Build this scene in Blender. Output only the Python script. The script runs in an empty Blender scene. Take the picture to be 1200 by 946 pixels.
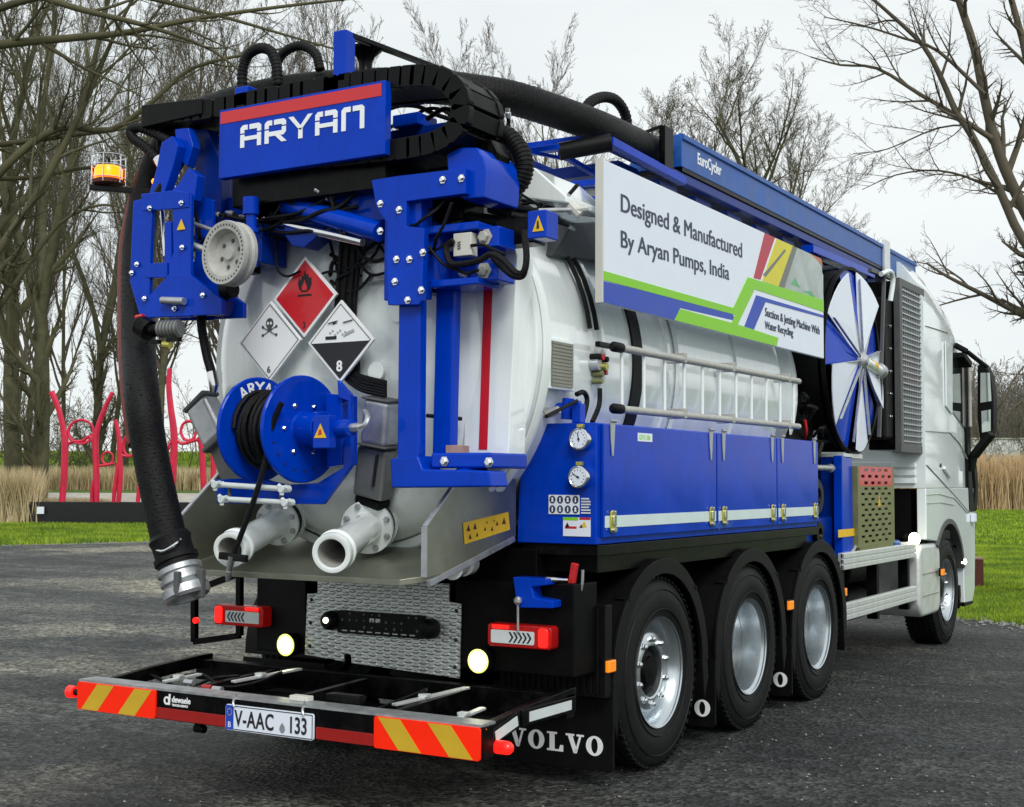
import bpy, bmesh, math, random
import numpy as np
from mathutils import Vector, Matrix
SC = bpy.context.scene
COL = SC.collection
PI = math.pi
R_ = math.radians

# ---------------------------------------------------------------- camera
cam_d = bpy.data.cameras.new('camera')
cam = bpy.data.objects.new('camera', cam_d)
COL.objects.link(cam)
SC.camera = cam
YAW, PIT, ROL, FPX = -0.53929, 0.05742, 0.00432, 1571.02077
fw = Vector((math.sin(YAW)*math.cos(PIT), math.cos(YAW)*math.cos(PIT), math.sin(PIT)))
r0 = Vector((math.cos(YAW), -math.sin(YAW), 0))
u0 = r0.cross(fw)
rr = math.cos(ROL)*r0 + math.sin(ROL)*u0
uu = -math.sin(ROL)*r0 + math.cos(ROL)*u0
M = Matrix((rr, uu, -fw)).transposed().to_4x4()
M.translation = Vector((4.36156, -6.83961, 1.57220))
cam.matrix_world = M
cam_d.sensor_width = 36
cam_d.lens = FPX/1200*36
cam_d.clip_start = 0.05
cam_d.clip_end = 3000

# ---------------------------------------------------------------- sky and sun (bright overcast afternoon)
SUN_EL, SUN_AZ = R_(42), R_(136)      # azimuth clockwise from +y
world = bpy.data.worlds.new('World')
SC.world = world
world.use_nodes = True
nt = world.node_tree
nt.nodes.clear()
out = nt.nodes.new('ShaderNodeOutputWorld')
bg = nt.nodes.new('ShaderNodeBackground')
bg.inputs['Strength'].default_value = 0.1
sky = nt.nodes.new('ShaderNodeTexSky')
sky.sky_type = 'NISHITA'
sky.sun_disc = False
sky.sun_elevation = SUN_EL
sky.sun_rotation = SUN_AZ
tc = nt.nodes.new('ShaderNodeTexCoord')
mp = nt.nodes.new('ShaderNodeMapping')
mp.inputs['Scale'].default_value = (1.0, 1.0, 2.6)
mp.inputs['Location'].default_value = (0.3, 0.1, 0.2)
nz = nt.nodes.new('ShaderNodeTexNoise')
nz.inputs['Scale'].default_value = 2.2
nz.inputs['Detail'].default_value = 7
nz.inputs['Roughness'].default_value = 0.52
ramp = nt.nodes.new('ShaderNodeValToRGB')
ramp.color_ramp.elements[0].position = 0.36
ramp.color_ramp.elements[0].color = (6.4, 6.8, 6.9, 1)
ramp.color_ramp.elements[1].position = 0.62
ramp.color_ramp.elements[1].color = (7.3, 7.55, 7.45, 1)
mix = nt.nodes.new('ShaderNodeMix')
mix.data_type = 'RGBA'
mix.inputs['Factor'].default_value = 0.93
nt.links.new(tc.outputs['Generated'], mp.inputs['Vector'])
nt.links.new(mp.outputs['Vector'], nz.inputs['Vector'])
nt.links.new(nz.outputs['Fac'], ramp.inputs['Fac'])
nt.links.new(sky.outputs['Color'], mix.inputs['A'])
nt.links.new(ramp.outputs['Color'], mix.inputs['B'])
nt.links.new(mix.outputs['Result'], bg.inputs['Color'])
nt.links.new(bg.outputs['Background'], out.inputs['Surface'])
sun_d = bpy.data.lights.new('sun', 'SUN')
sun_d.energy = 1.5
sun_d.angle = R_(24)
sun_d.color = (1.0, 0.985, 0.95)
sun = bpy.data.objects.new('sun', sun_d)
COL.objects.link(sun)
sd = Vector((math.sin(SUN_AZ)*math.cos(SUN_EL), math.cos(SUN_AZ)*math.cos(SUN_EL), math.sin(SUN_EL)))
sun.rotation_euler = sd.to_track_quat('Z', 'Y').to_euler()
SC.view_settings.view_transform = 'Standard'
SC.view_settings.look = 'None'
SC.view_settings.exposure = 0.40
SC.view_settings.gamma = 1.0
SC.view_settings.use_curve_mapping = False

# ---------------------------------------------------------------- materials
def mat(name, col, rough=0.5, metal=0.0, coat=0.0, var=0.12, scale=6.0, bump=0.0, bscale=60.0,
        emit=None, estr=0.0, dirt=0.0, dirtcol=(0.09, 0.08, 0.065), streak=0.0, trans=0.0, spec=0.5, rvar=0.12):
    m = bpy.data.materials.new(name)
    m.use_nodes = True
    n = m.node_tree.nodes
    l = m.node_tree.links
    b = n['Principled BSDF']
    b.inputs['Metallic'].default_value = metal
    b.inputs['Coat Weight'].default_value = coat
    b.inputs['Coat Roughness'].default_value = 0.06
    b.inputs['Specular IOR Level'].default_value = spec
    b.inputs['Transmission Weight'].default_value = trans
    t = n.new('ShaderNodeTexCoord')
    z = n.new('ShaderNodeTexNoise')
    z.inputs['Scale'].default_value = scale
    z.inputs['Detail'].default_value = 6
    z.inputs['Roughness'].default_value = 0.6
    l.new(t.outputs['Object'], z.inputs['Vector'])
    cr = n.new('ShaderNodeValToRGB')
    e = cr.color_ramp.elements
    e[0].position, e[1].position = 0.3, 0.7
    e[0].color = (*[max(0, c*(1-var)) for c in col], 1)
    e[1].color = (*[min(1, c*(1+var)) for c in col], 1)
    l.new(z.outputs['Fac'], cr.inputs['Fac'])
    cout = cr.outputs['Color']
    if dirt > 0:
        z2 = n.new('ShaderNodeTexNoise')
        z2.inputs['Scale'].default_value = scale*2.3
        z2.inputs['Detail'].default_value = 9
        z2.inputs['Roughness'].default_value = 0.72
        l.new(t.outputs['Object'], z2.inputs['Vector'])
        mr = n.new('ShaderNodeMapRange')
        mr.inputs['From Min'].default_value = 0.48
        mr.inputs['From Max'].default_value = 0.72
        mr.inputs['To Max'].default_value = dirt
        l.new(z2.outputs['Fac'], mr.inputs['Value'])
        mx = n.new('ShaderNodeMix')
        mx.data_type = 'RGBA'
        mx.inputs['B'].default_value = (*dirtcol, 1)
        l.new(mr.outputs['Result'], mx.inputs['Factor'])
        l.new(cout, mx.inputs['A'])
        cout = mx.outputs['Result']
    if streak > 0:
        ms = n.new('ShaderNodeMapping')
        ms.inputs['Scale'].default_value = (16, 16, 0.9)
        l.new(t.outputs['Object'], ms.inputs['Vector'])
        z4 = n.new('ShaderNodeTexNoise')
        z4.inputs['Scale'].default_value = 1.3
        z4.inputs['Detail'].default_value = 7
        l.new(ms.outputs['Vector'], z4.inputs['Vector'])
        m4 = n.new('ShaderNodeMapRange')
        m4.inputs['From Min'].default_value = 0.50
        m4.inputs['From Max'].default_value = 0.78
        m4.inputs['To Max'].default_value = streak
        l.new(z4.outputs['Fac'], m4.inputs['Value'])
        x4 = n.new('ShaderNodeMix')
        x4.data_type = 'RGBA'
        x4.inputs['B'].default_value = (*dirtcol, 1)
        l.new(m4.outputs['Result'], x4.inputs['Factor'])
        l.new(cout, x4.inputs['A'])
        cout = x4.outputs['Result']
    l.new(cout, b.inputs['Base Color'])
    rr_ = n.new('ShaderNodeMapRange')
    rr_.inputs['To Min'].default_value = max(0.02, rough-rvar)
    rr_.inputs['To Max'].default_value = min(1, rough+rvar)
    l.new(z.outputs['Fac'], rr_.inputs['Value'])
    l.new(rr_.outputs['Result'], b.inputs['Roughness'])
    if bump > 0:
        z3 = n.new('ShaderNodeTexNoise')
        z3.inputs['Scale'].default_value = bscale
        z3.inputs['Detail'].default_value = 4
        l.new(t.outputs['Object'], z3.inputs['Vector'])
        bp = n.new('ShaderNodeBump')
        bp.inputs['Strength'].default_value = bump
        bp.inputs['Distance'].default_value = 0.02
        l.new(z3.outputs['Fac'], bp.inputs['Height'])
        l.new(bp.outputs['Normal'], b.inputs['Normal'])
    if emit:
        b.inputs['Emission Color'].default_value = (*emit, 1)
        b.inputs['Emission Strength'].default_value = estr
    return m

MT = {}
MT['blue'] = mat('blue_paint', (0.0, 0.044, 0.48), 0.15, coat=0.0, spec=0.16, var=0.16, scale=3, dirt=0.30, streak=0.25, dirtcol=(0.004, 0.018, 0.22))
MT['blue2'] = mat('dark_blue_paint', (0.0, 0.022, 0.22), 0.3, coat=0.0, spec=0.18, var=0.2, scale=5, dirt=0.25, dirtcol=(0.01, 0.02, 0.10))  # darker copy of the blue paint; on the gusset it stands for shade
MT['blue3'] = mat('blue_anodised', (0.008, 0.085, 0.36), 0.35, coat=0.0, spec=0.3, var=0.2, scale=4, dirt=0.3, dirtcol=(0.1, 0.18, 0.4))
MT['white'] = mat('white_paint', (0.84, 0.90, 0.885), 0.12, coat=0.8, var=0.03, scale=2, dirt=0.07, streak=0.16, dirtcol=(0.40, 0.41, 0.36))
MT['cabwhite'] = mat('cab_white_paint', (0.83, 0.91, 0.92), 0.13, coat=0.8, var=0.02, scale=2, dirt=0.05, streak=0.10, dirtcol=(0.45, 0.46, 0.42))
MT['matwhite'] = mat('printed_white', (0.78, 0.84, 0.94), 0.45, var=0.02)
MT['signwhite'] = mat('letter_white', (0.88, 0.90, 0.92), 0.4, var=0.02)
MT['red'] = mat('red_paint', (0.55, 0.015, 0.02), 0.35, coat=0.3, var=0.1)
MT['sred'] = mat('sculpture_red', (0.66, 0.018, 0.065), 0.45, var=0.2, scale=2, bump=0.1)
MT['signred'] = mat('sign_red', (0.6, 0.012, 0.02), 0.35, coat=0.2, var=0.05)
MT['black'] = mat('black_paint', (0.0015, 0.0015, 0.002), 0.30, spec=0.13, var=0.3, scale=5, dirt=0.35, dirtcol=(0.03, 0.029, 0.026))
MT['chassis'] = mat('chassis_black', (0.0015, 0.0015, 0.002), 0.5, spec=0.10, var=0.3, scale=4, dirt=0.3, dirtcol=(0.010, 0.010, 0.009))
MT['plastic'] = mat('black_plastic', (0.003, 0.003, 0.0035), 0.48, spec=0.16, var=0.2, bump=0.15, bscale=300, dirt=0.25, dirtcol=(0.016, 0.016, 0.015))
MT['rubber'] = mat('hose_rubber', (0.004, 0.004, 0.005), 0.52, spec=0.2, var=0.3, scale=12, bump=0.3, bscale=120, dirt=0.3, dirtcol=(0.026, 0.025, 0.022))
MT['hosered'] = mat('hose_red_sheath', (0.15, 0.022, 0.016), 0.6, var=0.3, scale=8, bump=0.3)
MT['alu'] = mat('aluminium', (0.78, 0.81, 0.80), 0.42, metal=0.6, var=0.08, scale=8, dirt=0.2, dirtcol=(0.25, 0.25, 0.23))
MT['steel'] = mat('stainless_sheet', (0.33, 0.34, 0.27), 0.40, metal=0.85, var=0.16, scale=3, dirt=0.3, dirtcol=(0.2, 0.19, 0.15))
MT['galv'] = mat('galvanised_steel', (0.50, 0.52, 0.54), 0.40, metal=0.75, var=0.2, scale=14, dirt=0.25)
MT['chrome'] = mat('chrome', (0.75, 0.76, 0.78), 0.14, metal=1.0, var=0.05, rvar=0.06)
MT['rim'] = mat('rim_alloy', (0.60, 0.65, 0.68), 0.27, metal=0.95, var=0.02, scale=2, rvar=0.02)
MT['dgrey'] = mat('dark_grey_cover', (0.085, 0.088, 0.09), 0.5, var=0.2, dirt=0.2)
MT['mgrey'] = mat('valve_grey', (0.21, 0.22, 0.215), 0.40, metal=0.5, var=0.2, dirt=0.2)
MT['lgrey'] = mat('light_grey_cast', (0.42, 0.42, 0.39), 0.55, var=0.12, scale=20, dirt=0.3, dirtcol=(0.2, 0.19, 0.17))
MT['cream'] = mat('cream_plastic', (0.6, 0.6, 0.55), 0.5, var=0.05)
MT['brass'] = mat('yellow_zinc', (0.55, 0.50, 0.12), 0.35, metal=0.7, var=0.2)
MT['olive'] = mat('khaki_sheet', (0.21, 0.22, 0.09), 0.45, metal=0.35, var=0.15, dirt=0.2)
MT['yellow'] = mat('yellow_sticker', (0.80, 0.50, 0.01), 0.45, var=0.05)
MT['inkblack'] = mat('ink_black', (0.012, 0.012, 0.016), 0.5, var=0.05)
MT['inkblue'] = mat('ink_navy', (0.03, 0.045, 0.09), 0.5, var=0.05)
MT['plateblue'] = mat('ink_blue', (0.01, 0.06, 0.5), 0.4, var=0.05)
MT['inkgreen'] = mat('ink_green', (0.23, 0.62, 0.01), 0.45, var=0.04)
MT['bandblue'] = mat('ink_band_blue', (0.015, 0.06, 0.45), 0.45, var=0.06)
MT['reflor'] = mat('reflective_red_orange_glow', (0.85, 0.018, 0.003), 0.35, var=0.06, coat=0.1, spec=0.2, emit=(1, 0.03, 0.003), estr=0.15)  # faint emission added to brighten the board, which is no lamp
MT['reflye'] = mat('reflective_yellow', (0.62, 0.40, 0.02), 0.4, var=0.08, coat=0.3)
MT['reflred'] = mat('reflective_red', (0.33, 0.008, 0.006), 0.3, var=0.1, coat=0.5)
MT['reflwhite'] = mat('reflective_white', (0.62, 0.68, 0.68), 0.4, var=0.06)
MT['orange'] = mat('amber_lens', (0.95, 0.25, 0.01), 0.2, coat=0.8, emit=(1, 0.25, 0.01), estr=0.35)
MT['lampred'] = mat('tail_lamp_lit', (0.7, 0.01, 0.006), 0.25, coat=0.3, emit=(1, 0.012, 0.008), estr=1.0)
MT['lampred2'] = mat('tail_lamp_lens', (0.32, 0.006, 0.006), 0.25, coat=0.3, spec=0.3, emit=(1, 0.01, 0.008), estr=0.05)
MT['lampwhite'] = mat('work_lamp_lit', (0.9, 0.9, 0.6), 0.2, emit=(1.0, 1.0, 0.75), estr=7.0)
MT['lamprim'] = mat('work_lamp_rim_lit', (0.9, 0.9, 0.4), 0.3, emit=(0.85, 0.90, 0.12), estr=0.9)
MT['lampwarm'] = mat('warm_lamp_lit', (0.9, 0.9, 0.7), 0.2, emit=(1.0, 0.9, 0.6), estr=6.0)
MT['lampamber'] = mat('beacon_lit', (0.95, 0.3, 0.01), 0.2, emit=(1.0, 0.17, 0.002), estr=2.2)
MT['glass'] = mat('dark_window_glass', (0.012, 0.018, 0.018), 0.06, coat=1.0, var=0.1, rvar=0.03)
MT['mirror'] = mat('mirror_glass', (0.5, 0.55, 0.52), 0.05, metal=1.0, rvar=0.02)
MT['clear'] = mat('clear_cover', (0.9, 0.85, 0.85), 0.05, trans=1.0, rvar=0.02)
MT['tyre'] = mat('tyre_rubber', (0.005, 0.0055, 0.006), 0.58, spec=0.22, var=0.25, scale=10, bump=0.12, bscale=150, dirt=0.4, dirtcol=(0.022, 0.022, 0.020))
MT['plinth'] = mat('plinth_black', (0.006, 0.007, 0.009), 0.4, var=0.2)
MT['rust'] = mat('rust_brown_metal', (0.10, 0.025, 0.018), 0.8, var=0.35, scale=9, bump=0.4)
MT['rusttop'] = mat('weathered_top', (0.36, 0.22, 0.18), 0.8, var=0.25, scale=9)
MT['darkmesh'] = mat('cooler_core', (0.02, 0.021, 0.02), 0.5, metal=0.3, var=0.4, scale=30)
MT['whitestrap'] = mat('reflective_strip', (0.62, 0.74, 0.74), 0.4, var=0.05)

# aluminium tread plate: raised diagonal lozenges as fine relief
def tread_mat():
    m = mat('tread_plate', (0.66, 0.70, 0.68), 0.40, metal=0.8, var=0.14, scale=5, dirt=0.3, dirtcol=(0.16, 0.17, 0.15))
    n, l = m.node_tree.nodes, m.node_tree.links
    t = n.new('ShaderNodeTexCoord')
    hs = []
    for ang in (45, -45):
        mp_ = n.new('ShaderNodeMapping')
        mp_.inputs['Rotation'].default_value = (0, R_(ang), 0)
        mp_.inputs['Scale'].default_value = (15, 1, 40)
        l.new(t.outputs['Object'], mp_.inputs['Vector'])
        v = n.new('ShaderNodeTexVoronoi')
        v.inputs['Scale'].default_value = 1.0
        v.inputs['Randomness'].default_value = 0.0
        l.new(mp_.outputs['Vector'], v.inputs['Vector'])
        mr = n.new('ShaderNodeMapRange')
        mr.inputs['From Min'].default_value = 0.22
        mr.inputs['From Max'].default_value = 0.42
        mr.inputs['To Min'].default_value = 1
        mr.inputs['To Max'].default_value = 0
        l.new(v.outputs['Distance'], mr.inputs['Value'])
        hs.append(mr.outputs['Result'])
    mxx = n.new('ShaderNodeMath')
    mxx.operation = 'MAXIMUM'
    l.new(hs[0], mxx.inputs[0])
    l.new(hs[1], mxx.inputs[1])
    bp = n.new('ShaderNodeBump')
    bp.inputs['Strength'].default_value = 0.8
    bp.inputs['Distance'].default_value = 0.006
    l.new(mxx.outputs[0], bp.inputs['Height'])
    l.new(bp.outputs['Normal'], n['Principled BSDF'].inputs['Normal'])
    return m
MT['tread'] = tread_mat()

# ---------------------------------------------------------------- mesh helpers
WL = {}          # world location of every built object, for re-centring parts on their own origin
def tag(o, label=None, cat=None, group=None, kind=None):
    if label: o['label'] = label
    if cat: o['category'] = cat
    if group: o['group'] = group
    if kind: o['kind'] = kind
    return o

def empty(name, loc, label, cat, group=None, parent=None):
    o = bpy.data.objects.new(name, None)
    o.empty_display_size = 0.3
    COL.objects.link(o)
    o.location = loc
    WL[o] = Vector(loc)
    return tag(o, label, cat, group)

def catmull(pts, k=6):
    P = [Vector(p) for p in pts]
    if len(P) < 3:
        return P
    o = []
    for i in range(len(P)-1):
        a = P[i-1] if i else P[0]*2-P[1]
        b, c = P[i], P[i+1]
        d = P[i+2] if i+2 < len(P) else P[-1]*2-P[-2]
        for j in range(k):
            t = j/k
            o.append(0.5*((2*b)+(c-a)*t+(2*a-5*b+4*c-d)*t*t+(3*b-a-3*c+d)*t*t*t))
    o.append(P[-1])
    return o

SPLIT = {'end_plate', 'panel_captions', 'swivel_housing', 'locking_lever', 'guide_frame', 'hook_bracket', 'guide_plate', 'drum_guard_frame', 'boarding_step', 'side_guard', 'swivel_housing', 'rail_bracket', 'hinge_lug', 'plate_lamp', 'latch_lever', 'folded_edge', 'hose_nozzle', 'hose_rings'}
class MB:
    def __init__(s):
        s.v = []
        s.f = []
        s.m = []
        s.cm = 0
    def add(s, vs, fs):
        b = len(s.v)
        s.v += [tuple(v) for v in vs]
        s.f += [tuple(b+i for i in f) for f in fs]
        s.m += [s.cm]*len(fs)
        return s
    def mi(s, i):
        s.cm = i
        return s
    def box(s, x0, x1, y0, y1, z0, z1):
        return s.add([(x0, y0, z0), (x1, y0, z0), (x1, y1, z0), (x0, y1, z0), (x0, y0, z1), (x1, y0, z1), (x1, y1, z1), (x0, y1, z1)],
                     [(0, 3, 2, 1), (4, 5, 6, 7), (0, 1, 5, 4), (1, 2, 6, 5), (2, 3, 7, 6), (3, 0, 4, 7)])
    def cbox(s, c, sz, rot=None):
        h = [d/2 for d in sz]
        Rm = rot if rot is not None else Matrix.Identity(3)
        vs = [Vector(c)+Rm@Vector((a*h[0], b*h[1], d*h[2])) for d in (-1, 1) for (a, b) in ((-1, -1), (1, -1), (1, 1), (-1, 1))]
        return s.add(vs, [(0, 3, 2, 1), (4, 5, 6, 7), (0, 1, 5, 4), (1, 2, 6, 5), (2, 3, 7, 6), (3, 0, 4, 7)])
    def bar(s, p0, p1, w, h=None, up=(0, 0, 1)):
        h = h or w
        p0, p1 = Vector(p0), Vector(p1)
        d = (p1-p0).normalized()
        u = Vector(up)
        if abs(d.dot(u)) > 0.98: u = Vector((0, 1, 0))
        a = d.cross(u).normalized()*w/2
        b = a.cross(d).normalized()*h/2
        vs = [p+sa*a+sb*b for p in (p0, p1) for (sa, sb) in ((-1, -1), (1, -1), (1, 1), (-1, 1))]
        return s.add(vs, [(0, 3, 2, 1), (4, 5, 6, 7), (0, 1, 5, 4), (1, 2, 6, 5), (2, 3, 7, 6), (3, 0, 4, 7)])
    def prism(s, poly, axis, a, b):
        n = len(poly)
        def P(p, t):
            return (t, p[0], p[1]) if axis == 'x' else (p[0], t, p[1]) if axis == 'y' else (p[0], p[1], t)
        vs = [P(p, a) for p in poly]+[P(p, b) for p in poly]
        fs = [tuple(range(n))[::-1], tuple(range(n, 2*n))]
        fs += [(i, (i+1) % n, n+(i+1) % n, n+i) for i in range(n)]
        return s.add(vs, fs)
    def tube(s, pts, r, n=8, smooth=0, caps=True, flat=1.0):
        P = catmull(pts, smooth) if smooth else [Vector(p) for p in pts]
        rs = r if isinstance(r, (list, tuple)) else None
        m = len(P)
        if rs and len(rs) != m:
            q = []
            for i in range(m):
                t = i/(m-1)*(len(rs)-1)
                k = min(int(t), len(rs)-2)
                q.append(rs[k]+(rs[k+1]-rs[k])*(t-k))
            rs = q
        vs = []
        up = None
        for i, p in enumerate(P):
            d = (P[min(i+1, m-1)]-P[max(i-1, 0)])
            if d.length < 1e-9: d = Vector((0, 0, 1))
            d.normalize()
            if up is None:
                up = Vector((0, 0, 1)) if abs(d.z) < 0.9 else Vector((0, 1, 0))
            a = d.cross(up).normalized()
            up = a.cross(d).normalized()
            rad = rs[i] if rs else r
            for k in range(n):
                t = 2*PI*k/n
                vs.append(p+a*(math.cos(t)*rad)+up*(math.sin(t)*rad*flat))
        fs = []
        for i in range(m-1):
            for k in range(n):
                k2 = (k+1) % n
                fs.append((i*n+k, i*n+k2, (i+1)*n+k2, (i+1)*n+k))
        if caps:
            fs.append(tuple(range(n))[::-1])
            fs.append(tuple((m-1)*n+k for k in range(n)))
        return s.add(vs, fs)
    def cyl(s, p0, p1, r, r1=None, n=20):
        return s.tube([p0, p1], [r, r if r1 is None else r1], n)
    def lathe(s, prof, o, d, n=32, a0=0, a1=2*PI):
        """prof: (radius, height) along the direction d"""
        o, d = Vector(o), Vector(d).normalized()
        up = Vector((0, 0, 1)) if abs(d.z) < 0.9 else Vector((0, 1, 0))
        a = d.cross(up).normalized()
        b = a.cross(d).normalized()
        full = abs(a1-a0-2*PI) < 1e-6
        c = n if full else n+1
        vs = []
        for (r, h) in prof:
            for k in range(c):
                t = a0+(a1-a0)*k/n
                vs.append(o+d*h+a*(r*math.cos(t))+b*(r*math.sin(t)))
        fs = []
        for i in range(len(prof)-1):
            for k in range(n):
                k2 = (k+1) % c
                fs.append((i*c+k, i*c+k2, (i+1)*c+k2, (i+1)*c+k))
        return s.add(vs, fs)
    def sphere(s, c, r, n=12, sq=(1, 1, 1)):
        c = Vector(c)
        pr = [(math.sin(PI*i/(n//2))*r, -math.cos(PI*i/(n//2))*r) for i in range(n//2+1)]
        b = len(s.v)
        s.lathe([(max(a, 1e-4), h) for a, h in pr], (0, 0, 0), (0, 0, 1), n)
        for i in range(b, len(s.v)):
            v = s.v[i]
            s.v[i] = (c.x+v[0]*sq[0], c.y+v[1]*sq[1], c.z+v[2]*sq[2])
        return s
    def build(s, name, material, parent=None, bevel=0.0, ang=32, seg=2, loc=None, label=None):
        if name in SPLIT and not isinstance(material, (list, tuple)):
            g = {}
            par = list(range(len(s.v)))
            def fd(i):
                while par[i] != i:
                    par[i] = par[par[i]]
                    i = par[i]
                return i
            for f in s.f:
                for a in f[1:]: par[fd(a)] = fd(f[0])
            for f in s.f: g.setdefault(fd(f[0]), []).append(f)
            if len(g) > 1:
                o = None
                for fs in g.values():
                    ids = sorted({i for f in fs for i in f})
                    mp_ = {i: k for k, i in enumerate(ids)}
                    q = MB()
                    q.add([s.v[i] for i in ids], [tuple(mp_[i] for i in f) for f in fs])
                    o = q.build(name, material, parent, bevel, ang, seg, None, label)
                return o
        me = bpy.data.meshes.new(name)
        V = np.array(s.v, dtype=float)
        c = Vector(loc) if loc is not None else Vector(tuple((V.min(0)+V.max(0))/2))
        me.from_pydata([tuple(v) for v in (V-np.array(c))], [], s.f)
        mats = material if isinstance(material, (list, tuple)) else [material]
        for m_ in mats:
            me.materials.append(MT[m_] if isinstance(m_, str) else m_)
        if len(mats) > 1:
            me.polygons.foreach_set('material_index', s.m)
        o = bpy.data.objects.new(name, me)
        COL.objects.link(o)
        bm = bmesh.new()
        bm.from_mesh(me)
        bmesh.ops.recalc_face_normals(bm, faces=bm.faces)
        if ang:
            lim = R_(ang)
            for f in bm.faces: f.smooth = True
            for e in bm.edges:
                e.smooth = len(e.link_faces) == 2 and e.calc_face_angle(9) < lim
        bm.to_mesh(me)
        bm.free()
        WL[o] = c
        if parent is not None:
            o.parent = parent
            o.location = c-WL[parent]
        else:
            o.location = c
        if bevel:
            bv = o.modifiers.new('bevel', 'BEVEL')
            bv.width = bevel
            bv.segments = seg
            bv.limit_method = 'ANGLE'
            bv.angle_limit = R_(35)
            bv.harden_normals = True
        if label: o['label'] = label
        return o

def copy_part(src, parent, wloc, rot=None, scale=None, label=None):
    o = src.copy()
    COL.objects.link(o)
    o.parent = parent
    WL[o] = Vector(wloc)
    o.location = Vector(wloc)-(WL[parent] if parent is not None else Vector())
    if rot is not None: o.rotation_euler = rot
    if scale is not None: o.scale = scale
    if label: o['label'] = label
    elif 'label' in o: del o['label']
    return o

_tc = {}
def text_mesh(body, size, bold=0.0, ext=0.002, xs=1.0, align='LEFT', space=1.0):
    cu = bpy.data.curves.new('lettering', 'FONT')
    cu.body = body
    cu.size = size
    cu.offset = bold
    cu.extrude = ext
    cu.align_x = align
    cu.space_character = space
    cu.space_line = 1.0
    cu.resolution_u = 4
    t = bpy.data.objects.new('lettering', cu)
    COL.objects.link(t)
    dg = bpy.context.evaluated_depsgraph_get()
    dg.update()
    me = bpy.data.meshes.new_from_object(t.evaluated_get(dg))
    vs = [(v.co.x*xs, v.co.y, v.co.z) for v in me.vertices]
    fs = [tuple(p.vertices) for p in me.polygons]
    bpy.data.objects.remove(t)
    bpy.data.curves.remove(cu)
    bpy.data.meshes.remove(me)
    return vs, fs

def text(body, size, name, material, parent, o, face='rear', bold=0.0, ext=0.002, xs=1.0, align='LEFT', space=1.0, tilt=0.0, ix=None, iy=None, shear=0.0):
    """face: rear = read from behind the truck, right = read from its right side"""
    vs, fs = text_mesh(body, size, bold, ext, xs, align, space)
    o = Vector(o)
    if ix is None:
        ix, iy = (Vector((1, 0, 0)), Vector((0, 0, 1))) if face == 'rear' else (Vector((0, 1, 0)), Vector((0, 0, 1)))
    ix, iy = Vector(ix), Vector(iy)
    ix2 = ix*math.cos(tilt)+iy*math.sin(tilt)
    iy2 = -ix*math.sin(tilt)+iy*math.cos(tilt)
    iz = ix.cross(iy)
    b = MB()
    b.add([o+ix2*(x+shear*y)+iy2*y+iz*z for x, y, z in vs], fs)
    return b.build(name, material, parent, ang=0)

def rrect(w, h, r, n=5):
    """rounded rectangle outline centred on 0"""
    p = []
    for cx, cy, a in ((w/2-r, h/2-r, 0), (-w/2+r, h/2-r, 90), (-w/2+r, -h/2+r, 180), (w/2-r, -h/2+r, 270)):
        for k in range(n+1):
            t = R_(a+90*k/n)
            p.append((cx+r*math.cos(t), cy+r*math.sin(t)))
    return p
def off(poly, dx, dy): return [(x+dx, y+dy) for x, y in poly]
def ell(rx, ry, n=24, cx=0, cy=0, a0=0, a1=2*PI):
    return [(cx+rx*math.cos(a0+(a1-a0)*k/n), cy+ry*math.sin(a0+(a1-a0)*k/n)) for k in range(n)]

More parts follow.
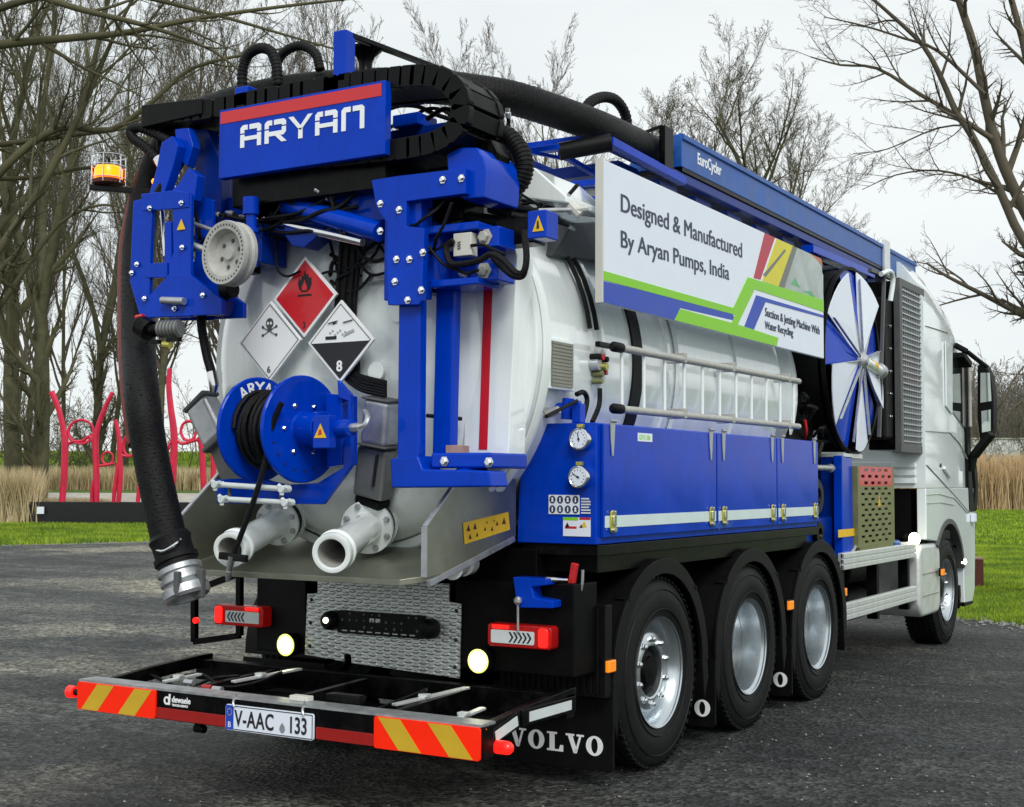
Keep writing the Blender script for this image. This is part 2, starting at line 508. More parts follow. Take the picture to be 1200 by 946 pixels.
# ---------------------------------------------------------------- the ground
FH = Vector((math.sin(YAW), math.cos(YAW), 0))
RH = Vector((math.cos(YAW), -math.sin(YAW), 0))
CAM0 = Vector((4.36156, -6.83961, 0))
def smooth(a, b, x):
    t = min(1, max(0, (x-a)/(b-a)))
    return t*t*(3-2*t)
def ground_h(s, d):
    """terrain height: s metres right of the lot's long view axis, d metres along it"""
    m = smooth(0.10, 0.20, -s/max(d, 1)) if d > 20 else 0
    z = m*(0.45*smooth(49, 51, d)+0.65*smooth(52, 57, d)+2.6*smooth(85, 112, d))
    return z
def ground_mat(name, kind):
    m = bpy.data.materials.new(name)
    m.use_nodes = True
    n, l = m.node_tree.nodes, m.node_tree.links
    b = n['Principled BSDF']
    g = n.new('ShaderNodeNewGeometry')
    def noise(sc, det=6, ro=0.6, vec=None):
        z = n.new('ShaderNodeTexNoise')
        z.inputs['Scale'].default_value = sc
        z.inputs['Detail'].default_value = det
        z.inputs['Roughness'].default_value = ro
        l.new(vec or g.outputs['Position'], z.inputs['Vector'])
        return z.outputs['Fac']
    def rampf(f, p0, p1, c0, c1):
        r = n.new('ShaderNodeValToRGB')
        e = r.color_ramp.elements
        e[0].position, e[1].position = p0, p1
        e[0].color, e[1].color = (*c0, 1), (*c1, 1)
        l.new(f, r.inputs['Fac'])
        return r.outputs['Color']
    def mixc(f, a, c, mode='MIX'):
        x = n.new('ShaderNodeMix')
        x.data_type = 'RGBA'
        x.blend_type = mode
        if isinstance(f, float): x.inputs['Factor'].default_value = f
        else: l.new(f, x.inputs['Factor'])
        l.new(a, x.inputs['A'])
        if isinstance(c, tuple): x.inputs['B'].default_value = (*c, 1)
        else: l.new(c, x.inputs['B'])
        return x.outputs['Result']
    if kind == 'asphalt':
        base = rampf(noise(0.45, 7, 0.62), 0.3, 0.72, (0.026, 0.030, 0.032), (0.082, 0.089, 0.090))
        # long tyre-swept streaks of pale grit
        mp_ = n.new('ShaderNodeMapping')
        mp_.inputs['Rotation'].default_value = (0, 0, R_(-58))
        mp_.inputs['Scale'].default_value = (0.22, 0.75, 1)
        l.new(g.outputs['Position'], mp_.inputs['Vector'])
        st = rampf(noise(0.9, 7, 0.66, mp_.outputs['Vector']), 0.47, 0.64, (0, 0, 0), (1, 1, 1))
        base = mixc(st, base, (0.125, 0.128, 0.118))
        pat = rampf(noise(0.23, 5, 0.6), 0.54, 0.66, (0, 0, 0), (0.85, 0.85, 0.85))
        base = mixc(pat, base, (0.29, 0.275, 0.22))
        wet = rampf(noise(0.6, 6, 0.7), 0.52, 0.68, (1, 1, 1), (0.5, 0.5, 0.52))
        base = mixc(1.0, base, wet, 'MULTIPLY')
        # the lot is darker towards the camera and truck, lighter towards the far left
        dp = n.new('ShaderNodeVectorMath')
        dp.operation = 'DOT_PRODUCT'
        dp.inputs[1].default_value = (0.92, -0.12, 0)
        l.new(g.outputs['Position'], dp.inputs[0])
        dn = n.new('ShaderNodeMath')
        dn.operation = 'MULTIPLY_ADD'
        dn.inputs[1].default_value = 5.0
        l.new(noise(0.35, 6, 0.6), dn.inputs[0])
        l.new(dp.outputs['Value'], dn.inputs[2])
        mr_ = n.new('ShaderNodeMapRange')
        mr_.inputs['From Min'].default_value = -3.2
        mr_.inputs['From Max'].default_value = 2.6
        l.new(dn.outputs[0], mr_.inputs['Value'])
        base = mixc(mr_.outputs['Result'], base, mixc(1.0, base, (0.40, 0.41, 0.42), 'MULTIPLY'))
        vo = n.new('ShaderNodeTexVoronoi')
        vo.inputs['Scale'].default_value = 36
        l.new(g.outputs['Position'], vo.inputs['Vector'])
        sp = n.new('ShaderNodeSeparateColor')
        l.new(vo.outputs['Color'], sp.inputs['Color'])
        agg = rampf(sp.outputs['Red'], 0.1, 0.95, (0.12, 0.12, 0.13), (2.8, 2.8, 2.7))
        base = mixc(0.8, base, agg, 'MULTIPLY')
        fine_ = rampf(noise(6, 9, 0.8), 0.38, 0.62, (0.40, 0.40, 0.41), (1.6, 1.6, 1.57))
        base = mixc(0.9, base, fine_, 'MULTIPLY')
        b.inputs['Roughness'].default_value = 0.62
        b.inputs['Specular IOR Level'].default_value = 0.4
        ad = n.new('ShaderNodeMath')
        ad.operation = 'ADD'
        l.new(vo.outputs['Distance'], ad.inputs[0])
        l.new(noise(11, 9, 0.8), ad.inputs[1])
        bp = n.new('ShaderNodeBump')
        bp.inputs['Strength'].default_value = 1.0
        bp.inputs['Distance'].default_value = 0.035
        l.new(ad.outputs[0], bp.inputs['Height'])
        l.new(bp.outputs['Normal'], b.inputs['Normal'])
    elif kind == 'soil':
        base = rampf(noise(0.35, 7, 0.65), 0.35, 0.68, (0.055, 0.115, 0.012), (0.115, 0.20, 0.022))
        base = mixc(rampf(noise(2.2, 6, 0.7), 0.55, 0.7, (0, 0, 0), (0.6, 0.6, 0.6)), base, (0.10, 0.095, 0.045))
        b.inputs['Roughness'].default_value = 0.9
        bp = n.new('ShaderNodeBump')
        bp.inputs['Strength'].default_value = 0.8
        bp.inputs['Distance'].default_value = 0.05
        l.new(noise(20, 5), bp.inputs['Height'])
        l.new(bp.outputs['Normal'], b.inputs['Normal'])
    else:
        base = rampf(noise(0.7, 7, 0.65), 0.3, 0.7, (0.33, 0.30, 0.26), (0.55, 0.52, 0.47))
        b.inputs['Roughness'].default_value = 0.9
    l.new(base, b.inputs['Base Color'])
    return m
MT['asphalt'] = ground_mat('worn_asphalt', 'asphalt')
MT['soil'] = ground_mat('meadow_turf', 'soil')
MT['path'] = ground_mat('pale_path', 'path')

ds = [-60, -30, -10, 0, 8, 14, 20, 26, 32, 38, 43, 46, 48, 49, 49.5, 50, 50.5, 51, 52, 53, 54, 55, 56, 57, 60, 66, 75, 85, 90, 95, 100, 105, 112, 130, 170, 240, 400, 700, 1400, 2600]
tb = MB()
NS = 61
for d in ds:
    for k in range(NS):
        t = (k/(NS-1)-0.5)*2
        s = (t*0.55+t**3*1.6)*max(d, 40)
        p = CAM0+FH*d+RH*s
        tb.v.append((p.x, p.y, -0.006+ground_h(s, d)))
for i in range(len(ds)-1):
    for k in range(NS-1):
        a = i*NS+k
        tb.f.append((a, a+1, a+NS+1, a+NS))
        tb.m.append(0)
tag(tb.build('grass_ground', 'soil', ang=60), kind='structure')

# gravel-and-asphalt lot with an uneven edge against the grass
edge = [(-60, -60), (-40, -20), (-29, -2), (-23.5, 8), (-22, 14), (-21.2, 16), (-20.6, 17.6), (-19, 19.5), (-15, 18.5), (-9, 15), (-4, 12.2), (0.2, 9.5), (1.6, 8.85), (5, 7.6), (14, 4.6), (40, -4), (60, -60)]
random.seed(5)
pe = []
for i in range(len(edge)-1):
    a, b2 = Vector(edge[i]), Vector(edge[i+1])
    k = max(1, int((b2-a).length/0.25)) if 3 <= i <= 14 else 4
    for j in range(k):
        q = a+(b2-a)*(j/k)
        w = 0.10 if 3 <= i <= 14 else 0
        pe.append((q.x+random.uniform(-w, w), q.y+random.uniform(-w, w)))
pe.append(edge[-1])
me = MB()
me.add([(x, y, 0.0) for x, y in pe], [tuple(range(len(pe)))])
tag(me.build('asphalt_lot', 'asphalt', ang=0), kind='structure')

# pale path on the bank behind the sculpture
pb = MB()
for k in range(41):
    s = -34+k*0.62
    for d in (51.0, 53.2, 55.4):
        p = CAM0+FH*d+RH*s
        pb.v.append((p.x, p.y, ground_h(s, d)+0.05))
for k in range(40):
    for j in range(2):
        a = k*3+j
        pb.f.append((a, a+1, a+4, a+3))
        pb.m.append(0)
tag(pb.build('pale_path', 'path', ang=60), kind='structure')

# ---------------------------------------------------------------- grass, reeds, loose stones
def blade_mat(name, c0, c1, sc):
    m = bpy.data.materials.new(name)
    m.use_nodes = True
    n, l = m.node_tree.nodes, m.node_tree.links
    b = n['Principled BSDF']
    g = n.new('ShaderNodeNewGeometry')
    z = n.new('ShaderNodeTexNoise')
    z.inputs['Scale'].default_value = sc
    z.inputs['Detail'].default_value = 5
    l.new(g.outputs['Position'], z.inputs['Vector'])
    ad = n.new('ShaderNodeMath')
    ad.operation = 'MULTIPLY_ADD'
    ad.inputs[1].default_value = 0.35
    l.new(g.outputs['Random Per Island'], ad.inputs[0])
    ad2 = n.new('ShaderNodeMath')
    ad2.operation = 'SUBTRACT'
    ad2.inputs[1].default_value = 0.17
    l.new(z.outputs['Fac'], ad2.inputs[0])
    l.new(ad2.outputs[0], ad.inputs[2])
    r = n.new('ShaderNodeValToRGB')
    e = r.color_ramp.elements
    e[0].position, e[1].position = 0.3, 0.7
    e[0].color, e[1].color = (*c0, 1), (*c1, 1)
    l.new(ad.outputs[0], r.inputs['Fac'])
    l.new(r.outputs['Color'], b.inputs['Base Color'])
    b.inputs['Roughness'].default_value = 0.6
    return m
MT['grass'] = blade_mat('grass_blades', (0.065, 0.15, 0.004), (0.33, 0.45, 0.018), 0.9)
MT['reed'] = blade_mat('dry_reed', (0.30, 0.23, 0.11), (0.68, 0.56, 0.33), 0.5)
MT['reedpink'] = blade_mat('dry_reed_far', (0.38, 0.27, 0.14), (0.72, 0.53, 0.30), 0.3)

def inside_lot(P):
    x, y = P[:, 0], P[:, 1]
    r = np.zeros(len(P), bool)
    n = len(edge)
    for i in range(n):
        x0, y0 = edge[i]
        x1, y1 = edge[(i+1) % n]
        if y0 == y1: continue
        c = ((y0 > y) != (y1 > y)) & (x < (x1-x0)*(y-y0)/(y1-y0)+x0)
        r ^= c
    return r
def blades(name, mtl, N, s_over_d, dr, h, w, seed, label, cat, s_abs=None, dpow=1.0, lot=True):
    g = np.random.default_rng(seed)
    d = dr[0]+(dr[1]-dr[0])*g.random(N)**dpow
    s = (s_over_d[0]+(s_over_d[1]-s_over_d[0])*g.random(N))*d if s_abs is None else s_abs[0]+(s_abs[1]-s_abs[0])*g.random(N)
    fh, rh = np.array(FH)[:2], np.array(RH)[:2]
    P = np.array(CAM0)[:2]+d[:, None]*fh+s[:, None]*rh
    if lot:
        k = ~inside_lot(P)
        P, d, s = P[k], d[k], s[k]
    N = len(P)
    z = np.array([ground_h(a, b_) for a, b_ in zip(s, d)])-0.01
    hh = h[0]+(h[1]-h[0])*g.random(N)
    ww = w*(0.6+0.8*g.random(N))
    an = g.random(N)*PI
    ax = np.stack([np.cos(an), np.sin(an)], 1)*ww[:, None]/2
    ln = g.normal(0, 0.16, (N, 2))*hh[:, None]
    V = np.zeros((N, 5, 3))
    V[:, 0, :2] = P-ax
    V[:, 1, :2] = P+ax
    V[:, 2, :2] = P+ax*0.7+ln*0.4
    V[:, 3, :2] = P-ax*0.7+ln*0.4
    V[:, 4, :2] = P+ln
    V[:, 0, 2] = V[:, 1, 2] = z
    V[:, 2, 2] = V[:, 3, 2] = z+hh*0.55
    V[:, 4, 2] = z+hh
    me_ = bpy.data.meshes.new(name)
    me_.vertices.add(N*5)
    me_.vertices.foreach_set('co', V.reshape(-1))
    base = np.arange(N)*5
    L = np.concatenate([np.stack([base, base+1, base+2, base+3], 1), np.stack([base+3, base+2, base+4], 1)], 1).reshape(-1)
    me_.loops.add(len(L))
    me_.loops.foreach_set('vertex_index', L)
    me_.polygons.add(N*2)
    st = np.stack([np.arange(N)*7, np.arange(N)*7+4], 1).reshape(-1)
    me_.polygons.foreach_set('loop_start', st)
    me_.update(calc_edges=True)
    me_.materials.append(MT[mtl])
    o = bpy.data.objects.new(name, me_)
    COL.objects.link(o)
    return tag(o, label, cat, kind='stuff')
blades('grass', 'grass', 210000, (0.30, 0.52), (12.5, 34), (0.03, 0.085), 0.012, 1, 'short bright green grass beyond the truck cab on the right', 'grass', dpow=1.15)
blades('grass', 'grass', 70000, (0.28, 0.55), (34, 77), (0.05, 0.13), 0.05, 2, 'distant green grass running up to the reeds on the right', 'grass')
blades('grass', 'grass', 110000, (-0.50, -0.16), (27, 49), (0.06, 0.16), 0.03, 3, 'narrow green grass verge in front of the black plinth', 'grass')
blades('reeds', 'reed', 26000, (-0.60, -0.352), (45.6, 49), (1.2, 2.1), 0.035, 4, 'dry straw coloured reeds left of the black plinth', 'reeds')
blades('reeds', 'reed', 16000, (-0.352, -0.30), (47.0, 49), (0.4, 0.95), 0.035, 41, 'short dry reeds just behind the black plinth', 'reeds')
blades('reeds', 'reed', 30000, (-0.60, -0.12), (57, 62), (0.5, 1.15), 0.04, 5, 'dry reeds on the bank behind the red sculpture', 'reeds')
blades('reeds', 'reedpink', 60000, (0.20, 0.55), (76, 86), (2.3, 3.5), 0.055, 6, 'tall tan reed bed beyond the grass on the right', 'reeds')
blades('dike_grass', 'grass', 40000, (-0.6, -0.1), (88, 112), (0.1, 0.3), 0.09, 8, 'green grass on the dike far behind the sculpture', 'grass')

st = MB()
random.seed(11)
MT['stone'] = mat('loose_stone', (0.20, 0.20, 0.19), 0.8, var=0.5, scale=0.6)
for k in range(2600):
    seg = random.choice([4, 5, 6, 11, 12, 12, 12, 13, 13])
    a, b2 = Vector(edge[seg]), Vector(edge[seg+1])
    q = a+(b2-a)*random.random()
    nrm = Vector((b2.y-a.y, a.x-b2.x)).normalized()
    q = q+nrm*(random.gauss(0.05, 0.22))
    r = random.uniform(0.008, 0.032)
    c = Vector((q.x, q.y, r*0.3))
    vs = [c+Vector((random.uniform(.6, 1.2)*r*x, random.uniform(.6, 1.2)*r*y, random.uniform(.5, .9)*r*z)) for x, y, z in ((1, 0, 0), (0, 1, 0), (-1, 0, 0), (0, -1, 0), (0, 0, 1))]
    st.add(vs, [(0, 1, 4), (1, 2, 4), (2, 3, 4), (3, 0, 4)])
for k in range(5200):
    q = CAM0+FH*(5+20*random.random()**1.5)+RH*random.uniform(-8, 6)
    r = random.uniform(0.003, 0.011)
    c = Vector((q.x, q.y, r*0.3))
    vs = [c+Vector((random.uniform(.6, 1.2)*r*x, random.uniform(.6, 1.2)*r*y, random.uniform(.5, .9)*r*z)) for x, y, z in ((1, 0, 0), (0, 1, 0), (-1, 0, 0), (0, -1, 0), (0, 0, 1))]
    st.add(vs, [(0, 1, 4), (1, 2, 4), (2, 3, 4), (3, 0, 4)])
tag(st.build('loose_gravel', 'stone', ang=0), 'loose grey stones scattered along the edge of the lot', 'gravel', kind='stuff')

# ---------------------------------------------------------------- trees
MT['bark'] = mat('olive_bark', (0.066, 0.064, 0.032), 0.9, var=0.5, scale=3, bump=0.9, bscale=22, dirt=0.5, dirtcol=(0.085, 0.095, 0.032))
MT['barkdark'] = mat('brown_bark', (0.085, 0.075, 0.055), 0.9, var=0.4, scale=3, bump=0.6, bscale=30)
MT['twig'] = mat('brown_twigs', (0.095, 0.080, 0.055), 0.9, var=0.35, scale=0.6)
MT['twigolive'] = mat('olive_twigs', (0.080, 0.074, 0.036), 0.9, var=0.4, scale=0.6)
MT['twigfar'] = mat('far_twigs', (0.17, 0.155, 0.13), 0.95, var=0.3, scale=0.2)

class Br:
    """grows tapering limbs and twigs as tubes; trunk wood and crown wood kept apart"""
    def __init__(s, seed, nchild, ratio, ang, up, wob, minr, sides=(10, 6, 4, 3, 3, 3)):
        s.g = random.Random(seed)
        s.nc, s.ra, s.an, s.up, s.wob, s.minr, s.sides = nchild, ratio, ang, up, wob, minr, sides
        s.t, s.c = MB(), MB()
    def poly(s, pts, rs, lvl):
        mb = s.t if lvl <= 0 else s.c
        n = s.sides[min(lvl, len(s.sides)-1)]
        base = len(mb.v)
        up = None
        m = len(pts)
        cs = [(math.cos(2*PI*k/n), math.sin(2*PI*k/n)) for k in range(n)]
        for i, p in enumerate(pts):
            d = pts[min(i+1, m-1)]-pts[max(i-1, 0)]
            if d.length < 1e-8: d = Vector((0, 0, 1))
            d.normalize()
            if up is None: up = Vector((0.3, 1, 0.1)) if abs(d.z) > 0.6 else Vector((0, 0, 1))
            a = d.cross(up).normalized()
            up = a.cross(d)
            r = rs[i]
            for c_, s_ in cs:
                mb.v.append((p.x+(a.x*c_+up.x*s_)*r, p.y+(a.y*c_+up.y*s_)*r, p.z+(a.z*c_+up.z*s_)*r))
        for i in range(m-1):
            q = base+i*n
            for k in range(n):
                k2 = (k+1) % n
                mb.f.append((q+k, q+k2, q+n+k2, q+n+k))
                mb.m.append(0)
    def kids(s, pts, rs, L, lvl, t0):
        if lvl >= len(s.nc): return
        g = s.g
        m = len(pts)-1
        k = s.nc[lvl]
        k = int(k*g.uniform(0.75, 1.25)+0.5)
        for j in range(k):
            t = t0+(1-t0)*((j+g.random())/k)
            x = min(t*m, m-1e-4)
            i = int(x)
            f = x-i
            p = pts[i].lerp(pts[i+1], f)
            r = rs[i]+(rs[i+1]-rs[i])*f
            d = (pts[i+1]-pts[i]).normalized()
            a = R_(g.uniform(*s.an[min(lvl, len(s.an)-1)]))
            ax = d.cross(Vector((g.gauss(0, 1), g.gauss(0, 1), g.gauss(0, 1)))).normalized()
            nd = (Matrix.Rotation(a, 3, ax)@d).normalized()
            LL = L*s.ra*g.uniform(0.7, 1.15)*(1.0-0.45*t)
            s.grow(p, nd, LL, min(r*0.62, max(s.minr, r*0.6)), lvl+1)
    def grow(s, p, d, L, r, lvl):
        g = s.g
        n = (9, 6, 5, 4, 3, 2)[min(lvl, 5)]
        pts, rs = [p.copy()], [r]
        d = d.copy()
        for i in range(n):
            d = d+Vector((g.gauss(0, s.wob), g.gauss(0, s.wob), g.gauss(0, s.wob)+s.up))
            d.normalize()
            p = p+d*(L/n)
            pts.append(p)
            rs.append(max(r*(1-(i+1)/n*0.88), s.minr*0.7))
        s.poly(pts, rs, lvl)
        s.kids(pts, rs, L, lvl, (0.22, 0.2, 0.15, 0.1)[min(lvl, 3)])
    def limb(s, pts, r0_, r1_, lvl, L=None, k=3):
        P = catmull(pts, k)
        rs = [r0_+(r1_-r0_)*i/(len(P)-1) for i in range(len(P))]
        s.poly(P, rs, lvl)
        LL = sum((P[i+1]-P[i]).length for i in range(len(P)-1))
        s.kids(P, rs, L or LL, max(lvl, 0), 0.12)

def tree_thing(br, loc, label, group, tm, cm, name='bare_tree'):
    e = empty(name, loc, label, 'tree', group)
    for nm, mb, mm in (('trunk', br.t, tm), ('crown', br.c, cm)):
        if not mb.f: continue
        me_ = bpy.data.meshes.new(nm)
        me_.from_pydata(mb.v, [], mb.f)
        me_.materials.append(MT[mm])
        me_.polygons.foreach_set('use_smooth', [True]*len(me_.polygons))
        o = bpy.data.objects.new(nm, me_)
        COL.objects.link(o)
        o.parent = e
    return e
def copy_tree(src, loc, rz, sc, label):
    e = src.copy()
    COL.objects.link(e)
    for ch in src.children:
        c = ch.copy()
        COL.objects.link(c)
        c.parent = e
    e.location = loc
    e.rotation_euler = (0, 0, rz)
    e.scale = (sc[0], sc[0], sc[1])
    e['label'] = label
    return e

# prototypes, each standing at its own origin
def proto(seed, kind):
    if kind == 'poplar':     # upright and brushy
        b = Br(seed, (26, 11, 8, 5), 0.43, ((22, 44), (20, 40), (18, 45), (20, 50)), 0.07, 0.06, 0.008)
        b.grow(Vector((0, 0, -0.2)), Vector((0, 0, 1)), 18, 0.20, 0)
    elif kind == 'fork':     # trunk that divides low down
        b = Br(seed, (12, 10, 7, 5), 0.44, ((22, 46), (25, 50), (25, 55), (25, 60)), 0.06, 0.07, 0.008)
        b.limb([Vector((0, 0, -0.2)), Vector((0.1, 0, 3)), Vector((0, 0.1, 6))], 0.29, 0.22, 0, L=6)
        for a, t in ((0.3, 0.30), (2.5, 0.34), (4.3, 0.22)):
            b.grow(Vector((0, 0.1, 5.6)), Vector((math.sin(t)*math.cos(a), math.sin(t)*math.sin(a), math.cos(t))), 14, 0.17, 0)
    else:                    # broad, big boughs
        b = Br(seed, (17, 11, 8, 5), 0.46, ((35, 65), (28, 55), (25, 55), (25, 60)), 0.05, 0.08, 0.009)
        b.grow(Vector((0, 0, -0.2)), Vector((0, 0, 1)), 19, 0.45, 0)
    return b

LEFTG, MIDG = 'bare trees in the wood on the left', 'bare upright trees in a row behind the truck'
P_DATA = [('poplar', 3), ('poplar', 8), ('fork', 5), ('broad', 12), ('fork', 21)]
# base point pixel-free positions: (metres along view axis, metres to its right)
def stand(d, s):
    p = CAM0+FH*d+RH*s
    return (p.x, p.y, ground_h(s, d))
spots = [   # proto, depth, sideways, width scale, height scale, rotation, label
    (3, 52, -19.2, 0.85, 1.25, 0.3, 'thick mossy trunk at the left edge, standing in the reeds', LEFTG),
    (4, 50, -17.6, 1.1, 1.3, 1.9, 'wide dark trunk next to the leftmost one, dividing high up', LEFTG),
    (2, 63, -19.4, 0.8, 1.15, 4.0, 'forked tree standing behind the left red figure of the sculpture', LEFTG),
    (0, 74, -19.2, 0.9, 1.15, 2.0, 'slim straight tree seen behind the hanging suction hose', LEFTG),
    (0, 68, -14.2, 1.1, 1.2, 0.9, 'slim tree rising behind the blue crane frame', LEFTG),
    (1, 66, -10.8, 1.1, 1.28, 2.6, 'upright tree rising behind the blue name sign', LEFTG),
    (0, 70, -7.6, 1.2, 1.34, 4.1, 'upright tree behind the short blue mast above the sign', MIDG),
    (1, 64, -2.2, 1.1, 1.24, 1.1, 'upright brushy tree whose top touches the frame above the cable chain', MIDG),
    (0, 78, -0.2, 1.1, 1.24, 2.9, 'tall tree just right of the cable chain, behind the thick black hose', MIDG),
    (1, 80, 3.2, 1.15, 1.30, 3.6, 'upright tree whose tip stands above the middle of the thick black hose', MIDG),
    (2, 68, 4.6, 1.2, 0.98, 2.2, 'tree standing behind the upper left corner of the banner', MIDG),
    (1, 66, 7.2, 1.15, 1.06, 0.4, 'brushy tree behind the near end of the blue boom', MIDG),
    (0, 72, 9.6, 1.2, 1.12, 5.4, 'tall brushy tree right of the arched hose on the boom', MIDG),
    (3, 60, 11.2, 0.98, 0.96, 2.8, 'wide spreading tree behind the middle of the blue boom', MIDG),
    (0, 76, 15.4, 1.2, 1.04, 5.0, 'brushy tree behind the far end of the blue boom', MIDG),
    (2, 84, 20.5, 1.0, 0.80, 1.4, 'lower tree beyond the cab roof', MIDG),
    (3, 96, 24.5, 0.8, 0.72, 3.9, 'small spreading tree beyond the cab mirror', MIDG),
    (1, 82, -27.5, 0.8, 1.3, 4.4, 'slim tree deep in the wood between the two thick trunks', LEFTG),
    (0, 86, -22.8, 0.9, 1.3, 3.4, 'slim tree deep in the wood under the amber beacon', LEFTG),
    (1, 74, -22.2, 0.8, 1.25, 5.4, 'slim tree just right of the wide dark trunk', LEFTG),
    (0, 68, -24.6, 0.9, 1.3, 0.7, 'slim twiggy tree just right of the leftmost trunks', LEFTG),
    (1, 78, -16.0, 1.0, 1.35, 2.2, 'slim twiggy tree behind the hanging hose', LEFTG),
    (0, 92, -34.0, 1.0, 1.35, 1.2, 'slim twiggy tree far back behind the leftmost trunk', LEFTG),
    (0, 58, -15.2, 1.0, 1.22, 1.3, 'slim tree between the forked tree and the hanging hose', LEFTG),
    (0, 90, -26.0, 1.4, 1.35, 0.6, 'slim tree furthest back in the wood on the left', LEFTG),
]
protos = {}
for (pi, d, s, w, h, rz, lab, grp) in spots:
    if pi not in protos:
        kind, seed = P_DATA[pi]
        cmat = 'twigolive' if kind != 'poplar' else 'twig'
        e = tree_thing(proto(seed, kind), stand(d, s), lab, grp, 'bark', cmat)
        e.rotation_euler = (0, 0, rz)
        e.scale = (w, w, h)
        protos[pi] = e
    else:
        e = copy_tree(protos[pi], stand(d, s), rz, (w, h), lab)
        e['group'] = grp

# near mossy tree whose boughs cross the upper left
b = Br(31, (9, 9, 7, 4), 0.36, ((30, 60), (28, 55), (25, 60), (25, 65)), 0.03, 0.10, 0.007)
b.limb([Vector(p) for p in [(-23.04, 13.03, 0.40), (-22.88, 12.94, 3.16), (-22.30, 13.09, 6.11), (-21.88, 13.14, 9.07), (-21.99, 12.92, 11.43), (-22.44, 12.49, 13.79)]], 0.42, 0.24, 0, L=12)
for pts, ra, rb in (
    ([(-21.27, 12.20, 11.15), (-20.32, 12.76, 11.31), (-19.17, 13.44, 11.43), (-18.18, 14.02, 11.55), (-16.86, 14.79, 11.86), (-15.21, 15.76, 12.14), (-13.24, 16.92, 12.41)], 0.115, 0.022),
    ([(-21.99, 13.14, 8.08), (-21.21, 13.55, 9.03), (-20.34, 14.02, 9.67), (-19.33, 14.63, 9.63), (-18.46, 15.10, 10.31), (-17.68, 15.52, 11.06), (-16.40, 16.26, 11.42), (-15.04, 17.06, 11.63)], 0.105, 0.02),
    ([(-21.79, 12.83, 5.85), (-20.83, 13.30, 7.36), (-20.14, 13.63, 8.57), (-19.43, 13.95, 10.12), (-18.89, 14.18, 11.48), (-18.28, 14.46, 12.84)], 0.11, 0.03),
    ([(-22.30, 13.45, 9.35), (-21.44, 13.96, 9.48), (-20.40, 14.57, 9.64), (-19.36, 15.18, 9.81), (-18.67, 15.57, 10.17)], 0.08, 0.02),
    ([(-21.12, 12.24, 11.88), (-19.96, 12.90, 12.30), (-18.65, 13.68, 12.50), (-16.69, 14.88, 12.01), (-15.23, 15.79, 11.53), (-13.77, 16.70, 11.04)], 0.09, 0.014),
    ([(-22.83, 13.76, 8.70), (-21.69, 14.44, 8.75), (-20.46, 15.16, 9.00), (-19.77, 15.60, 8.64), (-19.10, 16.07, 7.66), (-18.70, 16.40, 6.28)], 0.065, 0.012),
    ([(-22.34, 13.18, 4.34), (-21.28, 13.70, 6.12), (-20.40, 14.13, 7.46), (-19.54, 14.62, 7.90), (-18.87, 15.03, 7.71)], 0.075, 0.012),
    ([(-20.25, 11.56, 12.46), (-18.37, 12.73, 11.73), (-17.11, 13.51, 11.37), (-15.85, 14.29, 10.82), (-14.93, 14.91, 9.90)], 0.09, 0.015)):
    b.limb([Vector(p) for p in pts], ra, rb, 1, L=9)
ox = (-23.04, 13.03, 0.40)
e = tree_thing(b, (0, 0, 0), 'near mossy tree whose long boughs cross the upper left corner', None, 'bark', 'twigolive')
for ch in e.children:
    ch.data.transform(Matrix.Translation((-ox[0], -ox[1], 0)))
e.location = (ox[0], ox[1], 0)

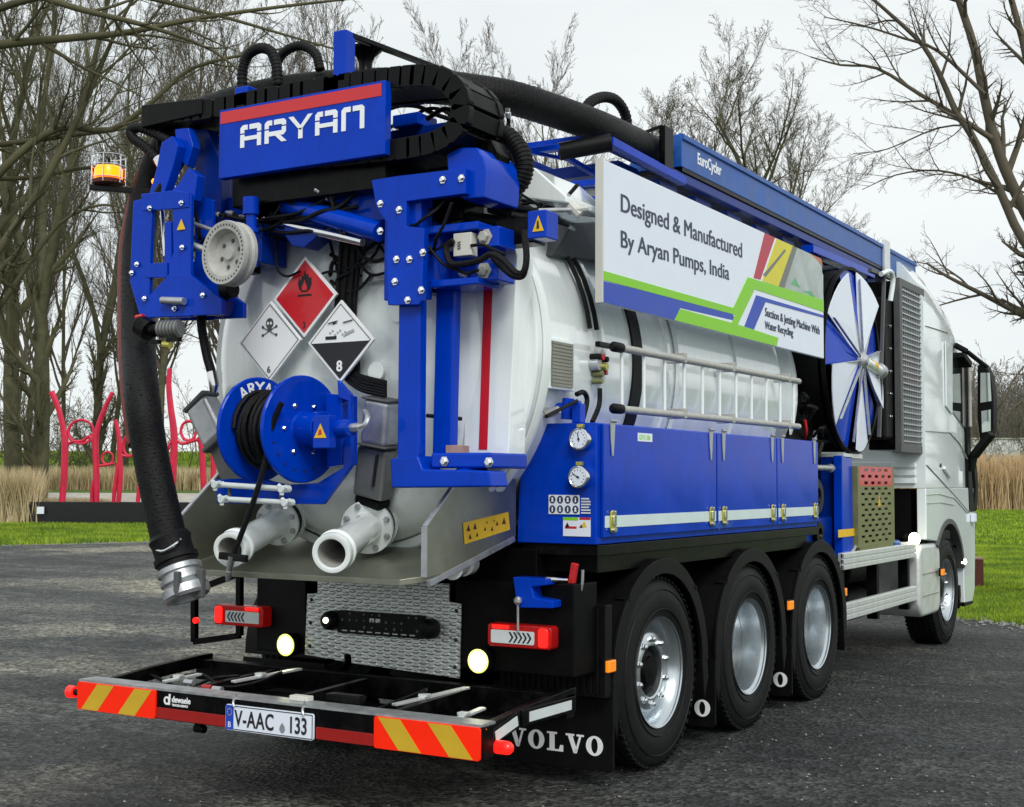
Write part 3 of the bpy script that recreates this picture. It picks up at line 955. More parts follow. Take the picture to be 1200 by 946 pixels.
# near tree that reaches in from the right edge
b = Br(77, (10, 10, 8, 5), 0.42, ((25, 50), (25, 55), (25, 60), (25, 65)), 0.02, 0.11, 0.0024, sides=(10, 6, 5, 4, 3, 3))
b.limb([Vector(p) for p in [(2.37, 11.89, 0.35), (2.22, 11.72, 1.64), (2.02, 11.51, 2.94), (1.83, 11.34, 3.80), (1.59, 11.15, 4.45)]], 0.22, 0.13, 0, L=4)
for pts, ra, rb in (
    ([(1.83, 11.34, 3.80), (1.28, 10.93, 5.04), (1.02, 10.72, 5.77), (0.88, 10.59, 6.50), (0.79, 10.50, 7.09), (0.64, 10.37, 7.68), (0.48, 10.23, 8.33)], 0.085, 0.04),
    ([(1.78, 10.83, 4.01), (1.34, 10.53, 4.56), (1.09, 10.33, 5.22), (0.81, 10.12, 5.89), (0.66, 10.02, 6.16), (0.52, 9.90, 6.56), (0.34, 9.77, 6.96), (0.04, 9.57, 7.31), (-0.30, 9.34, 7.66)], 0.065, 0.018),
    ([(0.99, 10.47, 5.88), (0.61, 10.22, 6.17), (0.23, 9.97, 6.43), (-0.22, 9.68, 6.75), (-0.61, 9.45, 6.79), (-0.93, 9.25, 6.89)], 0.036, 0.008),
    ([(2.00, 12.07, 3.09), (1.53, 11.76, 3.55), (1.15, 11.52, 3.75), (0.71, 11.24, 4.02), (0.32, 10.99, 4.25), (0.08, 10.84, 4.43)], 0.060, 0.014),
    ([(2.00, 12.72, 2.10), (1.45, 12.30, 3.47), (1.26, 12.04, 5.76), (1.20, 11.91, 7.13), (0.98, 11.70, 8.27)], 0.09, 0.04),
    ([(2.10, 11.88, 1.64), (1.65, 11.55, 2.62), (1.19, 11.24, 3.06), (0.84, 11.09, 2.29), (0.60, 10.96, 1.96)], 0.02, 0.006),
    ([(2.17, 12.14, 1.86), (1.52, 11.72, 2.30), (1.15, 11.47, 2.65), (0.75, 11.27, 2.13)], 0.022, 0.008),
    ([(1.01, 9.98, 6.32), (0.54, 9.67, 6.84), (0.19, 9.44, 6.99), (-0.25, 9.17, 7.15), (-0.65, 8.92, 7.25)], 0.026, 0.006),
    ([(1.02, 10.73, 5.74), (0.80, 10.57, 6.06), (0.38, 10.32, 6.06), (-0.18, 10.00, 5.79), (-0.56, 9.78, 5.73)], 0.02, 0.005),
    ([(1.23, 11.25, 5.05), (0.76, 10.94, 5.43), (0.29, 10.65, 5.59), (-0.18, 10.37, 5.53), (-0.56, 10.16, 5.34)], 0.022, 0.005),
    ([(1.09, 10.90, 5.49), (1.29, 10.98, 6.09), (1.60, 11.10, 7.07), (1.57, 11.03, 7.94)], 0.05, 0.02)):
    b.limb([Vector(p) for p in pts], ra, rb, 1, L=2.6)
ox = (2.37, 11.89, 0.35)
e = tree_thing(b, (0, 0, 0), 'near bare tree whose boughs reach in from the right edge', None, 'barkdark', 'twig')
for ch in e.children:
    ch.data.transform(Matrix.Translation((-ox[0], -ox[1], 0)))
e.location = (ox[0], ox[1], 0)

# far wood: one mass of thin stems on the horizon
fwd = Br(91, (7, 5, 3), 0.42, ((18, 45), (20, 50), (20, 55)), 0.05, 0.09, 0.03, sides=(4, 3, 3, 3))
g_ = random.Random(4)
for k in range(230):
    d = g_.uniform(150, 260)
    s = g_.uniform(-0.55, 0.55)*d
    q = CAM0+FH*d+RH*s
    fwd.grow(Vector((q.x, q.y, ground_h(s, d)-0.3)), Vector((0, 0, 1)), g_.uniform(7, 15)*d/200, 0.14, 0)
for k in range(330):
    d = g_.uniform(124, 160)
    s = g_.uniform(0.30, 0.42)*d
    q = CAM0+FH*d+RH*s
    fwd.grow(Vector((q.x, q.y, -0.3)), Vector((0, 0, 1)), g_.uniform(8, 13), 0.20, 0)
fm = MB()
fm.v = fwd.t.v+fwd.c.v
nn = len(fwd.t.v)
fm.f = fwd.t.f+[tuple(i+nn for i in f) for f in fwd.c.f]
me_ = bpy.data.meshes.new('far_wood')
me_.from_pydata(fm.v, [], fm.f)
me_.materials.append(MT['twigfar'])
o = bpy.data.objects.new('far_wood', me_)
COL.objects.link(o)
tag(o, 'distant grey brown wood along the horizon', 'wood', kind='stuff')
# undergrowth: low tangle of stems
ug = Br(19, (6, 5, 3), 0.55, ((25, 70), (25, 70), (25, 70)), 0.0, 0.16, 0.014, sides=(4, 3, 3, 3))
for k in range(95):
    left = k < 50
    d = g_.uniform(60, 84) if left else g_.uniform(88, 110)
    s = g_.uniform(-0.50, -0.10)*d if left else g_.uniform(0.24, 0.48)*d
    q = CAM0+FH*d+RH*s
    a = g_.uniform(0, 6.28)
    ug.grow(Vector((q.x, q.y, ground_h(s, d)-0.2)), Vector((0.5*math.cos(a), 0.5*math.sin(a), 1)).normalized(), g_.uniform(3.5, 7) if left else g_.uniform(5, 9), 0.05, 0)
fm = MB()
nn = len(ug.t.v)
me_ = bpy.data.meshes.new('undergrowth')
me_.from_pydata(ug.t.v+ug.c.v, [], ug.t.f+[tuple(i+nn for i in f) for f in ug.c.f])
me_.materials.append(MT['twigolive'])
o = bpy.data.objects.new('undergrowth', me_)
COL.objects.link(o)
tag(o, 'tangled leafless brushwood under the trees', 'brushwood', kind='stuff')

# pale wall far beyond the reeds on the right
w = MB()
p0, p1 = stand(118, 26), stand(118, 62)
w.bar((p0[0], p0[1], 2.7), (p1[0], p1[1], 2.7), 0.3, 5.4)
c = MB()
c.bar((p0[0], p0[1], 5.45), (p1[0], p1[1], 5.45), 0.5, 0.12)
MT['palewall'] = mat('pale_render', (0.55, 0.56, 0.54), 0.8, var=0.25, scale=0.4)
wo = w.build('boundary_wall', 'palewall')
tag(wo, 'long pale wall far beyond the tall reeds on the right', 'wall')
c.build('coping', 'lgrey', wo)

# ---------------------------------------------------------------- red sculpture on a black plinth
e = empty('red_sculpture', (-30.64, 26.02, -0.05), 'red tubular steel sculpture of raised-arm figures on a long black plinth', 'sculpture')
q0, q1 = Vector((-33.40, 24.37, -0.04)), Vector((-25.74, 28.95, -0.00))
q0.z = q1.z = 0
pl = MB()
pl.bar(q0+Vector((0, 0, 0.38)), q1+Vector((0, 0, 0.38)), 1.1, 0.80)
pl.build('plinth', 'plinth', e, bevel=0.01)
nv = -FH
lb = MB()
c = Vector((-32.67, 24.01, 0.50))
lb.bar(c-RH*0.12, c+RH*0.12, 0.02, 0.24)
lb.build('plaque', 'matwhite', e)
def fig(name, strokes):
    mb = MB()
    for pts, r in strokes:
        r = [q*0.68 for q in r] if isinstance(r, list) else r*0.68
        mb.tube([Vector(p) for p in pts], r, 8, smooth=5, flat=0.8)
    return mb.build(name, 'sred', e)
def ring(u_, v_, ru, rv, d, r, n=16):
    return [(Vector(c_)+RH*(ru*math.cos(2*PI*k/n))+Vector((0, 0, rv*math.sin(2*PI*k/n)))) for c_ in [u_] for k in range(n+1)]
fig('figure', (([(-32.78, 24.43, 4.55), (-32.59, 24.58, 4.00), (-32.46, 24.71, 3.27), (-32.42, 24.76, 2.77), (-32.48, 24.81, 1.60), (-32.58, 24.82, 0.55)], [0.17, 0.15, 0.17, 0.20, 0.19, 0.17]),
    ([(-30.97, 25.51, 4.53), (-31.19, 25.42, 4.06), (-31.43, 25.32, 3.36), (-31.52, 25.30, 2.78), (-31.52, 25.38, 1.61), (-31.55, 25.43, 0.55)], [0.13, 0.15, 0.17, 0.19, 0.19, 0.17]),
    ([(-32.43, 24.77, 2.63), (-32.22, 24.88, 2.83), (-31.92, 25.06, 2.86), (-31.66, 25.20, 3.01), (-31.53, 25.32, 2.48)], 0.10),
    ([(-31.71, 25.17, 3.07), (-31.57, 25.28, 2.72), (-31.49, 25.38, 1.96), (-31.66, 25.32, 1.26), (-31.68, 25.36, 0.55)], 0.11)))
fig('ring', ((ring(Vector((-31.94, 25.03, 3.18)), 0, 0.43, 0.40, 0, 0), 0.075),))
fig('figure', (([(-30.92, 25.61, 3.60), (-30.83, 25.69, 3.07), (-30.82, 25.74, 2.49), (-30.82, 25.80, 1.61), (-30.92, 25.81, 0.56)], [0.11, 0.12, 0.15, 0.15, 0.13]),
    ([(-30.45, 25.91, 3.16), (-30.66, 25.81, 2.93), (-30.77, 25.77, 2.49), (-30.89, 25.74, 1.96), (-31.01, 25.72, 1.17), (-31.05, 25.73, 0.56)], [0.09, 0.1, 0.11, 0.13, 0.13, 0.11]),
    ([(-31.44, 25.40, 2.02), (-31.19, 25.55, 2.05), (-30.98, 25.67, 2.11)], 0.08),
    ([(-30.78, 25.77, 2.40), (-30.53, 25.93, 2.34), (-30.22, 26.10, 2.46)], 0.08)))
fig('ring', ((ring(Vector((-31.18, 25.54, 2.28)), 0, 0.19, 0.21, 0, 0), 0.06),))
fig('ring', ((ring(Vector((-30.52, 25.91, 2.66)), 0, 0.20, 0.29, 0, 0), 0.06),))
fig('figure', (([(-30.13, 26.18, 2.05), (-30.25, 26.15, 1.44), (-30.35, 26.15, 0.56)], 0.12), ([(-29.93, 26.30, 2.05), (-30.08, 26.20, 2.26), (-30.32, 26.04, 2.43)], 0.09)))
fig('figure', (([(-29.27, 26.48, 5.36), (-29.31, 26.49, 4.77), (-29.28, 26.56, 4.07), (-29.20, 26.67, 3.08), (-29.26, 26.72, 1.91), (-29.34, 26.76, 0.57)], [0.14, 0.15, 0.17, 0.2, 0.2, 0.17]),
    ([(-29.20, 26.68, 2.96), (-29.36, 26.60, 2.73), (-29.44, 26.57, 2.44)], 0.09),
    ([(-29.15, 26.71, 2.91), (-28.96, 26.84, 2.79), (-28.65, 27.01, 2.88), (-28.40, 27.16, 2.97)], 0.10),
    ([(-28.45, 27.12, 3.03), (-28.39, 27.20, 2.50), (-28.38, 27.26, 1.62), (-28.36, 27.34, 0.57)], [0.15, 0.17, 0.17, 0.15])))
fig('ring', ((ring(Vector((-28.77, 26.92, 3.23)), 0, 0.26, 0.33, 0, 0), 0.075),))
fig('figure', (([(-27.71, 27.48, 4.26), (-27.88, 27.42, 3.67), (-28.04, 27.36, 3.09), (-28.07, 27.42, 1.92), (-28.11, 27.49, 0.57)], 0.15), ([(-28.05, 27.38, 2.79), (-27.76, 27.57, 2.50), (-27.50, 27.71, 2.80)], 0.09)))

# rust brown block standing on the grass past the truck's nose
bl = MB()
cb = Vector((-0.33, 13.95, 0))
rot = Matrix.Rotation(-YAW, 3, 'Z')
bl.cbox(cb+Vector((0, 0, 0.215)), (0.75, 0.42, 0.43), rot)
blo = bl.build('steel_block', 'rust', bevel=0.01, loc=cb)
tag(blo, 'rust brown metal block on the grass past the truck nose', 'block')
tp = MB()
tp.cbox(cb+Vector((0, 0, 0.445)), (0.76, 0.43, 0.025), rot)
tp.build('top_plate', 'rusttop', blo)

# ================================================================ THE TRUCK (right side faces +x, nose towards +y)
T = empty('vacuum_truck', (0, 0, 0), 'white and blue vacuum tanker truck with rear hose crane, seen from behind', 'truck')

# ---- chassis
m = MB()
for sx in (-1, 1):
    m.box(sx*0.40-0.05, sx*0.40+0.05, -0.93, 7.2, 0.70, 0.98)
for y in (-0.7, 0.4, 1.9, 3.2, 4.6, 6.0):
    m.box(-0.36, 0.36, y, y+0.12, 0.74, 0.94)
m.build('chassis_frame', 'chassis', T, bevel=0.006)
m = MB()
m.box(-0.98, 0.98, -0.55, 2.95, 0.985, 1.215)
m.build('subframe', 'chassis', T, bevel=0.01)
for y in (0, 1.37, 2.74, 6.73):
    m = MB()
    m.cyl((-0.85, y, 0.52), (0.85, y, 0.52), 0.09, n=14)
    m.sphere((0, y, 0.52), 0.24, 14)
    m.build('axle', 'chassis', T)
for b6 in ((-1.12, -0.55, 3.55, 5.15, 0.38, 0.95), (0.52, 0.98, 3.6, 4.25, 0.42, 0.93), (-0.9, 0.9, 5.2, 5.5, 0.55, 1.0)):
    m = MB()
    m.box(*b6)
    m.build('underbody_tank', 'chassis', T, bevel=0.05, seg=3)
for (y0, y1, r) in ((4.3, 4.95, 0.14), (4.35, 5.0, 0.13)):
    m = MB()
    zz = 0.52 if r == 0.14 else 0.82
    m.cyl((0.86, y0, zz), (0.86, y1, zz), r, n=20)
    m.build('air_tank', 'chassis', T, bevel=0.02)

# ---- wheels
def wheel_meshes(deep):
    """outer side faces +x; centred on the hub"""
    w = 0.16
    tp_ = [(0.292, 0.075), (0.305, 0.145), (0.34, 0.158), (0.395, 0.165), (0.44, 0.160), (0.485, 0.148), (0.508, 0.135), (0.519, 0.118)]
    prof = list(tp_)
    for gx in (0.075, 0.025, -0.025, -0.075):
        prof += [(0.523, gx+0.008), (0.509, gx+0.006), (0.509, gx-0.006), (0.523, gx-0.008)]
    prof += [(a, -b_) for a, b_ in tp_[::-1]]
    ty = MB()
    ty.lathe(prof, (0, 0, 0), (1, 0, 0), 64)
    # shoulder lugs
    for k in range(64):
        a = 2*PI*k/64
        for sx in (-1, 1):
            ty.cbox((sx*0.121, 0.5165*math.cos(a), 0.5165*math.sin(a)), (0.046, 0.024, 0.012), Matrix.Rotation(a-PI/2, 3, 'X'))
    # lettering ring and bead lines
    for rr_ in (0.345, 0.452):
        ty.lathe([(rr_-0.004, 0.162 if rr_ < .4 else 0.157), (rr_, 0.1665 if rr_ < .4 else 0.1625), (rr_+0.004, 0.162 if rr_ < .4 else 0.157)], (0, 0, 0), (1, 0, 0), 64)
    rim = MB()
    if deep:
        pr = [(0.296, 0.150), (0.303, 0.156), (0.303, 0.146), (0.292, 0.138), (0.279, 0.128), (0.268, 0.07), (0.262, 0.0), (0.256, -0.09), (0.245, -0.105), (0.244, -0.108)]
        hubz, br = -0.13, 0.168
    else:
        pr = [(0.296, 0.150), (0.303, 0.156), (0.303, 0.146), (0.290, 0.138), (0.274, 0.120), (0.262, 0.075), (0.250, 0.045), (0.234, 0.055), (0.222, 0.088), (0.206, 0.100), (0.150, 0.104), (0.141, 0.098), (0.136, 0.05), (0.13, 0.02)]
        hubz, br = 0.100, 0.178
    rim.lathe(pr, (0, 0, 0), (1, 0, 0), 56)
    rim.lathe([(0.292, -0.14), (0.29, -0.05), (0.26, 0.0)], (0, 0, 0), (1, 0, 0), 40)
    hub = MB()
    if deep:
        hub.lathe([(0.246, -0.112), (0.235, -0.125), (0.20, -0.132), (0.15, -0.132), (0.145, -0.120), (0.135, -0.10), (0.10, -0.092), (0.098, -0.05), (0.06, -0.035), (0.001, -0.03)], (0, 0, 0), (1, 0, 0), 40)
    else:
        hub.lathe([(0.135, 0.03), (0.118, 0.035), (0.112, 0.075), (0.085, 0.085), (0.08, 0.10), (0.001, 0.105)], (0, 0, 0), (1, 0, 0), 28)
    nut = MB()
    nut.lathe([(0.020, -0.004), (0.019, 0.006), (0.0155, 0.010), (0.0155, 0.020), (0.010, 0.026), (0.001, 0.028)], (0, 0, 0), (1, 0, 0), 8)
    hole = MB()
    hole.lathe([(0.016, 0), (0.001, 0.0)], (0, 0, 0), (1, 0, 0), 10)
    return ty, rim, hub, nut, hubz, br
WH = {}
for deep in (False, True):
    ty, rim, hub, nut, hz, br_ = wheel_meshes(deep)
    WH[deep] = [None, None, None, None, hz, br_, ty, rim, hub, nut]
def wheel(x, y, deep, side):
    e = empty('wheel', (x, y, 0.52), None, None)
    e.parent = T
    d = WH[deep]
    if side < 0: e.rotation_euler = (0, 0, PI)
    WLs = WL[e]
    WL[e] = Vector((0, 0, 0))
    for i, (nm, mb, mt) in enumerate((('tyre', d[6], 'tyre'), ('rim', d[7], 'rim'), ('hub', d[8], 'chassis' if not deep else 'mgrey'))):
        if d[i] is None:
            d[i] = mb.build(nm, mt, e, ang=35, loc=(0, 0, 0))
        else:
            copy_part(d[i], e, (0, 0, 0))
    if side > 0:
        for k in range(10):
            a = 2*PI*(k+0.5)/10
            pos = (d[4], d[5]*math.cos(a), d[5]*math.sin(a))
            if d[3] is None:
                d[3] = d[9].build('wheel_nut', 'chrome', e, loc=(0, 0, 0))
                d[3].location = pos
            else:
                copy_part(d[3], e, pos)
    WL[e] = WLs
    return e
for y, deep in ((0, False), (1.37, True), (2.74, True), (6.73, False)):
    wheel(1.075, y, deep, 1)
    wheel(-1.075, y, deep, -1)
for y in (1.37, 2.74):                     # inner twins
    for sx in (-1, 1):
        e = empty('wheel', (sx*0.73, y, 0.52), None, None)
        e.parent = T
        WL[e] = Vector((0, 0, 0))
        copy_part(WH[True][0], e, (0, 0, 0))
        copy_part(WH[True][1], e, (0, 0, 0))

# ---- mudguards
def guard(y, x0, x1, r=0.615, a0=0, a1=180, name='mudguard', rear_drop=0.0):
    m = MB()
    n = 30
    t = 0.012
    def ring_pts(rad):
        return [(y+rad*math.cos(R_(a0+(a1-a0)*k/n)), 0.52+rad*math.sin(R_(a0+(a1-a0)*k/n))) for k in range(n+1)]
    o_, i_ = ring_pts(r), ring_pts(r-t)
    poly = o_+i_[::-1]
    m.prism(poly, 'x', x0, x1)
    # raised outer lip
    o2, i2 = ring_pts(r+0.012), ring_pts(r-0.075)
    m.prism(o2+i2[::-1], 'x', x1-0.004, x1+0.02)
    g = m.build(name, 'plastic', T, bevel=0.005)
    # shaped ends: drop pieces at the rear and front of the arch
    for s_, drop in ((-1, 0.30), (1, 0.24)):
        e_ = MB()
        yy = y+s_*(r+0.005)
        yi = y+s_*(r-0.078)
        e_.prism([(yi, 0.53), (yy, 0.53), (yy+s_*0.015, 0.53-drop*0.45), (yy-s_*0.045, 0.53-drop), (yi-s_*-0.03, 0.53-drop*0.75)], 'x', x1-0.09, x1+0.018)
        e_.build('mudguard_end', 'plastic', g, bevel=0.006)
    # ribs across the crown
    for a in (45, 135):
        rb = MB()
        c_, s2 = math.cos(R_(a)), math.sin(R_(a))
        rb.bar((x1-0.06, y+(r+0.004)*c_, 0.52+(r+0.004)*s2), (x1+0.024, y+(r+0.004)*c_, 0.52+(r+0.004)*s2), 0.03, 0.016, up=(0, c_, s2))
        rb.build('rib', 'plastic', g)
    return g
for y in (0, 1.37, 2.74):
    for sx in (-1, 1):
        if sx > 0: guard(y, 0.62, 1.235)
        else:
            m = MB()
            n = 20
            o_ = [(y+0.615*math.cos(PI*k/n), 0.52+0.615*math.sin(PI*k/n)) for k in range(n+1)]
            i_ = [(y+0.60*math.cos(PI*k/n), 0.52+0.60*math.sin(PI*k/n)) for k in range(n+1)]
            m.prism(o_+i_[::-1], 'x', -1.25, -0.62)
            m.build('mudguard', 'plastic', T, bevel=0.004)

# ---- mudflaps with slab-serif lettering
def serif_word(name, x0, x1, z0, z1, y, parent):
    """V O L V O drawn as outlines with slab serifs, read from behind"""
    W_ = (x1-x0)/5
    h = z1-z0
    m = MB()
    def pr(pts): m.prism([(ox+px_*W_*0.9, z0+pz*h) for px_, pz in pts], 'y', y-0.004, y)
    for i, ch in enumerate('VOLVO'):
        ox = x0+i*W_
        if ch == 'V':
            pr([(0.10, .9), (0.36, .9), (0.60, .18), (0.50, 0.0), (0.44, 0.0)])
            pr([(0.74, .9), (0.86, .9), (0.60, 0.0), (0.50, 0.0), (0.545, .18)])
            pr([(-0.02, 1), (0.46, 1), (0.46, .9), (-0.02, .9)])
            pr([(0.60, 1), (1.0, 1), (1.0, .9), (0.60, .9)])
        elif ch == 'L':
            pr([(0.16, .9), (0.44, .9), (0.44, .1), (0.16, .1)])
            pr([(0.02, 1), (0.58, 1), (0.58, .9), (0.02, .9)])
            pr([(0.02, .1), (0.94, .1), (0.94, 0), (0.02, 0)])
            pr([(0.78, .34), (0.94, .34), (0.94, .1), (0.70, .1)])
        else:
            n = 28
            for k in range(n):
                a, b_ = 2*PI*k/n, 2*PI*(k+1)/n
                pr([(0.49+0.47*math.cos(a), .5+.52*math.sin(a)), (0.49+0.47*math.cos(b_), .5+.52*math.sin(b_)),
                    (0.49+0.19*math.cos(b_), .5+.40*math.sin(b_)), (0.49+0.19*math.cos(a), .5+.40*math.sin(a))])
    return m.build(name, 'signwhite', parent, ang=0)
def flap(y, x0, x1, z0, z1, lab=None):
    m = MB()
    n = 22
    for k in range(n):                       # vertical-ribbed rubber sheet
        a, b_ = x0+(x1-x0)*k/n, x0+(x1-x0)*(k+1)/n
    m.prism([(x0, z0+0.03), (x0+0.03, z0), (x1-0.02, z0), (x1, z0+0.02), (x1, z1), (x0, z1)], 'y', y, y+0.018)
    f = m.build('mudflap', 'plastic', T, bevel=0.003, label=lab)
    return f
f = flap(-0.63, 0.54, 1.255, 0.085, 0.50)
serif_word('lettering', 0.64, 1.215, 0.165, 0.262, -0.633, f)
for y in (0.74, 2.11):
    f = flap(y, 0.60, 1.25, 0.10, 0.50)
    serif_word('lettering', 0.64, 1.235, 0.165, 0.262, y-0.003, f)
for y in (-0.63, 0.74, 2.11):
    flap(y, -1.25, -0.62, 0.10, 0.50)
# ribbed upper guard in front of the first flap
m = MB()
m.box(0.62, 1.245, -0.70, -0.62, 0.47, 0.94)
for k in range(16):
    m.box(0.64+k*0.037, 0.655+k*0.037, -0.712, -0.699, 0.49, 0.92)
m.build('ribbed_guard', 'plastic', T, bevel=0.004)

# amber side markers
for y, z, x in ((-0.66, 0.63, 1.25), (2.06, 0.73, 1.255), (3.46, 0.72, 1.2), (6.28, 0.72, 1.29)):
    m = MB()
    m.cbox((x+0.006, y, z), (0.025, 0.085, 0.06))
    mk = m.build('side_marker', 'orange', T, bevel=0.006)
    h = MB()
    h.cbox((x-0.012, y, z), (0.02, 0.10, 0.075))
    h.build('marker_base', 'plastic', mk)

# ---- tank
TZ, TR = 2.24, 1.03
def rad(pr): return [(r*TR/1.07, h) for r, h in pr]
m = MB()
m.lathe(rad([(1.07, -1.05), (1.07, 2.9), (1.0, 3.02), (0.75, 3.12), (0.4, 3.17), (0.001, 3.18)]), (0, 0, TZ), (0, 1, 0), 96)
tank = m.build('tank', 'white', T, ang=50)
m = MB()                                       # dished rear door
m.lathe(rad([(0.001, -1.375), (0.25, -1.37), (0.5, -1.345), (0.72, -1.30), (0.88, -1.245), (0.99, -1.18), (1.045, -1.115), (1.06, -1.06)]), (0, 0, TZ), (0, 1, 0), 96)
door = m.build('rear_door', 'white', T, ang=50)
m = MB()
m.lathe(rad([(1.06, -1.10), (1.105, -1.10), (1.115, -1.09), (1.115, -1.055), (1.105, -1.045), (1.075, -1.045)]), (0, 0, TZ), (0, 1, 0), 96)
m.build('door_flange', 'white', door, bevel=0.0, ang=40)
m = MB()
m.lathe(rad([(1.07, -1.03), (1.108, -1.03), (1.115, -1.02), (1.115, -0.96), (1.105, -0.95), (1.07, -0.95)]), (0, 0, TZ), (0, 1, 0), 96)
m.build('tank_flange', 'white', tank, ang=40)
m = MB()
m.lathe(rad([(1.10, -1.043), (1.10, -1.032)]), (0, 0, TZ), (0, 1, 0), 96)
m.build('door_seal', 'rubber', tank)
for y, w_, r_ in ((-0.36, 0.05, 1.095), (0.52, 0.05, 1.09), (0.58, 0.012, 1.083), (1.0, 0.012, 1.08), (1.55, 0.05, 1.09), (2.05, 0.012, 1.08), (2.45, 0.06, 1.09), (2.82, 0.05, 1.09)):
    m = MB()
    m.lathe(rad([(1.068, y), (r_, y+0.006), (r_, y+w_-0.006), (1.068, y+w_)]), (0, 0, TZ), (0, 1, 0), 96)
    m.build('tank_ring', 'white', tank, ang=25)
m = MB()
m.lathe(rad([(1.069, 0.06), (1.082, 0.062), (1.082, 0.188), (1.069, 0.19)]), (0, 0, TZ), (0, 1, 0), 80)
m.build('tank_strap', 'rubber', tank)
# two black hoses lying round the shell
for y in (-0.50, -0.42):
    m = MB()
    a = [(1.062*math.cos(R_(t)), y+(0.03 if t > 60 else 0), TZ+1.062*math.sin(R_(t))) for t in range(8, 88, 5)]
    m.tube(a, 0.014, 8)
    m.build('shell_hose', 'rubber', tank)
# low round clean-out hatches on the dished door
for (u, z, r_) in ((0.42, 2.42, 0.045), (0.66, 2.62, 0.04), (0.67, 1.95, 0.045), (0.40, 1.62, 0.05), (0.30, 2.12, 0.04)):
    yy = -1.375+0.19*(u*u+(z-TZ)**2)
    m = MB()
    m.cyl((u, yy-0.035, z), (u, yy+0.06, z), r_, n=20)
    m.cyl((u, yy-0.045, z), (u, yy-0.03, z), r_*1.25, n=20)
    m.build('plug', 'white', door, bevel=0.003)

# flat side cowl of the tank above the cabinet (curved bright panel behind the long handrails)
m = MB()
a = [(1.062*math.cos(R_(t)), TZ+1.062*math.sin(R_(t))) for t in range(-20, 62, 4)]
b_ = [(1.035*math.cos(R_(t)), TZ+1.035*math.sin(R_(t))) for t in range(-20, 62, 4)]
for (y0, y1) in ((0.66, 1.52), (1.62, 2.42)):
    m = MB()
    m.prism([(p[0], p[1]) for p in a]+[(p[0], p[1]) for p in b_[::-1]], 'y', y0, y1)
    m.build('side_cowl', 'white', tank, ang=30)
# the top box of the tank, seen past the crane
m = MB()
m.prism([(-0.4, 3.16), (0.50, 3.16), (0.53, 3.22), (0.45, 3.29), (-0.4, 3.29)], 'y', -0.35, 2.9)
m.build('top_box', 'white', tank, bevel=0.01)

# ---- blue side cabinet
c0x, c1x = 0.78, 1.245
m = MB()
prof = [(c0x, 1.25), (c1x, 1.25), (c1x, 1.868), (0.96, 1.868), (0.90, 1.845), (0.85, 1.79), (0.815, 1.70), (0.80, 1.60), (0.79, 1.50)]
m.prism(prof, 'y', -0.80, 2.70)
cab_ = m.build('side_cabinet', 'blue', T, bevel=0.006)
m = MB()
m.box(0.80, 1.243, -0.78, 2.72, 1.19, 1.247)
m.box(0.80, 1.20, -0.7, 2.6, 1.10, 1.188)
m.build('cabinet_rail', 'black', cab_, bevel=0.004)
ys = [-0.765, 0.775, 2.19-0.385, 2.675]
ys = [WYv for WYv in (-0.765, 0.745, 1.80, 2.675)]
z0_, z1_ = 1.285, 1.862
def cab_door(y0, y1, i):
    m = MB()
    m.box(c1x+0.002, c1x+0.020, y0+0.008, y1-0.008, z0_, z1_)
    d = m.build('cabinet_door', 'blue', T, bevel=0.004)
    s = MB()
    s.box(c1x+0.0205, c1x+0.0225, y0+0.02, y1-0.02, 1.335, 1.395)
    s.build('reflective_strip', 'whitestrap', d)
    for yy in (y0+0.10, y1-0.10):
        h = MB()
        h.prism([(yy-0.028, 1.885), (yy+0.028, 1.885), (yy+0.022, 1.80), (yy+0.008, 1.70), (yy-0.008, 1.70), (yy-0.022, 1.80)], 'x', c1x+0.021, c1x+0.027)
        h.cyl((c1x+0.028, yy-0.03, 1.88), (c1x+0.028, yy+0.03, 1.88), 0.009, n=8)
        h.build('strap_hinge', 'galv', d, bevel=0.001)
        l = MB()
        l.prism(off(rrect(0.062, 0.115, 0.02), yy, 1.365), 'x', c1x+0.023, c1x+0.031)
        l.build('latch', 'brass', d, bevel=0.002)
        l = MB()
        l.prism(off(rrect(0.030, 0.06, 0.012), yy, 1.37), 'x', c1x+0.0312, c1x+0.042)
        l.prism(off(rrect(0.040, 0.018, 0.006), yy, 1.32), 'x', c1x+0.0312, c1x+0.045)
        l.prism(off(rrect(0.020, 0.016, 0.006), yy, 1.412), 'x', c1x+0.0312, c1x+0.045)
        l.build('latch_lever', 'chrome', d, bevel=0.002)
    return d
d1 = cab_door(ys[0], ys[1], 0)
d2 = cab_door(ys[1], ys[2], 1)
d3 = cab_door(ys[2], ys[3], 2)
m = MB()
m.box(c1x+0.021, c1x+0.0225, *sorted(((1.265, -0.361, 1.840)[1], (1.265, -0.178, 1.846)[1])), 1.785, 1.83)
m.build('type_label', 'matwhite', d1)
q = (1.268, -0.346, 1.813)
text('GEVU 386', 0.036, 'type_lettering', 'inkgreen', d1, (c1x+0.0228, q[1]-0.0, 1.795), 'right', bold=0.0005, ext=0.0005, xs=0.9)
q = (1.268, 0.760, 1.302)
text('aquastar', 0.060, 'maker_lettering', 'blue3', d2, (c1x+0.0206, q[1]-0.04, 1.293), 'right', bold=0.001, ext=0.0006, shear=0.25, xs=1.3)

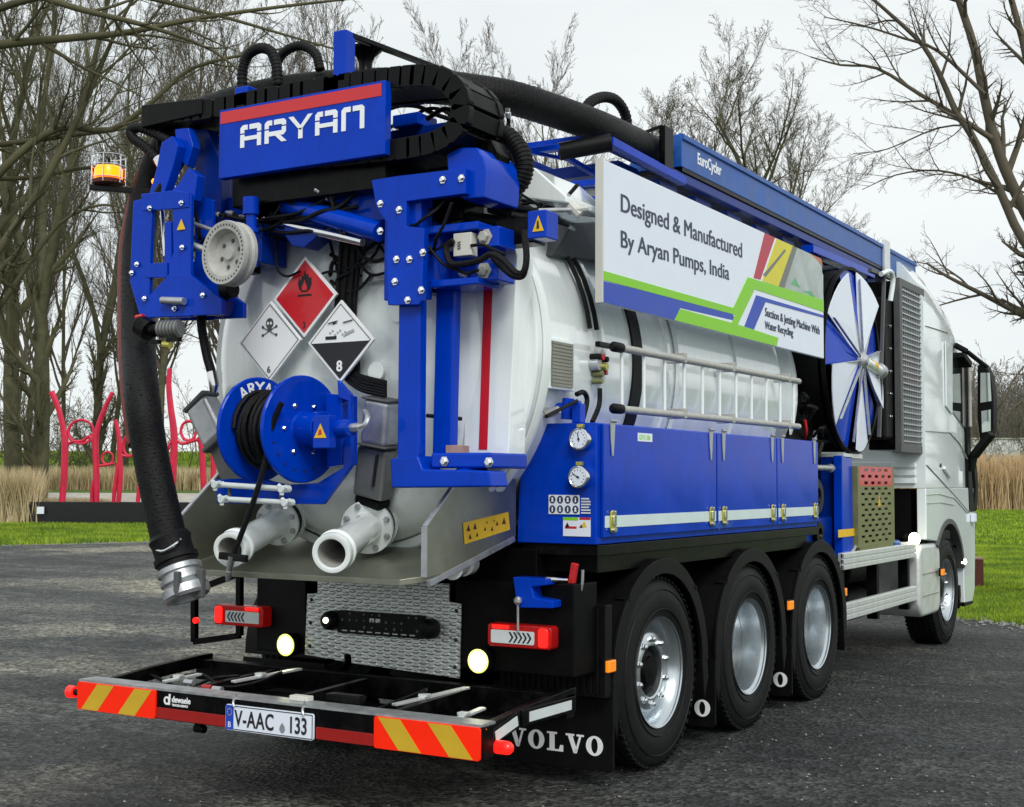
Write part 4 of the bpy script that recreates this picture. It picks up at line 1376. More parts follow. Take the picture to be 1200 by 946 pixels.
# rear face of the cabinet: two gauges, signs
for (u, v) in ((681, 515), (680, 559)):
    cx, _, cz = (1.169, -0.820, 1.783) if v == 515 else (1.164, -0.820, 1.592)
    m = MB()
    m.lathe([(0.001, -0.045), (0.046, -0.045), (0.050, -0.048), (0.056, -0.046), (0.058, -0.038), (0.058, 0.0)], (cx, -0.80, cz), (0, 1, 0), 36)
    g = m.build('pressure_gauge', 'chrome', T)
    m = MB()
    m.cyl((cx, -0.8475, cz), (cx, -0.8455, cz), 0.045, n=32)
    m.build('dial', 'matwhite', g)
    m = MB()
    for k in range(11):
        a = R_(225-27*k)
        m.bar((cx+0.032*math.cos(a), -0.8485, cz+0.032*math.sin(a)), (cx+0.040*math.cos(a), -0.8485, cz+0.040*math.sin(a)), 0.0025, 0.002, up=(0, 1, 0))
    a = R_(100 if v == 515 else 150)
    m.bar((cx-0.012*math.cos(a), -0.849, cz-0.012*math.sin(a)), (cx+0.034*math.cos(a), -0.849, cz+0.034*math.sin(a)), 0.004, 0.002, up=(0, 1, 0))
    m.cyl((cx, -0.851, cz), (cx, -0.848, cz), 0.006, n=12)
    m.build('needle', 'inkblack', g)
    m = MB()
    m.cbox((cx, -0.825, cz+0.068), (0.034, 0.03, 0.018))
    m.build('vent_plug', 'brass', g, bevel=0.003)
a_, b2_ = (0.973, -0.805, 1.500), (1.152, -0.805, 1.402)
m = MB()
m.box(a_[0], b2_[0], -0.806, -0.803, b2_[2], a_[2])
s_ = m.build('safety_sign', 'matwhite', T)
m = MB()
w_, h_ = (b2_[0]-a_[0])/4, (a_[2]-b2_[2])/2
for i in range(4):
    for j in range(2):
        m.prism(ell(w_*0.40, h_*0.42, 18, a_[0]+w_*(i+.5), b2_[2]+h_*(j+.5)), 'y', -0.8068, -0.8062)
m.build('mandatory_symbols', 'inkblue', s_, ang=0)
m = MB()
for i in range(4):
    for j in range(2):
        cx, cz = a_[0]+w_*(i+.5), b2_[2]+h_*(j+.5)
        if (i+j) % 2:
            m.prism(ell(w_*0.13, h_*0.13, 8, cx, cz+h_*0.12), 'y', -0.8076, -0.8070)
            m.prism([(cx-w_*.15, cz-h_*.22), (cx+w_*.15, cz-h_*.22), (cx+w_*.1, cz), (cx-w_*.1, cz)], 'y', -0.8076, -0.8070)
        else:
            m.prism([(cx-w_*.08, cz-h_*.25), (cx+w_*.08, cz-h_*.25), (cx+w_*.08, cz+h_*.22), (cx-w_*.08, cz+h_*.22)], 'y', -0.8076, -0.8070)
m.build('pictograms', 'signwhite', s_, ang=0)
m = MB()
q, q2 = (1.161, -0.805, 1.489), (1.215, -0.805, 1.403)
for k in range(6):
    zz = q[2]-(q[2]-q2[2])*(k+.5)/6
    m.box(q[0], q2[0]-0.008*(k % 3 == 0), -0.8055, -0.8042, zz-0.004, zz+0.004)
m.build('caption_lines', 'reflwhite', s_, ang=0)
a_, b2_ = (1.058, -0.805, 1.387), (1.215, -0.805, 1.291)
m = MB()
m.box(a_[0], b2_[0], -0.806, -0.803, b2_[2], a_[2])
s_ = m.build('warning_sign', 'matwhite', T)
m = MB()
m.box(a_[0], a_[0]+(b2_[0]-a_[0])*.55, -0.8068, -0.8062, a_[2]-0.016, a_[2])
m.build('green_header', 'inkgreen', s_)
m = MB()
m.box(a_[0]+(b2_[0]-a_[0])*.6, b2_[0], -0.8068, -0.8062, a_[2]-0.012, a_[2])
m.box(a_[0]+0.012, a_[0]+(b2_[0]-a_[0])*.5, -0.8068, -0.8062, (a_[2]+b2_[2])/2-0.01, (a_[2]+b2_[2])/2+0.002)
m.build('red_header', 'red', s_)
m = MB()
for cx, cz, sz in ((a_[0]+0.025, a_[2]-0.038, 0.012), (a_[0]+0.022, b2_[2]+0.05, 0.010), (a_[0]+0.105, b2_[2]+0.052, 0.010)):
    m.prism([(cx-sz, cz-sz*.8), (cx+sz, cz-sz*.8), (cx, cz+sz)], 'y', -0.8076, -0.8069)
m.build('small_symbols', 'inkblack', s_, ang=0)
m = MB()
cx = b2_[0]-0.035
m.prism([(cx-0.016, (a_[2]+b2_[2])/2), (cx+0.016, (a_[2]+b2_[2])/2), (cx, (a_[2]+b2_[2])/2+0.03)], 'y', -0.8076, -0.8069)
m.build('warning_triangle', 'yellow', s_, ang=0)

# ---- long grey handrails with rungs beside the tank
lad = MB()
rails = ((1.190, -0.465, 2.283), (1.190, 2.477, 2.294)), ((1.190, -0.465, 1.955), (1.190, 2.469, 1.968))
hr = None
for (p, q) in rails:
    m = MB()
    m.tube([p, q], 0.021, 14)
    o_ = m.build('handrail', 'lgrey', T)
    hr = hr or o_
    m = MB()
    p_ = Vector(p)
    dd = (Vector(q)-p_).normalized()
    m.tube([p_-dd*0.05, p_-dd*0.03, p_+dd*0.06], [0.016, 0.028, 0.027], 14)
    m.build('end_grip', 'rubber', o_)
    for t in (0.30, 0.56, 0.92):
        c_ = p_.lerp(Vector(q), t)
        m = MB()
        m.cbox((1.15, c_.y, c_.z+0.01), (0.12, 0.035, 0.06))
        m.build('rail_bracket', 'lgrey', o_, bevel=0.004)
for k in range(11):
    t = 0.03+k*0.094
    a_ = Vector(rails[0][0]).lerp(Vector(rails[0][1]), t)
    b2_ = Vector(rails[1][0]).lerp(Vector(rails[1][1]), t)
    m = MB()
    m.tube([a_+Vector((-0.01, 0, -0.01)), b2_+Vector((-0.01, 0, 0.01))], 0.010, 10)
    m.build('rung', 'white', T)

# ---- aluminium side guards, steps tank, front equipment under the cab
for zt in (0.955, 0.565):
    m = MB()
    for k in range(3):
        m.box(1.19, 1.225, 3.42, 5.60, zt-0.062+k*0.044, zt-0.062+k*0.044+0.036)
    m.box(1.17, 1.212, 3.42, 5.60, zt-0.06, zt+0.066)
    m.build('side_guard', 'alu', T, bevel=0.004)
for y in (3.52, 4.5, 5.5):
    m = MB()
    m.box(1.08, 1.168, y, y+0.07, 0.42, 0.98)
    m.build('guard_post', 'chassis', T)
m = MB()
m.prism(off(rrect(0.78, 0.66, 0.13, 6), 6.02, 0.665), 'x', 0.78, 1.245)
st_ = m.build('step_tank', 'alu', T, bevel=0.035, seg=4)
m = MB()
m.box(1.246, 1.250, 5.72, 6.33, 0.72, 0.735)
m.box(1.246, 1.250, 5.72, 6.33, 0.52, 0.532)
m.build('seam', 'galv', st_)
m = MB()
m.sphere((1.20, 5.62, 1.05), 0.065, 14, (0.8, 1, 1))  # lit ball made larger to take in the lamp's glare
m.build('work_lamp', 'lampwarm', T)
m = MB()
m.cyl((1.12, 5.66, 1.06), (1.18, 5.63, 1.05), 0.05, n=12)
m.box(0.98, 1.15, 5.3, 5.75, 1.0, 1.03)
m.build('lamp_bracket', 'plastic', T)

# ================================================================ rear end: beam, lamps, panels
def bolts(pts, parent, r=0.016, h=0.014, d=(0, -1, 0), mt='chrome', name='bolt'):
    src = None
    for p in pts:
        if src is None:
            m = MB()
            m.lathe([(r*1.5, 0), (r*1.5, h*0.25), (r, h*0.3), (r, h), (r*0.8, h*1.15), (0.0005, h*1.15)], p, d, 6)
            src = m.build(name, mt, parent, loc=p)
        else:
            copy_part(src, parent, p)

m = MB()
m.box(-1.25, 1.25, -1.885, -1.78, 0.365, 0.508)
beam = m.build('underrun_beam', 'black', T, bevel=0.006)
m = MB()
m.box(-1.25, 1.25, -1.89, -1.77, 0.5085, 0.520)
m.build('beam_cap', 'galv', beam)
def hatch(x0, x1, flip):
    z0, z1 = 0.366, 0.508
    m = MB()
    m.prism(off(rrect(x1-x0, z1-z0, 0.012), (x0+x1)/2, (z0+z1)/2), 'y', -1.899, -1.886)
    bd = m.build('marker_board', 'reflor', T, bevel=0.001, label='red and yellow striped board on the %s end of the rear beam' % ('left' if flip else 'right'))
    w = (x1-x0)
    for c in (0.27, 0.75):
        s = MB()
        xa, ww, sh = x0+w*c, w*0.215, 0.115
        if flip:
            pts = [(xa-sh/2-ww/2, z0+.003), (xa-sh/2+ww/2, z0+.003), (xa+sh/2+ww/2, z1-.003), (xa+sh/2-ww/2, z1-.003)]
        else:
            xa = x1-w*c
            pts = [(xa+sh/2-ww/2, z0+.003), (xa+sh/2+ww/2, z0+.003), (xa-sh/2+ww/2, z1-.003), (xa-sh/2-ww/2, z1-.003)]
        s.prism(pts, 'y', -1.901, -1.8992)
        s.build('yellow_stripe', 'reflye', bd, ang=0)
hatch(-1.25, -0.685, True)
hatch(0.685, 1.25, False)
for x0, x1 in ((-0.68, -0.21), (0.345, 0.68)):
    m = MB()
    m.box(x0, x1, -1.891, -1.886, 0.370, 0.425)
    m.build('red_reflector_strip', 'reflred', beam, bevel=0.001)
# maker's sticker
m = MB()
cx, cz = -0.615, 0.462
n = 20
for k in range(n):
    a, b_ = 2*PI*k/n, 2*PI*(k+1)/n
    m.prism([(cx+.021*math.cos(a), cz+.021*math.sin(a)), (cx+.021*math.cos(b_), cz+.021*math.sin(b_)), (cx+.010*math.cos(b_), cz+.012*math.sin(b_)), (cx+.010*math.cos(a), cz+.012*math.sin(a))], 'y', -1.8875, -1.8855)
m.prism([(cx+.010, cz-.02), (cx+.022, cz-.02), (cx+.026, cz+.034), (cx+.014, cz+.034)], 'y', -1.8877, -1.8855)
m.build('dealer_logo', 'signwhite', beam, ang=0)
text('dewaele', 0.042, 'dealer_lettering', 'signwhite', beam, (cx+0.034, -1.887, 0.458), 'rear', bold=0.001, ext=0.001, xs=0.92)
text('TRUCKS & SERVICE', 0.015, 'dealer_caption', 'signwhite', beam, (cx+0.036, -1.887, 0.439), 'rear', bold=0.0004, ext=0.001, xs=0.85)
# licence plate
x0, x1, z0, z1 = -0.205, 0.340, 0.362, 0.484
m = MB()
m.prism(off(rrect(x1-x0, z1-z0, 0.012), (x0+x1)/2, (z0+z1)/2), 'y', -1.903, -1.893)
pl_ = m.build('licence_plate', 'matwhite', T, bevel=0.001)
m = MB()
for a, b_, c, d in ((x0+.004, x1-.004, z0+.004, z0+.008), (x0+.004, x1-.004, z1-.008, z1-.004), (x1-.009, x1-.005, z0+.006, z1-.006)):
    m.box(a, b_, -1.9042, -1.9028, c, d)
m.build('plate_border', 'inkblack', pl_)
m = MB()
m.box(x0+.003, x0+.052, -1.9044, -1.9031, z0+.003, z1-.003)
m.build('country_band', 'plateblue', pl_)
m = MB()
for k in range(12):
    a = 2*PI*k/12
    m.prism(ell(0.0022, 0.0022, 5, x0+.027+.014*math.cos(a), z1-.035+.016*math.sin(a)), 'y', -1.9050, -1.9044)
m.build('star_circle', 'yellow', pl_, ang=0)
text('B', 0.038, 'country_letter', 'signwhite', pl_, (x0+.016, -1.9047, z0+.014), 'rear', ext=0.0006)
text('V-AAC', 0.108, 'plate_lettering', 'inkblack', pl_, (x0+.060, -1.9042, z0+.024), 'rear', bold=0.0016, ext=0.0012, xs=0.73, space=1.08)
text('133', 0.108, 'plate_lettering', 'inkblack', pl_, (x0+.392, -1.9042, z0+.024), 'rear', bold=0.0016, ext=0.0012, xs=0.73, space=1.0)
m = MB()
cx, cz = x0+.358, z0+.036
m.prism(ell(0.016, 0.020, 14, cx, cz), 'y', -1.9044, -1.9038)
m.prism([(cx-.018, cz-.005), (cx+.018, cz-.005), (cx+.014, cz+.012), (cx, cz+.03), (cx-.014, cz+.012)], 'y', -1.9047, -1.9041)
m.build('inspection_seal', 'galv', pl_, ang=0)
for x_ in (x0+0.055, x1-0.06):
    m = MB()
    m.tube([(x_-0.03, -1.86, z1+0.045), (x_, -1.91, z1+0.015), (x_+0.01, -1.915, z1-0.005)], 0.006, 6, smooth=3)
    m.build('plate_clip', 'galv', pl_)
m = MB()
m.box(0.13, 0.24, -1.83, -1.78, 0.5205, 0.545)
m.build('plate_lamp', 'cream', beam, bevel=0.004)

# platform frame between the beam and the chassis
for sx in (-1, 1):
    m = MB()
    m.prism([(-1.79, 0.40), (-1.79, 0.502), (-1.45, 0.535), (-1.02, 0.56), (-0.96, 0.56), (-0.96, 0.49), (-1.3, 0.475), (-1.6, 0.45)], 'x', sx*1.20-0.02, sx*1.20+0.02)
    m.build('side_arm', 'black', T, bevel=0.004)
m = MB()
m.box(-1.22, 1.22, -1.06, -0.98, 0.42, 0.535)
m.build('rear_cross_beam', 'black', T, bevel=0.004)
m = MB()
m.box(-0.98, 0.98, -1.76, -1.07, 0.385, 0.40)
m.build('floor_plate', 'chassis', T, bevel=0.003)
for x_ in (-0.62, 0.02, 0.66):
    m = MB()
    m.prism([(-1.77, 0.42), (-1.77, 0.50), (-1.08, 0.525), (-1.08, 0.42)], 'x', x_-0.02, x_+0.02)
    m.build('platform_rib', 'black', T, bevel=0.003)
m = MB()
m.box(0.28, 0.48, -1.745, -1.68, 0.470, 0.555)
m.build('step_hook', 'black', T, bevel=0.008)
# aluminium stay bars
for a, b_ in (((-0.438, -1.600, 0.534), (-0.368, -1.150, 0.552)), ((0.581, -1.600, 0.507), (0.673, -1.100, 0.531)), ((-0.806, -1.720, 0.520), (-0.760, -1.500, 0.536)), ((0.981, -1.720, 0.483), (0.985, -1.450, 0.506))):
    m = MB()
    m.bar(a, b_, 0.035, 0.012)
    q = Vector(a).lerp(Vector(b_), 0.4)
    m.cbox((q.x, q.y, q.z+0.012), (0.05, 0.04, 0.014))
    m.build('stay_bar', 'alu', T, bevel=0.002)
for p_, c_ in (((-0.645, -1.700, 0.526), 'galv'), ((-0.520, -1.700, 0.510), 'lampred2'), ((-0.449, -1.700, 0.507), 'galv')):
    m = MB()
    m.cyl((p_[0]-0.03, p_[1], p_[2]), (p_[0]+0.03, p_[1], p_[2]), 0.016, n=10)
    m.cyl((p_[0], p_[1], p_[2]-0.04), (p_[0], p_[1], p_[2]), 0.012, n=8)
    m.build('coupling', c_, T)
# air and cable runs over the platform
for pts in ([(-0.978, -1.500, 0.497), (-0.760, -1.500, 0.536), (-0.595, -1.500, 0.482), (-0.371, -1.500, 0.523), (-0.200, -1.500, 0.588)], [(-1.223, -1.450, 0.504), (-0.931, -1.450, 0.444), (-0.715, -1.450, 0.511), (-0.534, -1.450, 0.539)], [(0.081, -1.400, 0.495), (0.270, -1.400, 0.426), (0.478, -1.400, 0.495), (0.630, -1.400, 0.557)]):
    m = MB()
    m.tube(pts, 0.009, 6, smooth=4)
    m.build('cable', 'rubber', T)
# folding arms with white reflectors on the right
for (pa, pb_) in (((1.215, -1.767, 0.438), (1.215, -1.524, 0.491)), ((1.215, -1.502, 0.488), (1.215, -0.983, 0.485))):
    m = MB()
    pa, pb_ = Vector(pa), Vector(pb_)
    m.bar(pa, pb_, 0.03, 0.075)
    ar = m.build('reflector_arm', 'black', T, bevel=0.004)
    m = MB()
    d_ = (pb_-pa)
    m.bar(pa+d_*0.12+Vector((0.0165, 0, 0)), pa+d_*0.90+Vector((0.0165, 0, 0)), 0.004, 0.045)
    m.build('white_reflector', 'reflwhite', ar)
m = MB()
p_ = Vector((1.270, -1.734, 0.401))
m.cyl((1.235, p_.y, p_.z), (1.29, p_.y, p_.z), 0.030, n=14)
m.sphere((1.29, p_.y, p_.z), 0.030, 12)
m.build('end_outline_lamp', 'lampred', T)
m = MB()
p_ = Vector((1.220, -1.746, 0.450))
m.sphere((1.225, -1.845, 0.495), 0.026, 12)
m.build('end_outline_lamp', 'orange', T)
m = MB()
m.cyl((-1.25, -1.84, 0.435), (-1.335, -1.84, 0.438), 0.018, n=12)
st_ = m.build('lamp_stalk', 'rubber', T)
m = MB()
m.cyl((-1.332, -1.84, 0.438), (-1.375, -1.84, 0.438), 0.030, 0.034, n=14)
m.build('end_outline_lamp', 'lampred', st_)
m = MB()
m.cyl((-0.47, -1.83, 0.33), (-0.41, -1.83, 0.33), 0.02, n=10)
m.box(-0.46, -0.42, -1.85, -1.81, 0.33, 0.365)
m.build('towing_stub', 'black', beam)

# black rear wall panels, tread plate
m = MB()
m.box(-0.86, -0.50, -0.955, -0.90, 0.60, 1.10)
m.build('rear_panel', 'plastic', T, bevel=0.008)
m = MB()
m.box(0.50, 1.20, -0.955, -0.70, 0.60, 1.06)
m.build('rear_panel', 'chassis', T, bevel=0.008)
m = MB()
m.box(-0.9, 0.9, -0.80, -0.56, 0.90, 1.22)
m.build('rear_cross_member', 'chassis', T, bevel=0.008)
m = MB()
m.prism([(-0.403, 1.025), (0.472, 1.034), (0.472, 0.941), (0.547, 0.932), (0.539, 0.550), (-0.159, 0.578), (-0.165, 0.624), (-0.212, 0.625), (-0.211, 0.583), (-0.487, 0.601), (-0.474, 0.937), (-0.401, 0.945)], 'y', -0.972, -0.962)
tr = m.build('tread_plate', 'tread', T, bevel=0.001)
bolts([(-0.444, -0.972, 0.906), (-0.448, -0.972, 0.779), (-0.451, -0.972, 0.651), (0.520, -0.972, 0.896), (0.516, -0.972, 0.746), (0.512, -0.972, 0.606)], tr, r=0.008, h=0.006, mt='inkblack', name='rivet')
a_, b_ = (-0.231, -0.990, 0.862), (0.330, -0.990, 0.736)
m = MB()
m.box(a_[0], b_[0], -1.01, -0.972, b_[2]+0.005, a_[2])
pn = m.build('control_panel', 'plastic', T, bevel=0.004)
for (uu_, c_) in (((-0.281, -1.000, 0.804), 1), ((0.369, -1.000, 0.797), 0)):
    m = MB()
    m.lathe([(0.052, 0.03), (0.054, 0.0), (0.050, -0.03), (0.035, -0.05), (0.001, -0.055)], (uu_[0], -1.0, uu_[2]), (0, 1, 0), 24)
    m.build('round_cap', 'plastic', pn)
    if c_:
        m = MB()
        m.sphere((uu_[0]+0.005, -1.052, uu_[2]+0.005), 0.016, 10)
        m.build('panel_lamp', 'lampwhite', pn)
random.seed(8)
m = MB()
for i in range(11):
    for j in range(3):
        if random.random() < 0.25: continue
        cx = a_[0]+(b_[0]-a_[0])*(0.07+0.087*i)+random.uniform(-.005, .005)
        cz = b_[2]+0.03+(a_[2]-b_[2])*(0.12+0.27*j)
        r = random.uniform(0.004, 0.009)
        m.prism(ell(r, r, 8, cx, cz), 'y', -1.0125, -1.0105)
m.build('panel_symbols', 'dgrey', pn, ang=0)
m = MB()
for i in range(9):
    cx = a_[0]+(b_[0]-a_[0])*(0.06+0.1*i)
    m.box(cx, cx+0.035, -1.0115, -1.0105, b_[2]+0.018, b_[2]+0.024)
m.box(a_[0]+0.22, a_[0]+0.25, -1.012, -1.0105, b_[2]+0.075, b_[2]+0.095)
m.box(a_[0]+0.26, a_[0]+0.29, -1.012, -1.0105, b_[2]+0.075, b_[2]+0.095)
m.build('panel_captions', 'galv', pn, ang=0)

# tail lamps with chevron reflectors
def tail(xc, zc, side):
    yb = -1.03
    m = MB()
    m.prism(off(rrect(0.37, 0.115, 0.02), xc, zc), 'y', yb, yb+0.08)
    t = m.build('tail_lamp', 'lampred2', T, bevel=0.008, label='red combination tail lamp on the %s with grey chevron insert' % ('left' if side < 0 else 'right'))
    m = MB()
    m.prism(off(rrect(0.25, 0.065, 0.008), xc-side*0.035, zc-0.005), 'y', yb-0.006, yb-0.0005)
    m.build('reflector_insert', 'reflwhite', t)
    m = MB()
    for k in range(5):
        cx = xc-side*0.055+side*(k*0.026)
        for s_ in (-1, 1):
            m.prism([(cx, zc-.005+s_*0.026), (cx+side*0.010, zc-.005+s_*0.026), (cx+side*0.028, zc-.005), (cx+side*0.018, zc-.005)], 'y', yb-0.0085, yb-0.0063)
    m.build('chevrons', 'inkblack', t, ang=0)
    m = MB()
    m.prism(off(rrect(0.055, 0.095, 0.015), xc+side*0.143, zc), 'y', yb-0.012, yb-0.0005)
    m.build('lit_lens', 'lampred', t, bevel=0.004)
    m = MB()
    m.prism(off(rrect(0.10, 0.020, 0.006), xc-side*0.105, zc+0.043), 'y', yb-0.008, yb-0.0005)
    m.build('lit_lens', 'lampred', t, bevel=0.002)
tail(-0.93, 0.795, -1)
tail(0.93, 0.795, 1)
for p_, s_ in (((-0.577, -0.990, 0.654), -1), ((0.690, -0.990, 0.656), 1)):
    m = MB()
    m.prism(off(rrect(0.105, 0.125, 0.035), p_[0], p_[2]), 'y', -1.03, -0.96)
    h = m.build('work_lamp', 'plastic', T, bevel=0.006)
    m = MB()
    m.lathe([(0.001, -0.012), (0.03, -0.010), (0.046, -0.003), (0.050, 0.004)], (p_[0], -1.032, p_[2]), (0, 1, 0), 24)
    m.build('lit_lens', 'lampwhite', h)
    m = MB()
    m.lathe([(0.050, -0.002), (0.056, -0.004), (0.061, 0.001), (0.061, 0.004)], (p_[0], -1.032, p_[2]), (0, 1, 0), 24)
    m.build('lens_rim', 'lamprim', h)
# square tube bracket on the left
pts = [(-1.299, -1.000, 0.921), (-1.291, -1.000, 0.623), (-0.942, -1.000, 0.680), (-0.949, -1.000, 1.034), (-1.299, -1.000, 0.921)]
m = MB()
for a, b_ in zip(pts[:-1], pts[1:]):
    m.bar(a, b_, 0.035, 0.035)
br = m.build('side_bracket', 'black', T, bevel=0.003)
m = MB()
q = (-1.255, -1.020, 0.751)
m.cyl((q[0], q[1], q[2]), (q[0], q[1]-0.02, q[2]), 0.018, n=12)
m.build('side_reflector', 'lampred', br)

# blue hitch and red lever low on the right
m = MB()
m.prism([(0.898, 1.090), (1.090, 1.089), (1.090, 1.056), (1.007, 1.044), (1.022, 0.994), (1.129, 0.982), (1.129, 0.945), (0.919, 0.938), (0.913, 1.006)], 'y', -1.04, -0.94)
hi = m.build('hose_bracket', 'blue', T, bevel=0.006)
m = MB()
m.tube([(0.936, -1.050, 0.966), (0.937, -1.050, 0.823)], 0.006, 6)
m.sphere((0.942, -1.060, 0.976), 0.022, 10)
m.build('toggle_rod', 'galv', hi)
m = MB()
m.cyl((1.069, -1.000, 1.083), (1.130, -0.900, 1.075), 0.012, n=10)
m.build('hydraulic_rod', 'chrome', hi)
m = MB()
m.bar((1.157, -0.860, 1.159), (1.128, -0.860, 1.000), 0.035, 0.03)
m.build('lever', 'red', T, bevel=0.006)
m = MB()
m.tube([(1.206, -0.870, 1.128), (1.197, -0.870, 1.034), (1.134, -0.870, 0.920), (1.070, -0.870, 0.925)], 0.008, 6, smooth=3)
m.build('lever_cable', 'galv', T)
m = MB()
m.cyl((0.638, -1.100, 1.145), (0.741, -1.350, 1.136), 0.05, n=18)
m.cyl((0.610, -1.000, 1.147), (0.638, -1.100, 1.145), 0.06, n=18)
m.build('drain_stub', 'white', T, bevel=0.003)

# ================================================================ stainless drip trough
def fz(y): return 1.105+(y+1.6)*0.235
m = MB()
fl = [(-0.80, -1.47), (-0.66, -1.62), (0.62, -1.62), (0.785, -1.50), (0.785, -0.86), (-0.80, -0.86)]
m.add([(x, y, fz(y)) for x, y in fl]+[(x, y, fz(y)-0.03) for x, y in fl], [tuple(range(6)), tuple(range(6, 12))[::-1]]+[(i, (i+1) % 6, 6+(i+1) % 6, 6+i) for i in range(6)])
trough = m.build('drip_trough', 'steel', T, bevel=0.003)
for sx, xx in ((-1, -0.80), (1, 0.785)):
    m = MB()
    m.prism([(-1.47 if sx < 0 else -1.50, fz(-1.5)), (-1.64, fz(-1.62)+0.02), (-1.655, 1.35), (-1.60, 1.40), (-1.30, 1.635), (-0.68, 1.86), (-0.68, 1.66), (-0.83, 1.64), (-0.83, fz(-0.83))], 'x', xx-0.006, xx+0.006)
    m.build('side_wall', 'steel', trough, bevel=0.0)
    m = MB()                                    # folded lips
    m.bar((xx, -1.655, 1.12), (xx, -1.655, 1.355), 0.03, 0.012, up=(0, 1, 0))
    m.bar((xx, -1.655, 1.355), (xx, -1.30, 1.640), 0.022, 0.012)
    m.bar((xx, -1.30, 1.640), (xx, -0.68, 1.865), 0.022, 0.012)
    m.bar((xx, -1.62, fz(-1.62)-0.012), (xx, -0.84, fz(-0.84)-0.012), 0.02, 0.03)
    m.build('folded_edge', 'galv', trough, bevel=0.002)
    bolts([(xx-0.007*1, -1.52, 1.22), (xx-0.007, -1.40, 1.24)], trough, r=0.008, h=0.006, d=(-1, 0, 0) if sx > 0 else (1, 0, 0), name='rivet')
m = MB()
q = [(0.797, -1.340, 1.365), (0.797, -0.913, 1.411), (0.797, -0.895, 1.319), (0.797, -1.323, 1.261)]
m.add([(0.7935, b[1], b[2]) for b in q]+[(0.7955, b[1], b[2]) for b in q], [(0, 1, 2, 3), (7, 6, 5, 4), (0, 4, 5, 1), (1, 5, 6, 2), (2, 6, 7, 3), (3, 7, 4, 0)])
ys_ = m.build('warning_sticker', 'yellow', trough, ang=0)
m = MB()
Q = [Vector(b) for b in q]
def onst(a, b): return Q[0].lerp(Q[1], a).lerp(Q[3].lerp(Q[2], a), b)
for a, b, r in ((.10, .3, .018), (.24, .3, .018), (.12, .72, .014), (.27, .72, .012), (.45, .55, .012), (.60, .65, .013), (.72, .45, .013), (.88, .42, .02), (.5, .25, .008), (.66, .25, .008)):
    c = onst(a, b)
    m.add([(0.7965, c.y-r, c.z-r*.8), (0.7965, c.y+r, c.z-r*.8), (0.7965, c.y, c.z+r)], [(0, 1, 2)])
m.build('sticker_symbols', 'rust', ys_, ang=0)

# ================================================================ outlet pipes and knife-gate valves
def outlet(pm, pf, rp, rf, name='outlet_pipe'):
    pm, pf = Vector(pm), Vector(pf)
    d = (pf-pm)
    L = d.length
    d.normalize()
    m = MB()
    m.lathe([(rp*0.86, 0.10), (rp*0.86, 0.004), (rp*0.98, 0.0), (rp*1.17, 0.002), (rp*1.19, 0.012), (rp*1.19, 0.045), (rp*1.08, 0.052), (rp*1.08, 0.065), (rp*1.24, 0.072), (rp*1.24, 0.088), (rp*1.02, 0.098), (rp, 0.115), (rp, L-0.02)], pm, d, 40)
    o = m.build(name, 'white', T, ang=40)
    m = MB()
    m.lathe([(rp*0.85, 0.012), (rp*0.84, L-0.05), (0.001, L-0.05)], pm, d, 30)
    m.build('pipe_bore', 'lgrey', o)
    m = MB()
    m.lathe([(rp, L-0.03), (rf, L-0.03), (rf, L-0.006), (rp, L-0.006)], pm, d, 40)
    m.build('flange', 'white', o, bevel=0.002)
    m = MB()
    m.lathe([(rp, L-0.004), (rf*0.93, L-0.004), (rf*0.93, L+0.05), (rp, L+0.05)], pm, d, 32)
    m.build('valve_body', 'plastic', o, bevel=0.003)
    m = MB()
    m.lathe([(rp, L+0.051), (rf*1.02, L+0.051), (rf*1.02, L+0.075), (rp*1.1, L+0.08), (rp*1.1, L+0.30)], pm, d, 40)
    m.build('rear_flange', 'white', o, ang=40)
    up = Vector((0, 0, 1))
    a = d.cross(up).normalized()
    b = a.cross(d)
    bolts([pf-d*0.03+(a*math.cos(R_(t))+b*math.sin(R_(t)))*rf*0.83 for t in range(22, 360, 45)], o, r=0.012, h=0.016, d=-d, mt='galv')
    return o, d
P1, d_1 = outlet((-0.255, -1.840, 1.222), (-0.404, -1.300, 1.345), 0.075, 0.122)
P2, d_2 = outlet((0.398, -1.860, 1.227), (0.193, -1.300, 1.335), 0.080, 0.138)
# right actuator: lower dark gearbox and upper silver cylinder
def quadbox(m, base, top, w, dp):
    base, top = Vector(base), Vector(top)
    m.bar(base, top, w, dp, up=(0, 1, 0))
m = MB()
quadbox(m, (0.241, -1.330, 1.484), (0.293, -1.360, 1.739), 0.19, 0.11)
ga = m.build('valve_gearbox', 'mgrey', T, bevel=0.02, seg=3)
m = MB()
quadbox(m, (0.293, -1.400, 1.540), (0.336, -1.425, 1.698), 0.012, 0.012)
m.build('slot', 'inkblack', ga)
m = MB()
quadbox(m, (0.221, -1.310, 1.444), (0.234, -1.320, 1.488), 0.16, 0.10)
m.build('base_block', 'plastic', ga, bevel=0.01)
m = MB()
b0, b1 = Vector((0.313, -1.380, 1.747)), Vector((0.351, -1.400, 1.978))
quadbox(m, b0, b1, 0.165, 0.13)
ac = m.build('valve_actuator', 'galv', T, bevel=0.03, seg=4)
m = MB()
quadbox(m, b0+(b1-b0)*-0.03, b0+(b1-b0)*0.03, 0.175, 0.14)
quadbox(m, b0+(b1-b0)*0.97, b0+(b1-b0)*1.03, 0.175, 0.14)
m.build('end_plate', 'dgrey', ac, bevel=0.012)
